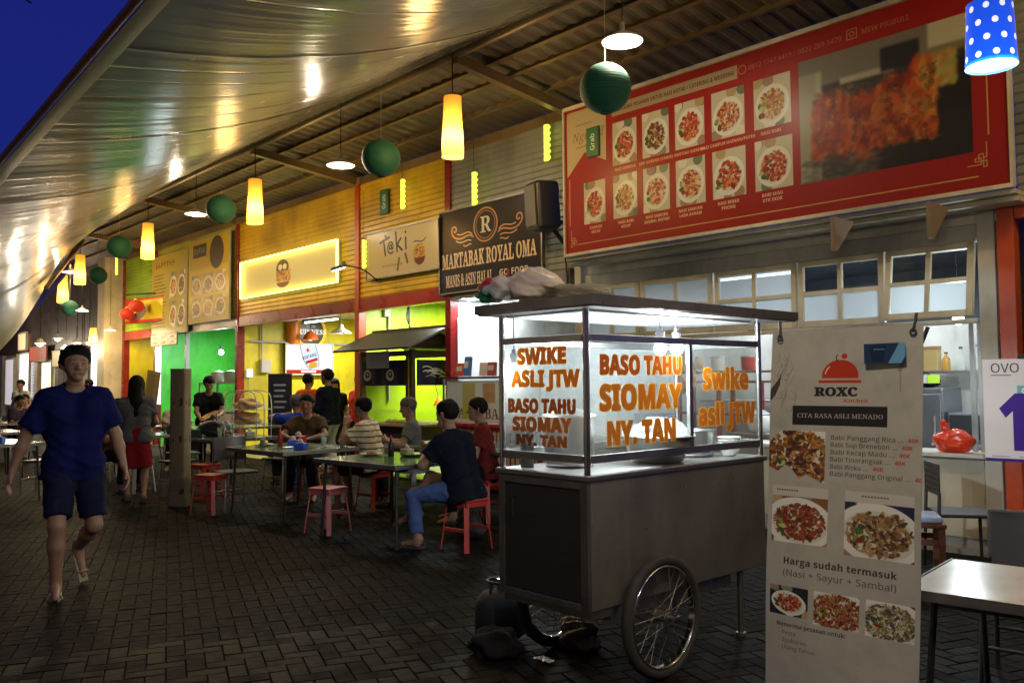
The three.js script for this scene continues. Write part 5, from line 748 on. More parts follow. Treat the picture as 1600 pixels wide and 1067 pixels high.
// ---------- yellow stall: counter, dark banner, fittings; green stall counter ----------
{
  const t = thing('bar_counter', 'white bar counter inside the yellow stall', 'counter', -14.2, 0.03, -9.0); part('counter_body', span(-0.9, 0, -0.25, 0.9, 0.98, 0.25), M.white, t); part('counter_top', rbox(1.9, 0.04, 0.6, 0.008, 0, 1.0, 0), M.woodDark, t);
  const cm = thing('coffee_machine', 'dark coffee machine on the bar counter behind the red post', 'coffee machine', -13.6, 1.055, -9.0); part('machine_body', rbox(0.5, 0.45, 0.4, 0.02, 0, 0.23, 0), M.black, cm); part('drip_tray', rbox(0.44, 0.04, 0.2, 0.006, 0, 0.03, 0.28), M.steel, cm); part('spout', [cyl(0.03, 0.03, 0.08, -0.1, 0.2, 0.24), cyl(0.03, 0.03, 0.08, 0.1, 0.2, 0.24)], M.chrome, cm);
  const bx = canvasTex(256, 512, (c, w, h) => { c.fillStyle = '#1a1c30'; c.fillRect(0, 0, w, h); c.fillStyle = '#8a90a8'; for (let k = 0; k < 5; k++) c.fillRect(60 + 8 * (k % 2), 60 + k * 34, 130 - 12 * (k % 3), 12); });
  const b = thing('roll_up_banner', 'dark navy roll up banner beside the yellow wall', 'banner', -15.15, 0, -7.85, 0.35); part('banner_sheet', plane(0.6, 1.6, 0, 0.9, 0.004), print(bx, 0.5), b); part('base', rbox(0.66, 0.08, 0.16, 0.01, 0, 0.05, -0.03), M.steel, b); part('top_bar', rbox(0.61, 0.02, 0.02, 0.004, 0, 1.705, 0), M.steel, b); part('backing', box(0.59, 1.59, 0.003, 0, 0.9, -0.003), M.black, b); part('pole', rod([0, 0.08, -0.03], [0, 1.7, -0.02], 0.012), M.steel, b);
  const f = thing('meter_box', 'grey meter box with blue lit dial on the yellow side wall', 'meter box', -17.22, 1.9, -8.45, Math.PI / 2); part('box_body', rbox(0.22, 0.28, 0.10, 0.01, 0.1, -0.0, 0.05), M.plasticGrey, f); part('dial', rbox(0.13, 0.17, 0.05, 0.008, -0.25, -0.15, 0.03), glow([0.5, 0.75, 0.95], 0.7), f); part('pipe', [rod([0.03, 0.14, 0.03], [0.03, 1.05, 0.03], 0.02), rod([-0.25, -0.23, 0.02], [-0.25, -1.2, 0.02], 0.008)], M.plasticGrey, f);
  const wl = thing('wall_conduit', 'grey conduit line along the yellow wall behind the television', 'pipe', -17.2, 2.43, -9.4); part('pipe', rod([0.02, 0, 1.2], [0.02, -0.02, -2.2], 0.025), M.plasticGrey, wl);
  const mp = canvasTex(512, 256, (c, w, h) => { c.fillStyle = '#b8a888'; c.fillRect(0, 0, w, h); for (let i = 0; i < 6; i++) foodPhoto(c, 10 + (i % 3) * 168, 8 + Math.floor(i / 3) * 122, 156, 114, i + 90, i % 2 ? mix1 : brown1); });
  board('food_poster', 'food picture poster high on the bright green back wall', 'poster', -20.3, 2.30, -11.89, 2.6, 0.95, 0.02, print(mp, 0.4), M.white);
  board('menu_strip', 'brown printed strip hanging under the left menu board', 'sign', -21.1, 2.62, -7.84, 1.7, 0.30, 0.02, print(mp, 0.5), M.woodDark);
  const gc = thing('glass_counter', 'glass food counter with steel frame before the green wall', 'counter', -18.6, 0.03, -8.4); part('counter_body', span(-1.0, 0, -0.3, 1.0, 0.85, 0.3), M.white, gc); part('case_frame', [span(-1, 0.86, -0.3, 1, 0.89, 0.3), span(-1, 1.5, -0.3, 1, 1.53, 0.3), span(-1, 0.89, 0.27, -0.97, 1.5, 0.3), span(0.97, 0.89, 0.27, 1, 1.5, 0.3), span(-0.02, 0.89, 0.27, 0.02, 1.5, 0.3)], M.steel, gc); part('case_glass', [box(1.94, 0.6, 0.005, 0, 1.195, 0.29)], M.glass, gc);
  for (const [x, l, c] of [[-19.2, 'white cooking pot on the green stall counter, left', [0.7, 0.7, 0.7]], [-18.5, 'steel cooking pot on the green stall counter, right', [0.5, 0.5, 0.52]]]) { const p = thing('cooking_pot', l, 'pot', x, 1.565, -8.4); part('pot_body', lathe([[0, 0], [0.17, 0], [0.18, 0.22], [0.17, 0.22], [0, 0.2]], 24), std(c, 0.35, 0.5), p); part('lid', lathe([[0, 0.28], [0.1, 0.25], [0.18, 0.225], [0, 0.222]], 24), std(c, 0.3, 0.5), p); }
  const gp = thing('stall_post', 'grey steel post dividing the bright green opening', 'post', -20.05, 0, -8.0); part('post', span(-0.04, 0, -0.04, 0.04, 2.73, 0.04), M.plasticGrey, gp); part('base_plate', span(-0.08, 0, -0.08, 0.08, 0.02, 0.08), M.iron, gp);
  const wpn = thing('tall_light_panel', 'tall narrow white lit panel at the left edge of the green stall', 'light panel', -21.6, 1.05, -7.9); part('lamp_panel', rbox(0.28, 1.6, 0.05, 0.008, 0, 0.8, 0), glow([0.85, 0.93, 1], 1.6), wpn); part('frame', [span(-0.16, -0.03, -0.03, 0.16, -0.002, 0.03), span(-0.16, 1.602, -0.03, 0.16, 1.63, 0.03)], M.steel, wpn);
  const mb = canvasTex(128, 512, (c, w, h) => { c.fillStyle = '#b9a66a'; c.fillRect(0, 0, w, h); c.fillStyle = '#6a5428'; for (let k = 0; k < 22; k++) c.fillRect(14, 30 + k * 20, 60 + 36 * hash2(k, 3, 3), 6); });
  const lm = thing('leaning_menu', 'narrow pale menu board leaning on a stand before the lantern stall', 'menu board', -17.6, 0, -6.3, 0.4); part('panel', xf(new THREE.BoxGeometry(0.34, 1.1, 0.02), 0, 1.25, 0, 0, 0, -0.16).toNonIndexed(), M.woodPale, lm); part('printed_face', xf(new THREE.PlaneGeometry(0.31, 1.06), 0, 1.25, 0.013, 0, 0, -0.16).toNonIndexed(), print(mb, 0.5), lm); part('stand', [rod([-0.1, 0, 0.12], [0, 1.2, -0.02], 0.012), rod([0.1, 0, 0.12], [0, 1.2, -0.02], 0.012), rod([0, 0, -0.3], [0, 1.2, -0.02], 0.012)], M.iron, lm);
}
// ---------- tables, stools, chairs ----------
const tableGreen = std([0.06, 0.19, 0.10], 0.22, 0, { map: T.grime, roughnessMap: T.rough });
function tableGeo(label, x, z, turn, group) {
  const t = thing('dining_table', label, 'table', x, 0, z, turn, group), a = 0.63, b = 0.5;
  part('tabletop', rbox(2 * a, 0.022, 2 * b, 0.006, 0, 0.752, 0), tableGreen, t);
  part('edge_band', [span(-a - 0.012, 0.722, -b - 0.012, a + 0.012, 0.766, -b - 0.001, 0.003), span(-a - 0.012, 0.722, b + 0.001, a + 0.012, 0.766, b + 0.012, 0.003), span(-a - 0.012, 0.722, -b, -a - 0.001, 0.766, b, 0.003), span(a + 0.001, 0.722, -b, a + 0.012, 0.766, b, 0.003)], M.steelDull, t);
  for (const [p, q] of [[-1, -1], [-1, 1], [1, -1], [1, 1]]) part('leg', rod([p * (a - 0.05), 0, q * (b - 0.05)], [p * (a - 0.08), 0.722, q * (b - 0.08)], 0.014, 8, 0.016), M.iron, t);
  part('rail', [span(-a + 0.09, 0.70, -b + 0.06, a - 0.09, 0.72, -b + 0.085), span(-a + 0.09, 0.70, b - 0.085, a - 0.09, 0.72, b - 0.06)], M.iron, t);
  return t;
}
const TG = 'green topped tables in the walkway';
const table0 = tableGeo('green topped table nearest to the viewer, before the man in jeans', -7.08, -4.9, 0.08, TG);
[[-9.25, -4.95, 0.06, 'green topped table second from the cart, before the brown shirted man'], [-8.25, -6.5, 0.0, 'green topped table behind the striped shirt man'], [-11.9, -5.3, 0.1, 'green topped table right of the cardboard column, with a black bag on it'], [-13.6, -4.6, 0.15, 'green topped table left of the cardboard column, beside the long haired woman'], [-16.4, -5.5, 0, 'green topped table far along the row, before the green stall'], [-19.5, -5.2, 0.1, 'green topped table farthest along the row'], [-13.2, -2.6, 0.1, 'green topped table behind the walking person, nearer one'], [-16.5, -3.2, 0, 'green topped table behind the walking person, middle one'], [-20.4, -4.0, 0, 'green topped table behind the walking person, farthest one'], [-6.6, -6.6, 0.05, 'green topped table behind the man in jeans, beside the red counter'], [-14.9, -6.9, 0.05, 'green topped table close to the dark navy banner'], [-23.0, -4.7, 0.1, 'green topped table beyond the farthest left one']].forEach(([x, z, a, l]) => dup(table0, l, x, 0, z, a));
const stools = [];
function stoolGeo(label, x, z, turn, mat, name = 'plastic_stool') {
  const t = thing(name, label, 'stool', x, 0, z, turn, 'plastic stools by the tables');
  part('seat', rbox(0.29, 0.025, 0.29, 0.01, 0, 0.445, 0), mat, t);
  part('skirt', [span(-0.14, 0.39, 0.128, 0.14, 0.432, 0.14), span(-0.14, 0.39, -0.14, 0.14, 0.432, -0.128), span(-0.14, 0.39, -0.127, -0.128, 0.432, 0.127), span(0.128, 0.39, -0.127, 0.14, 0.432, 0.127)], mat, t);
  for (const [p, q] of [[-1, -1], [-1, 1], [1, -1], [1, 1]]) part('leg', [bar([p * 0.165, 0, q * 0.165], [p * 0.122, 0.432, q * 0.122], 0.045, 0.012)], mat, t);
  part('brace', [span(-0.145, 0.17, 0.135, 0.145, 0.20, 0.147), span(-0.145, 0.17, -0.147, 0.145, 0.20, -0.135)], mat, t);
  return t;
}
[[-6.08, -5.0, 0.1, M.plasticRed, 'red plastic stool under the man in jeans'], [-7.75, -4.55, 0.3, M.plasticPink, 'pink plastic stool tucked under the nearest table'], [-8.75, -5.78, 0.1, M.plasticRed, 'red plastic stool under the striped shirt man'], [-8.75, -6.35, 0.2, M.plasticGrey, 'grey plastic stool under the grey shirted person'], [-10.4, -5.75, 0, M.plasticRed, 'red plastic stool under the brown shirted man'], [-11.6, -6.35, 0, M.plasticBlue, 'blue plastic stool under the blue shirted man'], [-7.15, -6.15, 0.2, M.plasticRed, 'red plastic stool under the person in red behind the cart'], [-11.25, -4.75, 0.2, M.plasticRed, 'red plastic stool right of the cardboard column'], [-9.9, -4.25, 0.5, M.plasticRed, 'red plastic stool at the left end of the second table'], [-12.6, -4.35, 0.2, M.plasticGrey, 'grey plastic stool left of the cardboard column'], [-15.6, -6.1, 0.2, M.plasticRed, 'red plastic stool under the pale shirted far person'], [-5.75, -5.55, 0.4, M.plasticBlue, 'blue plastic stool behind the man in jeans']].forEach(([x, z, a, m, l]) => stools.push(stoolGeo(l, x, z, a, m)));
function chairGeo(name, label, x, z, turn, seatMat, frame, h = 0.86) {
  const t = thing(name, label, 'chair', x, 0, z, turn);
  part('seat', rbox(0.42, 0.03, 0.42, 0.012, 0, 0.45, 0), seatMat, t); part('backrest', surf(12, 6, (u, v) => [lerp(-0.2, 0.2, u), lerp(h - 0.28, h, v), -0.22 - 0.04 * v + 0.05 * Math.pow(2 * u - 1, 2)]), seatMat, t);
  for (const s of [-1, 1]) { part('leg', rod([s * 0.2, 0, 0.2], [s * 0.18, 0.44, 0.17], 0.012), frame, t); part('leg', rod([s * 0.2, 0, -0.24], [s * 0.19, h - 0.05, -0.235], 0.012), frame, t); }
  part('stretcher', [rod([-0.19, 0.2, 0.19], [0.19, 0.2, 0.19], 0.009), rod([-0.19, 0.2, -0.23], [0.19, 0.2, -0.23], 0.009)], frame, t); return t;
}
const ch0 = chairGeo('metal_chair', 'dark metal chair behind the walking person, nearest to the left edge', -12.2, -2.2, 0.9, std([0.08, 0.08, 0.09], 0.35, 0.4), M.chrome); ch0.userData.group = 'dark metal chairs at the left';
[[-13.6, -3.4, 2.4, 'dark metal chair beyond the walking person, second from the left edge'], [-14.3, -2.5, -1.2, 'dark metal chair behind the walking person, against the second table'], [-15.6, -3.0, 1.3, 'dark metal chair at the middle table behind the walking person'], [-17.4, -3.0, -1.4, 'dark metal chair at the far side of the middle left table'], [-13.4, -5.3, 3.0, 'dark metal chair beside the cardboard column'], [-12.0, -4.7, 0.2, 'dark metal chair before the table with the black bag'], [-14.4, -4.3, 1.4, 'dark metal chair left of the long haired woman'], [-10.0, -4.6, 1.5, 'dark metal chair at the left end of the second green table'], [-19.4, -3.6, 1.2, 'dark metal chair at the farthest left table'], [-11.3, -5.9, 0.3, 'dark metal chair left of the wire rack table'], [-15.2, -4.9, 2.0, 'dark metal chair between the walker and the column, far one'], [-17.2, -4.8, 0.6, 'dark metal chair before the far green topped table'], [-18.4, -5.9, 1.9, 'dark metal chair at the table farthest along the row'], [-21.6, -4.6, 0.9, 'dark metal chair beyond the farthest left table'], [-9.4, -6.0, 2.8, 'dark metal chair behind the second green table']].forEach(([x, z, a, l]) => dup(ch0, l, x, 0, z, a));
{   // right foreground: pale table, dark chair; by the low wall: dotted chair and wooden stool
  const t = thing('white_table', 'pale topped table with thin legs at the lower right corner', 'table', -1.02, 0, -3.86, 0.10);
  part('tabletop', rbox(1.25, 0.035, 0.72, 0.008, 0.12, 0.665, 0.02), std([0.66, 0.64, 0.58], 0.25, 0, { roughnessMap: T.rough, map: T.grime }), t); part('edge_band', [span(-0.51, 0.645, 0.381, 0.75, 0.684, 0.388), span(-0.512, 0.645, -0.34, -0.506, 0.684, 0.38)], M.steelDull, t);
  for (const [p, q] of [[-0.42, -0.5], [-0.42, 0.28], [0.66, -0.5], [0.66, 0.28]]) part('leg', rod([p * 1.06, 0, q * 1.25], [p, 0.645, q * 0.9], 0.014), M.iron, t); part('rail', [span(-0.42, 0.60, -0.3, 0.66, 0.63, -0.28), span(-0.42, 0.60, 0.24, 0.66, 0.63, 0.26)], M.iron, t);
  const dk = chairGeo('dark_chair', 'dark curved back chair tucked behind the pale table', -1.42, -4.75, 0.15, std([0.05, 0.048, 0.055], 0.45), M.iron, 0.80);
  part('back_panel', rbox(0.46, 0.26, 0.03, 0.012, 0, 0.68, -0.26, -0.08), std([0.06, 0.056, 0.065], 0.5), dk);
  const p = thing('dotted_chair', 'black chair with perforated square back by the cream wall', 'chair', -2.62, 0, -7.20, 2.2);
  const holes = new THREE.Shape([new THREE.Vector2(-0.2, 0), new THREE.Vector2(0.2, 0), new THREE.Vector2(0.2, 0.24), new THREE.Vector2(-0.2, 0.24)]); for (let i = 0; i < 7; i++) for (let j = 0; j < 5; j++) { const q = new THREE.Path(); q.absarc(-0.16 + i * 0.0535, 0.035 + j * 0.043, 0.012, 0, Math.PI * 2, true); holes.holes.push(q); }
  part('backrest', new THREE.ExtrudeGeometry(holes, { depth: 0.012, bevelEnabled: false, curveSegments: 8 }).translate(0, 0.60, -0.22), M.black, p); part('seat', rbox(0.42, 0.03, 0.42, 0.012, 0, 0.45, 0), M.black, p);
  for (const s of [-1, 1]) { part('leg', rod([s * 0.19, 0, 0.19], [s * 0.18, 0.44, 0.18], 0.013), M.iron, p); part('leg', rod([s * 0.19, 0, -0.24], [s * 0.185, 0.62, -0.212], 0.013), M.iron, p); }
  const ws = thing('wooden_stool', 'brown wooden stool with pale blue cushion by the cream wall', 'stool', -2.72, 0, -6.55, 0.5); part('cushion', rbox(0.34, 0.05, 0.34, 0.02, 0, 0.48, 0), std([0.25, 0.33, 0.52], 0.35), ws); part('seat', rbox(0.38, 0.03, 0.38, 0.006, 0, 0.44, 0), M.woodRed, ws); for (const [a, b] of [[-1, -1], [-1, 1], [1, -1], [1, 1]]) part('leg', span(a * 0.16 - 0.02, 0, b * 0.16 - 0.02, a * 0.16 + 0.02, 0.425, b * 0.16 + 0.02), M.woodRed, ws); part('stretcher', [span(-0.14, 0.3, 0.15, 0.14, 0.34, 0.17), span(-0.14, 0.3, -0.17, 0.14, 0.34, -0.15)], M.woodRed, ws);
}
// ---------- cardboard column, rack and small things on tables ----------
{
  const t = thing('cardboard_column', 'tall brown cardboard wrapped column with dark stains in the walkway', 'column', -10.76, 0, -4.22, 0.55);
  const ct = canvasTex(256, 1024, (c, w, h) => { c.fillStyle = '#75684f'; c.fillRect(0, 0, w, h); for (let i = 0; i < 300; i++) { c.globalAlpha = 0.06; c.fillStyle = i % 2 ? '#5c4830' : '#a88e68'; c.fillRect(hash2(i, 1, 55) * w, hash2(i, 2, 55) * h, 20 + 60 * hash2(i, 3, 55), 4 + 40 * hash2(i, 4, 55)); } c.globalAlpha = 0.8; c.fillStyle = '#2c2014'; for (const [x, y, a, b] of [[170, 240, 22, 30], [60, 250, 14, 18], [180, 520, 26, 26], [70, 530, 16, 14], [190, 265, 20, 12], [150, 910, 40, 20]]) { c.beginPath(); c.ellipse(x, y, a, b, 0.3, 0, 7); c.fill(); } });
  part('wrap', surf(40, 20, (u, v) => { const a = u * 6.2832, k = Math.max(Math.abs(Math.cos(a)), Math.abs(Math.sin(a))), r = (0.108 + 0.035 * Math.max(0, 0.35 - v)) / Math.pow(k, 0.8); return [r * Math.cos(a), v * 1.70, r * Math.sin(a) * 0.7, (u * 4) % 4, v]; }), new THREE.MeshStandardMaterial({ map: (() => { ct.wrapS = THREE.RepeatWrapping; return ct; })(), roughness: 0.8 }), t);
  part('top_cap', box(0.205, 0.02, 0.145, 0, 1.70, 0), M.woodPale, t);
  const r = thing('wire_rack', 'white arched wire rack with food containers on a table', 'wire rack', -11.25, 0.764, -5.35, 0.6);
  part('wire_frame', [-0.2, 0.0, 0.2].map((z) => tube([[-0.24, 0, z], [-0.24, 0.5, z], [-0.2, 0.62, z], [0, 0.66, z], [0.2, 0.62, z], [0.24, 0.5, z], [0.24, 0, z]], 0.008, 40, 6)), M.white, r); part('cross_wire', [rod([-0.24, 0.02, -0.2], [-0.24, 0.02, 0.2], 0.007), rod([0.24, 0.02, -0.2], [0.24, 0.02, 0.2], 0.007), rod([-0.24, 0.4, -0.2], [-0.24, 0.4, 0.2], 0.007), rod([0.24, 0.4, -0.2], [0.24, 0.4, 0.2], 0.007)], M.white, r);
  part('tray', [box(0.44, 0.012, 0.36, 0, 0.2, 0), box(0.44, 0.012, 0.36, 0, 0.4, 0)], M.white, r); for (const y of [0.21, 0.41]) part('crackers', blobGeo(0.17, 0.09, 0.14, y * 20, 0.2, 4).translate(0, y + 0.06, 0), std([0.6, 0.42, 0.2], 0.6), r);
  const bb = thing('black_bag', 'black rumpled bag lying on the table right of the column', 'bag', -12.2, 0.764, -5.3); part('bag', blobGeo(0.34, 0.14, 0.2, 9.1, 0.16, 2.5).translate(0, 0.1, 0), M.black, bb); part('strap', tube([[-0.2, 0.16, 0], [0, 0.3, 0.05], [0.2, 0.16, 0]], 0.014, 16, 6), M.black, bb);
  const gb = thing('green_bowl', 'bright green plastic bowl on the table right of the column', 'bowl', -12.35, 0.764, -5.0); part('bowl', lathe([[0, 0.004], [0.08, 0.004], [0.15, 0.10], [0.155, 0.10], [0.155, 0.108], [0.145, 0.106], [0.07, 0.014], [0, 0.014]], 28), std([0.06, 0.55, 0.08], 0.35), gb); part('contents', blobGeo(0.09, 0.05, 0.09, 3.3, 0.2).translate(0, 0.09, 0), M.offwhite, gb);
  const pl = thing('lime_plate', 'lime green plate on the nearest green table', 'plate', -7.15, 0.764, -5.2); part('plate', lathe([[0, 0.004], [0.10, 0.004], [0.15, 0.02], [0.152, 0.026], [0.10, 0.012], [0, 0.01]], 32), std([0.55, 0.75, 0.03], 0.35), pl);
  const cup = (l, x, z, c, h = 0.11) => { const t2 = thing('drinking_glass', l, 'glass', x, 0.764, z); part('glass_body', lathe([[0, 0.004], [0.028, 0.004], [0.036, h], [0.033, h], [0.026, 0.012], [0, 0.012]], 20), phys([0.92, 0.95, 0.95], { transmission: 0.9, roughness: 0.05, thickness: 0 }), t2); part('drink', cyl(0.025, 0.03, h * 0.6, 0, 0.012 + h * 0.3, 0), std(c, 0.3), t2); };
  cup('tall glass of pale drink on the second green table', -8.95, -5.2, [0.6, 0.62, 0.6], 0.16); cup('glass of tea on the nearest table, left end', -7.5, -5.1, [0.35, 0.14, 0.03]); cup('glass on the table with the wire rack', -11.6, -5.1, [0.5, 0.6, 0.5], 0.15); cup('short glass of dark drink on the second table', -9.6, -4.75, [0.08, 0.03, 0.02]);
  const tr = thing('napkin_box', 'red napkin box on the second green table, left side', 'napkin box', -9.65, 0.764, -5.25, 0.3); part('box_body', rbox(0.14, 0.10, 0.14, 0.01, 0, 0.052, 0), M.plasticRed, tr); part('napkin', blobGeo(0.04, 0.03, 0.02, 1.1, 0.2).translate(0, 0.12, 0), M.white, tr);
  const ph = thing('phone', 'shiny phone lying on the second green table', 'phone', -9.15, 0.764, -4.85, 0.4); part('phone_body', rbox(0.075, 0.009, 0.15, 0.004, 0, 0.006, 0), M.black, ph); part('screen', box(0.068, 0.001, 0.14, 0, 0.0116, 0), glow([0.85, 0.95, 1], 0.9), ph);
}
// sauce bottles, tissue boxes and dishes left on the tables
{
  const at2 = [[-7.35, -5.05, 'nearest table'], [-9.0, -4.75, 'second green table'], [-9.55, -4.95, 'second green table, left part'], [-11.75, -5.45, 'table with the black bag'], [-13.5, -4.6, 'table left of the column'], [-8.1, -6.4, 'table behind the striped man'], [-6.75, -6.5, 'table beside the red counter'], [-16.3, -5.4, 'table before the green stall'], [-13.2, -2.6, 'nearer table behind the walking person'], [-16.4, -3.2, 'middle table behind the walking person']];
  at2.forEach(([x, z, w], i) => {
    if (i % 2 === 0) { const b = thing('sauce_bottle', `red capped dark sauce bottle on the ${w}`, 'bottle', x, 0.764, z); part('bottle_body', lathe([[0, 0], [0.03, 0], [0.031, 0.11], [0.013, 0.15], [0.013, 0.17], [0, 0.17]], 16), i % 4 ? std([0.30, 0.03, 0.01], 0.25) : M.blackSatin, b); part('cap', lathe([[0.016, 0.168], [0.016, 0.185], [0.004, 0.21], [0, 0.21]], 12), M.plasticRed, b); }
    const t2 = thing('tissue_box', `small pale tissue holder on the ${w}`, 'tissue box', x + 0.14, 0.764, z - 0.1, i * 0.5); part('box_body', rbox(0.13, 0.07, 0.09, 0.008, 0, 0.037, 0), i % 3 ? M.plasticBlue : M.offwhite, t2); part('tissue', blobGeo(0.03, 0.03, 0.015, i * 2.1, 0.2).translate(0, 0.088, 0), M.white, t2);
    if (i % 3 !== 1) { const d = thing('dinner_plate', `white plate with leftovers on the ${w}`, 'plate', x - 0.18, 0.764, z + 0.12); part('plate', lathe([[0, 0.003], [0.07, 0.003], [0.115, 0.018], [0.116, 0.022], [0.07, 0.01], [0, 0.009]], 24), M.white, d); part('food', blobGeo(0.05, 0.022, 0.045, i * 1.3, 0.25, 4).translate(0, 0.02, 0), std([0.35, 0.17, 0.05], 0.6), d); }
  });
  const h = thing('shoulder_bag', 'dark shoulder bag on the paving beside the red stool', 'bag', -6.45, 0, -5.35, 0.4); part('bag', blobGeo(0.15, 0.12, 0.08, 8.3, 0.14, 2.6).translate(0, 0.1, 0), std([0.03, 0.025, 0.03], 0.7), h); part('strap', tube([[-0.12, 0.15, 0], [-0.05, 0.3, 0.02], [0.06, 0.29, 0.03], [0.12, 0.15, 0]], 0.01, 20, 6), M.black, h);
}
// ---------- far end of the walkway ----------
{
  const p = thing('concrete_pillar', 'tall beige concrete pillar at the end of the stall row', 'pillar', -24.75, 0, -7.8); part('shaft', span(-0.3, 0, -0.3, 0.3, 5.0, 0.3, 0.015), M.cream, p); part('base_block', span(-0.36, 0, -0.36, 0.36, 0.18, 0.36, 0.02), M.concrete, p);
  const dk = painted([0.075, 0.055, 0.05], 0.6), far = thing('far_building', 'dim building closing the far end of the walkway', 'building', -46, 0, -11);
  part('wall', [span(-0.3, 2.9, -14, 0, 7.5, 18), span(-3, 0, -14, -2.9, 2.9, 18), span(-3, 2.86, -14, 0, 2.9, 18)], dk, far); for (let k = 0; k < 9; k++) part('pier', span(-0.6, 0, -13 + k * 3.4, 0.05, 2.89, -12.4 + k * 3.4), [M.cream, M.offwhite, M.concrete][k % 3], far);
  part('awning_board', [span(0.01, 2.5, -14, 0.06, 3.3, 18)], painted([0.25, 0.2, 0.22]), far); part('red_panel', span(0.07, 2.5, 1.4, 0.1, 3.35, 2.6), M.red, far, 'dull red panel');
  const lits = [[-36.9, 1.05, 1.3, 1.7, [0.85, 0.92, 1], 'tall cold white lit opening in the far row, left of the walker'], [-33.8, 1.25, 1.2, 1.1, [1, 0.9, 0.45], 'yellowish lit opening in the far row, behind the walker'], [-28.3, 0.9, 0.8, 1.9, [0.8, 0.9, 1], 'blue white lit opening in the far row, right of the walker'], [-26.4, 0.9, 0.7, 2.0, [1, 0.85, 0.5], 'warm lit narrow opening beside the far pillar'], [-39.2, 0.8, 1.3, 1.8, [0.7, 0.65, 0.75], 'dim lilac lit opening at the left picture edge'], [-37.3, 2.95, 1.1, 0.6, [1, 0.4, 0.08], 'small glowing orange panel high at the left picture edge']];
  lits.forEach(([x, y, w, h, c, l], i) => { const t = thing('lit_window', l, 'lit window', x, y, -8.46); part('lamp_panel', rbox(w, h, 0.04, 0.01, 0, h / 2, 0), glow(c, [2.4, 2.0, 2.4, 1.4, 0.6, 1.0][i]), t); part('frame', [span(-w / 2 - 0.05, -0.06, -0.05, w / 2 + 0.05, -0.002, 0.04), span(-w / 2 - 0.05, h + 0.002, -0.05, w / 2 + 0.05, h + 0.07, 0.04), span(-w / 2 - 0.05, 0, -0.05, -w / 2 - 0.002, h, 0.04), span(w / 2 + 0.002, 0, -0.05, w / 2 + 0.05, h, 0.04)], M.offwhite, t); if (i !== 4) areaLamp('window_light', x, y + h / 2, -8.41, w, h, x, y + h / 2, -4, rgb(...c), 1.6); });
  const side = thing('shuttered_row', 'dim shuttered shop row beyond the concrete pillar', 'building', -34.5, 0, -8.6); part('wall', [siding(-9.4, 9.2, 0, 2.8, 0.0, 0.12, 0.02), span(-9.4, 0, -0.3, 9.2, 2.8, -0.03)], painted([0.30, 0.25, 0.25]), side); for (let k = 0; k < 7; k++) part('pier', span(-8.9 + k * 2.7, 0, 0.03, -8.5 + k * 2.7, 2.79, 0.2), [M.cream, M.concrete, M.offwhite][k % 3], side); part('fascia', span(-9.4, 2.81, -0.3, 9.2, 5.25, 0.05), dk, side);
  [[-31.6, 2.05, [0.9, 0.75, 0.4], 'pale printed panel over the far row, right of the orange panel'], [-34.6, 2.3, [0.5, 0.1, 0.06], 'dull red printed panel over the far row, left of the walker']].forEach(([x, y, c, l]) => { const t = thing('shop_sign', l, 'sign', x, y + 0.4, -8.36); part('panel', rbox(2.2, 0.5, 0.05, 0.01), std(c, 0.5), t); part('frame', [span(-1.12, 0.252, -0.03, 1.12, 0.28, 0.04), span(-1.12, -0.28, -0.03, 1.12, -0.252, 0.04)], M.steelDull, t); });
  // small lamps far down the walkway
  const spots = [[-27.7, 2.92, -7.2], [-27.2, 2.78, -7.6], [-27.6, 2.62, -7.4], [-26.9, 2.48, -7.7], [-26.4, 2.76, -7.7], [-27.4, 2.2, -7.8], [-28.0, 1.72, -7.8], [-27.8, 2.02, -7.9], [-25.5, 2.66, -6.2]];
  const s0 = thing('far_lamp', '', 'lamp'); part('lamp_shade', lathe([[0.02, 0.14], [0.05, 0.13], [0.15, 0.0], [0.145, 0.0], [0.03, 0.12]], 16), M.white, s0); part('bulb', sph(0.085, 0, 0.0, 0), glow([1, 0.85, 0.55], 6), s0); part('cord', rod([0, 0.14, 0], [0, 1.6, 0], 0.01, 5), M.cable, s0);
  const FL = ['uppermost', 'second from top', 'third from top', 'lower middle', 'rightmost', 'low right', 'lowest', 'second lowest', 'x'].map((q) => `tiny glowing far lamp beside the walker's head, ${q} of its cluster`);
  spots.forEach(([x, y, z], i) => { const o = i ? dup(s0, FL[i], x, y, z) : s0; if (!i) { o.position.set(x, y, z); o.userData.label = FL[0]; } o.userData.group = 'tiny lamps far down the walkway'; if (i === 8) { o.userData.label = 'small round glowing lamp at left, above the head of the walker'; delete o.userData.group; } });
  pointLamp('far_light', -27.4, 2.55, -7.3, warmWhite, 9, 0.1); pointLamp('far_light', -25.5, 2.6, -6.2, warmWhite, 5, 0.1); pointLamp('far_light', -36, 2.9, -6.5, warmWhite, 16, 0.2); pointLamp('far_light', -31, 2.9, -6.8, warmWhite, 10, 0.2);
  // across the walkway, behind the viewer: the opposite row with its own lamps
  const op = thing('opposite_row', 'plain cream stall row across the walkway behind the viewer', 'building', -8, 0, 9); part('wall', span(-30, 0, 0, 26, 9, 0.3), M.cream, op); part('fascia', span(-30, 2.7, -0.06, 26, 3.2, -0.002), M.redDeep, op); part('roof', xf(metre(new THREE.BoxGeometry(56, 0.05, 3.2)), -2, 4.5, -1.4, -0.08, 0, 0), M.roof, op); part('wall', span(26.01, 0, -18, 26.3, 9, 0.3), M.cream, op);
  [[-12, 3.9, 6.2], [-5, 3.9, 6.2]].forEach(([x, y, z], i) => { const o = dup(cone0, i ? 'white cone lamp before the opposite row, the nearer one behind the viewer' : 'white cone lamp before the opposite row, the farther one behind the viewer', x, y, z, i, 'cone lamps of the opposite row'); pointLamp('opposite_light', x, y, z, warmWhite, 6.5, 0.06); });
}
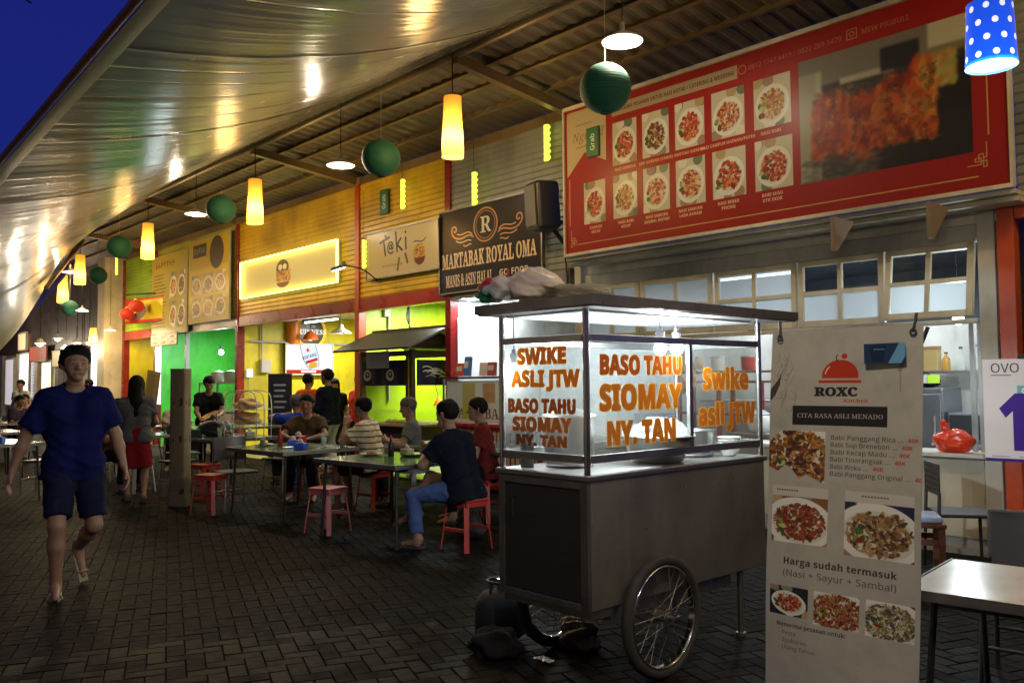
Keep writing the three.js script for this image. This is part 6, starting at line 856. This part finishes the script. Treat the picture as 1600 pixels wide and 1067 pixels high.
// ---------- people: one continuous surface per body, from joined tapered capsules ----------
function sdfGeo(bones, cell, o = {}) {
  const k = o.k ?? 0.03, lo = [1e9, 1e9, 1e9], hi = [-1e9, -1e9, -1e9];
  for (const b of bones) for (const [p, r] of [[b[0], b[2]], [b[1], b[3]]]) for (let c = 0; c < 3; c++) { lo[c] = Math.min(lo[c], p[c] - r); hi[c] = Math.max(hi[c], p[c] + r); }
  const m = 2.5 * cell + (o.amp || 0), n = [0, 1, 2].map((c) => Math.ceil((hi[c] - lo[c] + 2 * m) / cell) + 1), [nx, ny, nz] = n, f = new Float32Array(nx * ny * nz).fill(1);
  for (let c = 0; c < 3; c++) lo[c] -= m;
  for (const [a, b, ra, rb, flat] of bones) {
    const ab = [b[0] - a[0], b[1] - a[1], b[2] - a[2]], L2 = ab[0] ** 2 + ab[1] ** 2 + ab[2] ** 2 || 1e-9, L = Math.sqrt(L2), pad = Math.max(ra, rb) + k + 2.5 * cell;
    const i0 = [0, 1, 2].map((c) => Math.max(0, Math.floor((Math.min(a[c], b[c]) - pad - lo[c]) / cell))), i1 = [0, 1, 2].map((c) => Math.min(n[c] - 1, Math.ceil((Math.max(a[c], b[c]) + pad - lo[c]) / cell)));
    for (let z = i0[2]; z <= i1[2]; z++) for (let y = i0[1]; y <= i1[1]; y++) for (let x = i0[0]; x <= i1[0]; x++) {
      const px = lo[0] + x * cell - a[0], py = lo[1] + y * cell - a[1], pz = lo[2] + z * cell - a[2], q = (px * ab[0] + py * ab[1] + pz * ab[2]) / L2, t = q < 0 ? 0 : q > 1 ? 1 : q;
      let d = Math.hypot(px - t * ab[0], py - t * ab[1], pz - t * ab[2]) - (ra + (rb - ra) * t); if (flat) d = Math.max(d, (q - 1) * L);
      const w = (z * ny + y) * nx + x, g = f[w], h = Math.max(k - Math.abs(d - g), 0) / k; f[w] = Math.min(d, g) - h * h * k * 0.25;
    }
  }
  for (let z = 0; z < nz; z++) for (let y = 0; y < ny; y++) for (let x = 0; x < nx; x++) {
    const w = (z * ny + y) * nx + x; if (f[w] > 0.2) continue; const X = lo[0] + x * cell, Y = lo[1] + y * cell, Z = lo[2] + z * cell;
    if (o.amp) f[w] += o.amp * (Math.sin(X * 31 + 5 * Math.sin(Y * 13) + (o.ph || 0)) * Math.sin(Y * 23 + 3 * Math.sin(Z * 17)) + 0.6 * Math.sin(Z * 37 + X * 19 + Y * 11));
    if (o.fold) { const n1 = Math.abs(Math.sin(X * 8 + Y * 11 + 1.8 * Math.sin(Y * 6 + Z * 8 + (o.ph || 0)))), n2 = Math.abs(Math.sin(Y * 19 - X * 9 + 2.4 * Math.sin(X * 9 + Z * 6))); f[w] -= o.fold * (Math.pow(1 - n1, 4) + 0.7 * Math.pow(1 - n2, 4)); }
    if (o.cuts) for (const c of o.cuts) f[w] = Math.max(f[w], c[0] * X + c[1] * Y + c[2] * Z - c[3]);
    if (o.sub) for (const s of o.sub) f[w] = Math.max(f[w], s[3] - Math.hypot(X - s[0], Y - s[1], Z - s[2]));
  }
  const id = new Int32Array(nx * ny * nz).fill(-1), P = [], I = [], off = [0, 1, nx, nx + 1, nx * ny, nx * ny + 1, nx * ny + nx, nx * ny + nx + 1], E2 = [[0, 1], [2, 3], [4, 5], [6, 7], [0, 2], [1, 3], [4, 6], [5, 7], [0, 4], [1, 5], [2, 6], [3, 7]];
  for (let z = 0; z < nz - 1; z++) for (let y = 0; y < ny - 1; y++) for (let x = 0; x < nx - 1; x++) {
    const w = (z * ny + y) * nx + x; let s = 0; for (let c = 0; c < 8; c++) if (f[w + off[c]] < 0) s |= 1 << c; if (s === 0 || s === 255) continue;
    let cx = 0, cy = 0, cz = 0, q = 0; for (const [a, b] of E2) { const sa = (s >> a) & 1, sb = (s >> b) & 1; if (sa === sb) continue; const va = f[w + off[a]], t = va / (va - f[w + off[b]]); cx += (a & 1) + t * ((b & 1) - (a & 1)); cy += ((a >> 1) & 1) + t * (((b >> 1) & 1) - ((a >> 1) & 1)); cz += (a >> 2) + t * ((b >> 2) - (a >> 2)); q++; }
    id[w] = P.length / 3; P.push(lo[0] + (x + cx / q) * cell, lo[1] + (y + cy / q) * cell, lo[2] + (z + cz / q) * cell);
  }
  const sx = 1, sy = nx, sz = nx * ny;
  for (let z = 1; z < nz - 1; z++) for (let y = 1; y < ny - 1; y++) for (let x = 1; x < nx - 1; x++) {
    const w = (z * ny + y) * nx + x, s0 = f[w] < 0;
    for (const [d, u, v] of [[sx, sy, sz], [sy, sz, sx], [sz, sx, sy]]) { if ((f[w + d] < 0) === s0) continue; const a = id[w - u - v], b = id[w - v], c = id[w], e = id[w - u]; if (a < 0 || b < 0 || c < 0 || e < 0) continue; if (s0) I.push(a, b, c, a, c, e); else I.push(a, c, b, a, e, c); }
  }
  const g = new THREE.BufferGeometry(); g.setAttribute('position', new THREE.BufferAttribute(new Float32Array(P), 3)); g.setIndex(I); g.computeVertexNormals(); return g;
}
const add = (a, b) => [a[0] + b[0], a[1] + b[1], a[2] + b[2]], sub3 = (a, b) => [a[0] - b[0], a[1] - b[1], a[2] - b[2]], mul = (a, k) => [a[0] * k, a[1] * k, a[2] * k], len3 = (a) => Math.hypot(...a), unit = (a) => mul(a, 1 / (len3(a) || 1)), crs = (a, b) => [a[1] * b[2] - a[2] * b[1], a[2] * b[0] - a[0] * b[2], a[0] * b[1] - a[1] * b[0]], dot = (a, b) => a[0] * b[0] + a[1] * b[1] + a[2] * b[2], mix = (a, b, t) => add(mul(a, 1 - t), mul(b, t));
function ik(a, t, l1, l2, hint) {
  let d = sub3(t, a), L = len3(d); if (L > (l1 + l2) * 0.995) { t = add(a, mul(d, ((l1 + l2) * 0.995) / L)); d = sub3(t, a); L = len3(d); }
  const x = (l1 * l1 - l2 * l2 + L * L) / (2 * L), h = Math.sqrt(Math.max(0, l1 * l1 - x * x)), u = unit(d); let w = sub3(hint, mul(u, dot(hint, u))); w = unit(w); return [add(a, add(mul(u, x), mul(w, h))), t];
}
function handBones(w, dir, palm, s, side, curl) {   // palm and five fingers with two bends each
  const d = unit(dir), n = unit(sub3(palm, mul(d, dot(palm, d)))), e = mul(crs(d, n), side), at = (x, y, z) => add(w, add(mul(d, x * s), add(mul(e, y * s), mul(n, z * s)))), B = [];
  for (const y of [-0.027, -0.009, 0.009, 0.027]) B.push([at(0.0, y * 0.6, 0), at(0.085, y, 0), 0.015 * s, 0.0125 * s]);
  [[-0.030, 0.058], [-0.010, 0.072], [0.010, 0.078], [0.030, 0.068]].forEach(([y, l], i) => { let p = [0.088, y, 0], a = 0.12; const c = curl * (1.15 - 0.06 * i); for (const f of [0.46, 0.31, 0.25]) { a += c * 0.75; const q = [p[0] + l * f * Math.cos(a), p[1] + (y > 0 ? 1 : -1) * 0.0015, p[2] + l * f * Math.sin(a)]; B.push([at(...p), at(...q), 0.0092 * s, 0.0082 * s]); p = q; } });
  B.push([at(0.018, 0.022, 0.004), at(0.050, 0.052, 0.016), 0.014 * s, 0.011 * s], [at(0.050, 0.052, 0.016), at(0.082, 0.060, 0.024 + 0.015 * curl), 0.0105 * s, 0.0088 * s]); return B;
}
const skinTones = [[0.27, 0.145, 0.088], [0.24, 0.125, 0.075], [0.42, 0.25, 0.16]], hairMat = phys([0.005, 0.0042, 0.004], { roughness: 0.75, specularIntensity: 0.3 }), greyHair = phys([0.075, 0.07, 0.066], { roughness: 0.8, specularIntensity: 0.3 });
const skinMat = new THREE.MeshStandardMaterial({ vertexColors: true, roughness: 0.55 });
const clothMat = (c, r = 0.9) => phys(c, { roughness: r, specularIntensity: 0.22, map: T.cloth });
function colored(g, c) { g = g.index ? g.toNonIndexed() : g; const n = g.attributes.position.count, a = new Float32Array(n * 3); for (let i = 0; i < n; i++) { a[3 * i] = c[0]; a[3 * i + 1] = c[1]; a[3 * i + 2] = c[2]; } g.setAttribute('color', new THREE.BufferAttribute(a, 3)); return g; }
function person(label, x, z, turn, p) {
  const t = thing('person', label, 'person', x, p.base || 0, z, turn), s = (p.H || 1.7) / 1.72, cell = p.cell || 0.014, sc = skinTones[p.skin || 0], pel = p.pelvis || [0, 0.93 * s, 0], ln = p.lean || 0, sl = p.side || 0;
  const up = unit([Math.sin(sl), Math.cos(ln) * Math.cos(sl), Math.sin(ln)]), tw = p.twist || 0, ax = unit(sub3([Math.cos(tw), 0, -Math.sin(tw)], mul(up, dot([Math.cos(tw), 0, -Math.sin(tw)], up)))), hx = p.hipAxis || [1, 0, 0], fw = crs(ax, up), W = p.wide || 1;
  const on = (h, w = 0, f = 0) => add(pel, add(mul(up, h * s), add(mul(ax, w * s), mul(fw, f * s)))), neckB = on(0.525, 0, 0.005), hc = p.head || add(neckB, [up[0] * 0.08, 0.150 * s, up[2] * 0.10 * s + 0.02 * s]);
  const arms = [-1, 1].map((e) => { const sh = on(0.443, e * 0.172 * (0.9 + 0.1 * W)), tg = (e < 0 ? p.handR : p.handL) || add(sh, [e * 0.1, -0.52 * s, 0.04]), [el, wr] = ik(sh, tg, 0.285 * s, 0.255 * s, (e < 0 ? p.elbowR : p.elbowL) || [e * 0.5, -0.2, -0.8]); return { e, sh, el, wr, curl: (e < 0 ? p.curlR : p.curlL) ?? 0.45, palm: (e < 0 ? p.palmR : p.palmL) || [-e, 0, 0.2] }; });
  const legs = [-1, 1].map((e) => { const hip = add(pel, add(mul(hx, e * 0.088 * s), [0, -0.03 * s, 0])), tg = (e < 0 ? p.footR : p.footL) || [e * 0.1, 0.085, 0], [kn, an] = ik(hip, tg, 0.44 * s, 0.42 * s, (e < 0 ? p.kneeR : p.kneeL) || [e * 0.1, 0, 1]); return { e, hip, kn, an, toe: unit((e < 0 ? p.toeR : p.toeL) || [e * 0.2, -0.12, 1]) }; });
  // skin
  const torso = (q) => { const B = []; for (const e of [-1, 1]) B.push([on(-0.02, e * 0.078 * W), on(0.16, e * 0.068 * W, 0.005), (0.098 + q) * s * (0.85 + 0.15 * W), (0.092 + q) * s * W ** 0.7], [on(0.16, e * 0.068 * W, 0.005), on(0.36, e * 0.092, 0.005), (0.092 + q) * s * W ** 0.7, (0.098 + q) * s], [on(0.36, e * 0.092, 0), on(0.445, e * 0.125, -0.012), (0.098 + q) * s, (0.058 + q) * s]); if (W > 1.05) B.push([on(0.06, 0, 0.05), on(0.22, 0, 0.05), (0.10 + q) * W * s, (0.09 + q) * W * s]); return B; };
  const B = torso(0);
  B.push([on(0.47, 0, -0.01), add(hc, [0, -0.07 * s, -0.018]), 0.062 * s, 0.052 * s]);
  for (const a of arms) B.push([on(0.49, 0, -0.005), a.sh, 0.05 * s, 0.052 * s], [a.sh, a.el, 0.052 * s, 0.040 * s], [a.el, mix(a.el, a.wr, 0.35), 0.039 * s, 0.039 * s], [mix(a.el, a.wr, 0.35), a.wr, 0.039 * s, 0.025 * s]);
  for (const l of legs) { B.push([l.hip, l.kn, 0.086 * s, 0.055 * s], [l.kn, mix(l.kn, l.an, 0.35), 0.052 * s, 0.055 * s], [mix(l.kn, l.an, 0.35), l.an, 0.055 * s, 0.035 * s], [add(l.an, mul(l.toe, -0.03)), add(l.an, [0, -0.045 * s, 0]), 0.034 * s, 0.03 * s], [add(l.an, [0, -0.03 * s, 0]), add(add(l.an, mul(l.toe, 0.16 * s)), [0, -0.05 * s, 0]), 0.036 * s, 0.024 * s]); }
  const G = [colored(sdfGeo(B, cell), sc)];
  for (const a of arms) G.push(colored(sdfGeo([[mix(a.el, a.wr, 0.85), a.wr, 0.027 * s, 0.024 * s], ...handBones(a.wr, (a.e < 0 ? p.dirR : p.dirL) || sub3(a.wr, a.el), a.palm, s, -a.e, a.curl)], p.cell ? 0.007 : 0.0045, { k: 0.008 }), sc));
  // head in its own frame
  const hm = new THREE.Matrix4().makeRotationFromEuler(new THREE.Euler(p.pitch || 0, p.yaw || 0, p.roll || 0, 'YXZ')); hm.scale(V(s, s, s)); hm.setPosition(...hc);
  const hb = [[[0, 0.03, -0.018], [0, 0.035, 0.012], 0.092, 0.083], [[0, -0.005, 0.028], [0, -0.072, 0.04], 0.064, 0.040], [[-0.034, -0.02, 0.046], [-0.03, -0.05, 0.05], 0.036, 0.026], [[0.034, -0.02, 0.046], [0.03, -0.05, 0.05], 0.036, 0.026], [[0, 0.018, 0.086], [0, -0.02, 0.108], 0.009, 0.013], [[-0.014, -0.026, 0.094], [0.014, -0.026, 0.094], 0.009, 0.009], [[-0.036, 0.034, 0.076], [0.036, 0.034, 0.076], 0.016, 0.016], [[-0.082, -0.012, -0.008], [-0.09, 0.028, -0.016], 0.010, 0.015], [[0.082, -0.012, -0.008], [0.09, 0.028, -0.016], 0.010, 0.015], [[-0.018, -0.057, 0.086], [0.018, -0.057, 0.086], 0.009, 0.009], [[0, -0.088, 0.064], [0, -0.09, 0.06], 0.023, 0.023], [[-0.031, 0.012, 0.074], [-0.031, 0.013, 0.074], 0.014, 0.014], [[0.031, 0.012, 0.074], [0.031, 0.013, 0.074], 0.014, 0.014], [[0, -0.05, -0.02], [0, -0.11, -0.022], 0.056, 0.05]];
  let hg = colored(sdfGeo(hb, p.cell ? 0.009 : 0.006, { k: 0.014 }), sc); const hp = hg.attributes.position, hcol = hg.attributes.color;
  for (let i = 0; i < hp.count; i++) { const X = Math.abs(hp.getX(i)), Y = hp.getY(i), Z = hp.getZ(i); if (Z < 0.06) continue; let c = null; if (Math.hypot((X - 0.031) / 0.017, (Y - 0.010) / 0.0058) < 1) c = X > 0.039 || X < 0.023 ? [0.22, 0.19, 0.17] : [0.02, 0.015, 0.012]; else if (Math.hypot((X - 0.033) / 0.024, (Y - 0.038) / 0.006) < 1) c = [0.03, 0.022, 0.018]; else if (Math.hypot(X / 0.026, (Y + 0.057) / 0.010) < 1) c = [sc[0] * 0.85, sc[1] * 0.6, sc[2] * 0.6]; if (c) hcol.setXYZ(i, ...c); }
  G.push(hg.applyMatrix4(hm)); const body = new THREE.Mesh(mergeGeometries(G.map((g) => { g = g.index ? g.toNonIndexed() : g; g.deleteAttribute('uv'); return g; })), skinMat); body.name = 'body'; body.castShadow = true; t.add(body);
  const cap = [[[0, 0.050, -0.030], [0, 0.052, -0.026], 0.101, 0.101], [[0, 0.064, 0.0], [0, 0.066, 0.004], 0.090, 0.088]]; let hg2;
  const tuft = (n, r0, len, lo2) => { const o2 = []; let q2 = Math.round(Math.abs(x * 97 + z * 31)) | 1; const rn = () => { q2 = (q2 * 16807) % 2147483647; return q2 / 2147483647; }; for (let i = 0; i < n; i++) { const a = rn() * 6.283, e = lo2 + rn() * (1.5 - lo2), d = [Math.cos(e) * Math.sin(a), Math.sin(e), Math.cos(e) * Math.cos(a)], c0 = add([0, 0.048, -0.022], mul(d, 0.094)); if (d[2] > 0.25 && c0[1] < 0.098) continue; o2.push([c0, add(c0, [d[0] * 0.25 * len, -len * (0.35 + 0.5 * rn()), d[2] * 0.3 * len]), r0 * (0.7 + 0.6 * rn()), 0.004]); } return o2; };
  if (p.hair === 'long') hg2 = sdfGeo([...cap, [[0, 0.02, -0.05], [0, -0.20, -0.085], 0.085, 0.085], [[0, -0.20, -0.085], [0, -0.46, -0.08], 0.085, 0.05], [[0.07, 0.02, -0.02], [0.075, -0.25, -0.03], 0.035, 0.04], [[-0.07, 0.02, -0.02], [-0.075, -0.25, -0.03], 0.035, 0.04]], 0.009, { k: 0.03, sub: [[0, -0.045, 0.115, 0.098]], amp: 0.003 });
  else if (p.hair === 'tied') hg2 = sdfGeo([...cap, [[0, 0.0, -0.11], [0, -0.06, -0.13], 0.045, 0.03]], 0.009, { k: 0.02, amp: 0.003 });
  else if (p.hair === 'mop') hg2 = sdfGeo([[[0, 0.056, -0.030], [0, 0.058, -0.024], 0.103, 0.103], [[0.01, 0.080, -0.002], [0.015, 0.084, 0.0], 0.086, 0.084], ...tuft(110, 0.019, 0.042, -0.25)], 0.0055, { k: 0.012, amp: 0.003, ph: x });
  else hg2 = sdfGeo([...cap, ...tuft(40, 0.014, 0.035, -0.3)], p.cell ? 0.008 : 0.0055, { k: 0.014, amp: 0.003, ph: x });
  part('hair', metre(hg2.applyMatrix4(hm)), p.grey ? greyHair : hairMat, t);
  // clothes
  const q = p.loose ?? 0.016, sleeve = p.sleeve ?? 0.62, SB = torso(q), hemD = p.hem ?? 0.10, hem = on(-hemD);
  SB.push([on(-0.02, -0.09 * W), on(-hemD - 0.02, -0.09 * W), (0.10 + q) * s, (0.105 + q) * s], [on(-0.02, 0.09 * W), on(-hemD - 0.02, 0.09 * W), (0.10 + q) * s, (0.105 + q) * s]);
  for (const a of arms) { SB.push([on(0.48, 0, -0.01), a.sh, (0.05 + q) * s, (0.053 + q) * s]); if (sleeve <= 1) SB.push([a.sh, mix(a.sh, a.el, sleeve), (0.055 + q) * s, (0.052 + q * 1.25) * s, 1]); else SB.push([a.sh, a.el, (0.055 + q) * s, (0.045 + q) * s], [a.el, mix(a.el, a.wr, sleeve - 1), (0.045 + q) * s, (0.036 + q) * s, 1]); }
  const neckTop = add(neckB, [0, 0.035 * s, 0.03 * s]);
  part('shirt', metre(sdfGeo(SB, cell * 0.95, { k: 0.035, amp: p.folds ?? 0.003, fold: 0.014, ph: z * 3, cuts: [[-up[0], -up[1], -up[2], -dot(hem, up)]], sub: [[...neckTop, 0.078 * s]] })), p.shirt, t);
  if (p.skirt) { const wv = add(pel, [0, 0.06, 0]), kn = [0, p.skirt, 0.02]; part('skirt', metre(sdfGeo([[add(wv, [-0.05, 0, 0]), add(kn, [-0.09, 0, 0]), 0.112 * s, 0.135 * s, 1], [add(wv, [0.05, 0, 0]), add(kn, [0.09, 0, 0]), 0.112 * s, 0.135 * s, 1]], cell, { k: 0.05, amp: 0.005, cuts: [[0, 1, 0, wv[1] + 0.04]] })), p.trousers, t); }
  else {
    const wq = 0.018, TB = []; for (const e of [-1, 1]) TB.push([on(0.10, e * 0.07 * W), on(-0.03, e * 0.085 * W), (0.095 + wq * 0.4) * s * W ** 0.6, (0.10 + wq) * s]);
    for (const l of legs) { const L = p.legs ?? 1.9; if (L <= 1) TB.push([l.hip, mix(l.hip, l.kn, L), (0.09 + wq) * s, (0.072 + wq) * s, 1]); else TB.push([l.hip, l.kn, (0.09 + wq) * s, (0.06 + wq) * s], [l.kn, mix(l.kn, l.an, L - 1), (0.058 + wq) * s, (0.042 + wq) * s, 1]); }
    const wt = on(0.10); part(p.legs <= 1 ? 'shorts' : 'trousers', metre(sdfGeo(TB, cell, { k: 0.025, amp: 0.003, fold: 0.010, ph: x * 2, cuts: [[up[0], up[1], up[2], dot(wt, up)]] })), p.trousers, t);
  }
  if (p.apron) part('apron', metre(surf(14, 24, (u, v) => { const a = (u - 0.5) * 2.6, h = lerp(0.36, 1.20, v) * s, w = v > 0.72 ? 0.6 : 1; return [Math.sin(a * w) * 0.185 * s + pel[0], h, Math.cos(a * w) * 0.185 * s + 0.012 * Math.sin(a * 5) * (1 - v) + pel[2]]; })), p.apron, t);
  if (p.shoe !== null) for (const l of legs) { const m = new THREE.Matrix4().lookAt(V(0, 0, 0), V(...mul(l.toe, -1)), V(0, 1, 0)); m.setPosition(...add(add(l.an, mul(l.toe, 0.055 * s)), [0, -0.083 * s, 0])); const so = part('sandal', new RoundedBoxGeometry(0.085, 0.018, 0.255, 2, 0.008).applyMatrix4(m), p.shoe || M.rubber, t); part('strap', xf(new THREE.TorusGeometry(0.045, 0.008, 6, 16, Math.PI), 0, 0.0, 0.05).applyMatrix4(m).toNonIndexed(), p.shoe || M.rubber, so); }
  return t;
}
const navy = clothMat([0.008, 0.0095, 0.019]), blackC = clothMat([0.009, 0.009, 0.011]), jeans = clothMat([0.075, 0.12, 0.30]), denimDark = clothMat([0.03, 0.035, 0.06]);
const stripeTex = canvasTex(64, 256, (c, w, h) => { c.fillStyle = '#d2c7a8'; c.fillRect(0, 0, w, h); c.fillStyle = '#23201c'; for (let k = 0; k < 4; k++) c.fillRect(0, 20 + k * 64, w, 13); }); stripeTex.wrapS = stripeTex.wrapT = THREE.RepeatWrapping; stripeTex.repeat.set(3, 3.6);
const seat = (o) => ({ pelvis: [0, 0.555, 0], footL: [0.16, 0.085, 0.40], footR: [-0.16, 0.085, 0.40], ...o });
const R = THREE.MathUtils.degToRad;
person('person in blue shirt and dark shorts walking towards the viewer at left', -6.88, -1.90, R(78), { H: 1.76, skin: 0, hair: 'mop', wide: 0.9, pelvis: [0.01, 0.955, 0], lean: 0.03, twist: 0.05, yaw: 0.12, pitch: -0.1, loose: 0.024, folds: 0.0035, hem: 0.13, sleeve: 0.8, shirt: clothMat([0.007, 0.0095, 0.078]), trousers: clothMat([0.012, 0.013, 0.04]), legs: 0.86, handL: [0.36, 0.84, 0.06], handR: [-0.40, 0.86, 0.02], elbowL: [0.7, 0.1, -0.6], elbowR: [-0.8, 0.1, -0.5], curlL: 0.35, curlR: 0.3, footR: [-0.10, 0.09, 0.10], footL: [0.07, 0.27, -0.30], kneeL: [0.25, 0, 1], toeL: [0.2, -0.95, 0.25], toeR: [-0.05, -0.1, 1], shoe: std([0.25, 0.21, 0.15], 0.6) });
person('man in dark shirt and blue jeans sitting on a red stool, looking left', -6.08, -4.98, R(-78), seat({ H: 1.7, skin: 0, lean: 0.30, pitch: 0.1, yaw: 0.05, shirt: navy, trousers: jeans, legs: 1.86, loose: 0.022, hem: 0.14, handL: [0.05, 0.83, 0.44], handR: [-0.06, 0.86, 0.45], elbowL: [0.6, -0.7, 0.1], elbowR: [-0.6, -0.6, 0], palmL: [-0.3, 0.9, 0], palmR: [0.3, 0.9, 0], curlL: 0.8, curlR: 0.8, footL: [0.22, 0.085, 0.38], footR: [0.06, 0.27, 0.62], kneeR: [0, 1, 0.4], kneeL: [0.25, 0.7, 0.6], toeL: [0.15, -0.05, 1], toeR: [0.4, -0.4, 1] }));
person('man in pale shirt with thin dark stripes seated behind the nearest table', -8.72, -5.75, R(-58), seat({ H: 1.68, skin: 1, cell: 0.018, lean: 0.22, yaw: -0.15, shirt: new THREE.MeshStandardMaterial({ map: stripeTex, roughness: 0.85 }), trousers: blackC, legs: 0.9, handL: [0.10, 1.02, 0.33], handR: [-0.2, 0.78, 0.42], elbowL: [0.5, -0.9, 0.2] }));
person('grey haired person in grey shirt seated behind the striped man', -8.75, -6.38, R(-35), seat({ H: 1.62, skin: 1, cell: 0.018, grey: true, lean: 0.12, pitch: 0.15, shirt: clothMat([0.14, 0.145, 0.15]), trousers: denimDark, handL: [0.12, 0.80, 0.36], handR: [-0.12, 0.8, 0.36] }));
person('stout man in brown shirt leaning on the second green table', -10.35, -5.78, R(48), seat({ H: 1.72, skin: 1, cell: 0.018, wide: 1.22, lean: 0.12, shirt: clothMat([0.075, 0.048, 0.028]), trousers: blackC, handL: [0.10, 0.80, 0.44], handR: [-0.12, 0.80, 0.44], elbowL: [0.9, -0.4, 0], elbowR: [-0.9, -0.4, 0], palmL: [0, -1, 0], palmR: [0, -1, 0] }));
person('man with short hair in royal blue shirt seated in profile by the wire rack', -11.62, -6.32, R(-95), seat({ H: 1.68, skin: 1, cell: 0.018, grey: true, wide: 1.1, lean: 0.1, shirt: clothMat([0.02, 0.06, 0.42]), trousers: denimDark, handL: [0.08, 1.05, 0.34], handR: [-0.1, 0.85, 0.36] }));
person('person in dark red shirt seated behind the left edge of the cart', -7.12, -6.18, R(-40), seat({ H: 1.66, skin: 1, cell: 0.018, lean: 0.18, shirt: clothMat([0.14, 0.018, 0.018]), trousers: blackC, handL: [0.1, 0.8, 0.35], handR: [-0.1, 0.8, 0.35] }));
person('worker in orange vest with yellow sleeves seen from behind', -13.45, -7.5, R(205), { H: 1.66, skin: 1, cell: 0.018, shirt: clothMat([0.68, 0.10, 0.015]), trousers: blackC, loose: 0.02, handL: [0.2, 1.0, 0.3], handR: [-0.2, 1.0, 0.3] });
person('man in navy shirt and white printed apron standing before the stall', -12.45, -7.35, R(-70), { H: 1.72, skin: 1, cell: 0.018, lean: 0.08, shirt: navy, sleeve: 1.1, trousers: clothMat([0.5, 0.48, 0.46]), apron: std([0.55, 0.53, 0.52], 0.8, 0, { map: T.cloth }), loose: 0.02, handL: [0.1, 1.05, 0.32], handR: [-0.15, 1.05, 0.3] });
person('woman with long black hair standing at the bar counter', -14.15, -8.45, R(55), { H: 1.58, skin: 0, cell: 0.018, hair: 'long', shirt: blackC, trousers: blackC, pitch: 0.2 });
person('person in red shirt behind the counter, left of the apron man', -13.35, -8.5, R(20), { H: 1.63, skin: 1, cell: 0.018, shirt: clothMat([0.5, 0.05, 0.03]), trousers: blackC, pitch: 0.2 });
person('woman with long hair, grey top and red skirt standing with back turned', -11.55, -3.95, R(-110), { H: 1.62, skin: 1, cell: 0.018, hair: 'long', pelvis: [0, 0.86, 0], lean: 0.05, shirt: clothMat([0.10, 0.10, 0.11]), trousers: clothMat([0.22, 0.012, 0.015]), skirt: 0.45, handL: [0.15, 0.95, 0.3], handR: [-0.15, 0.95, 0.28], footL: [0.1, 0.085, 0.10], footR: [-0.1, 0.085, -0.12] });
person('person in brown top seated at the table left of the long haired woman', -13.1, -4.15, R(110), seat({ H: 1.62, skin: 1, cell: 0.02, hair: 'tied', lean: 0.2, shirt: clothMat([0.09, 0.05, 0.035]), trousers: blackC, handL: [0.1, 0.8, 0.35], handR: [-0.1, 0.8, 0.35] }));
person('person in pale shirt seated far back, left of the cardboard column', -15.6, -6.05, R(70), seat({ H: 1.66, skin: 1, cell: 0.02, lean: 0.15, shirt: clothMat([0.5, 0.45, 0.40]), trousers: blackC, handL: [0.1, 0.8, 0.35], handR: [-0.1, 0.8, 0.35] }));
person('waiter in black shirt bending forward with a straw plate before the green stall', -14.7, -6.25, R(70), { H: 1.70, skin: 1, cell: 0.018, pelvis: [0, 0.9, -0.1], lean: 0.45, pitch: 0.35, shirt: blackC, trousers: blackC, handL: [0.14, 0.98, 0.42], handR: [-0.14, 0.92, 0.42] });
{ const pl = thing('straw_plate', 'round straw plate held by the bending waiter', 'plate', -14.28, 0.96, -6.1); part('plate', lathe([[0, 0.0], [0.12, 0.004], [0.17, 0.03], [0.165, 0.035], [0.12, 0.012], [0, 0.008]], 28).rotateX(0.5), std([0.5, 0.34, 0.14], 0.7), pl); }
person('far person in white shirt standing by the cold lit opening at left', -25.2, -5.7, R(40), { H: 1.66, skin: 1, cell: 0.026, shirt: clothMat([0.5, 0.5, 0.5]), trousers: blackC });
person('far person in dark top seated at the left picture edge, nearer one', -20.6, -4.55, R(120), seat({ H: 1.64, skin: 1, cell: 0.026, lean: 0.2, shirt: clothMat([0.05, 0.03, 0.06]), trousers: blackC, handL: [0.1, 0.8, 0.35], handR: [-0.1, 0.8, 0.35] }));
person('far person in pale pink top seated at the left picture edge, behind the dark one', -24.2, -5.6, R(60), seat({ H: 1.62, skin: 1, cell: 0.026, hair: 'tied', lean: 0.15, shirt: clothMat([0.45, 0.28, 0.28]), trousers: blackC }));
person('far person in red top standing between the walker and the pillar', -22.6, -6.1, R(20), { H: 1.6, skin: 1, cell: 0.026, hair: 'long', shirt: clothMat([0.35, 0.04, 0.04]), trousers: denimDark });
person('far person in yellow top standing in front of the concrete pillar', -23.6, -6.9, R(-30), { H: 1.65, skin: 1, cell: 0.026, shirt: clothMat([0.5, 0.36, 0.05]), trousers: blackC });
renderer.render(scene, camera);
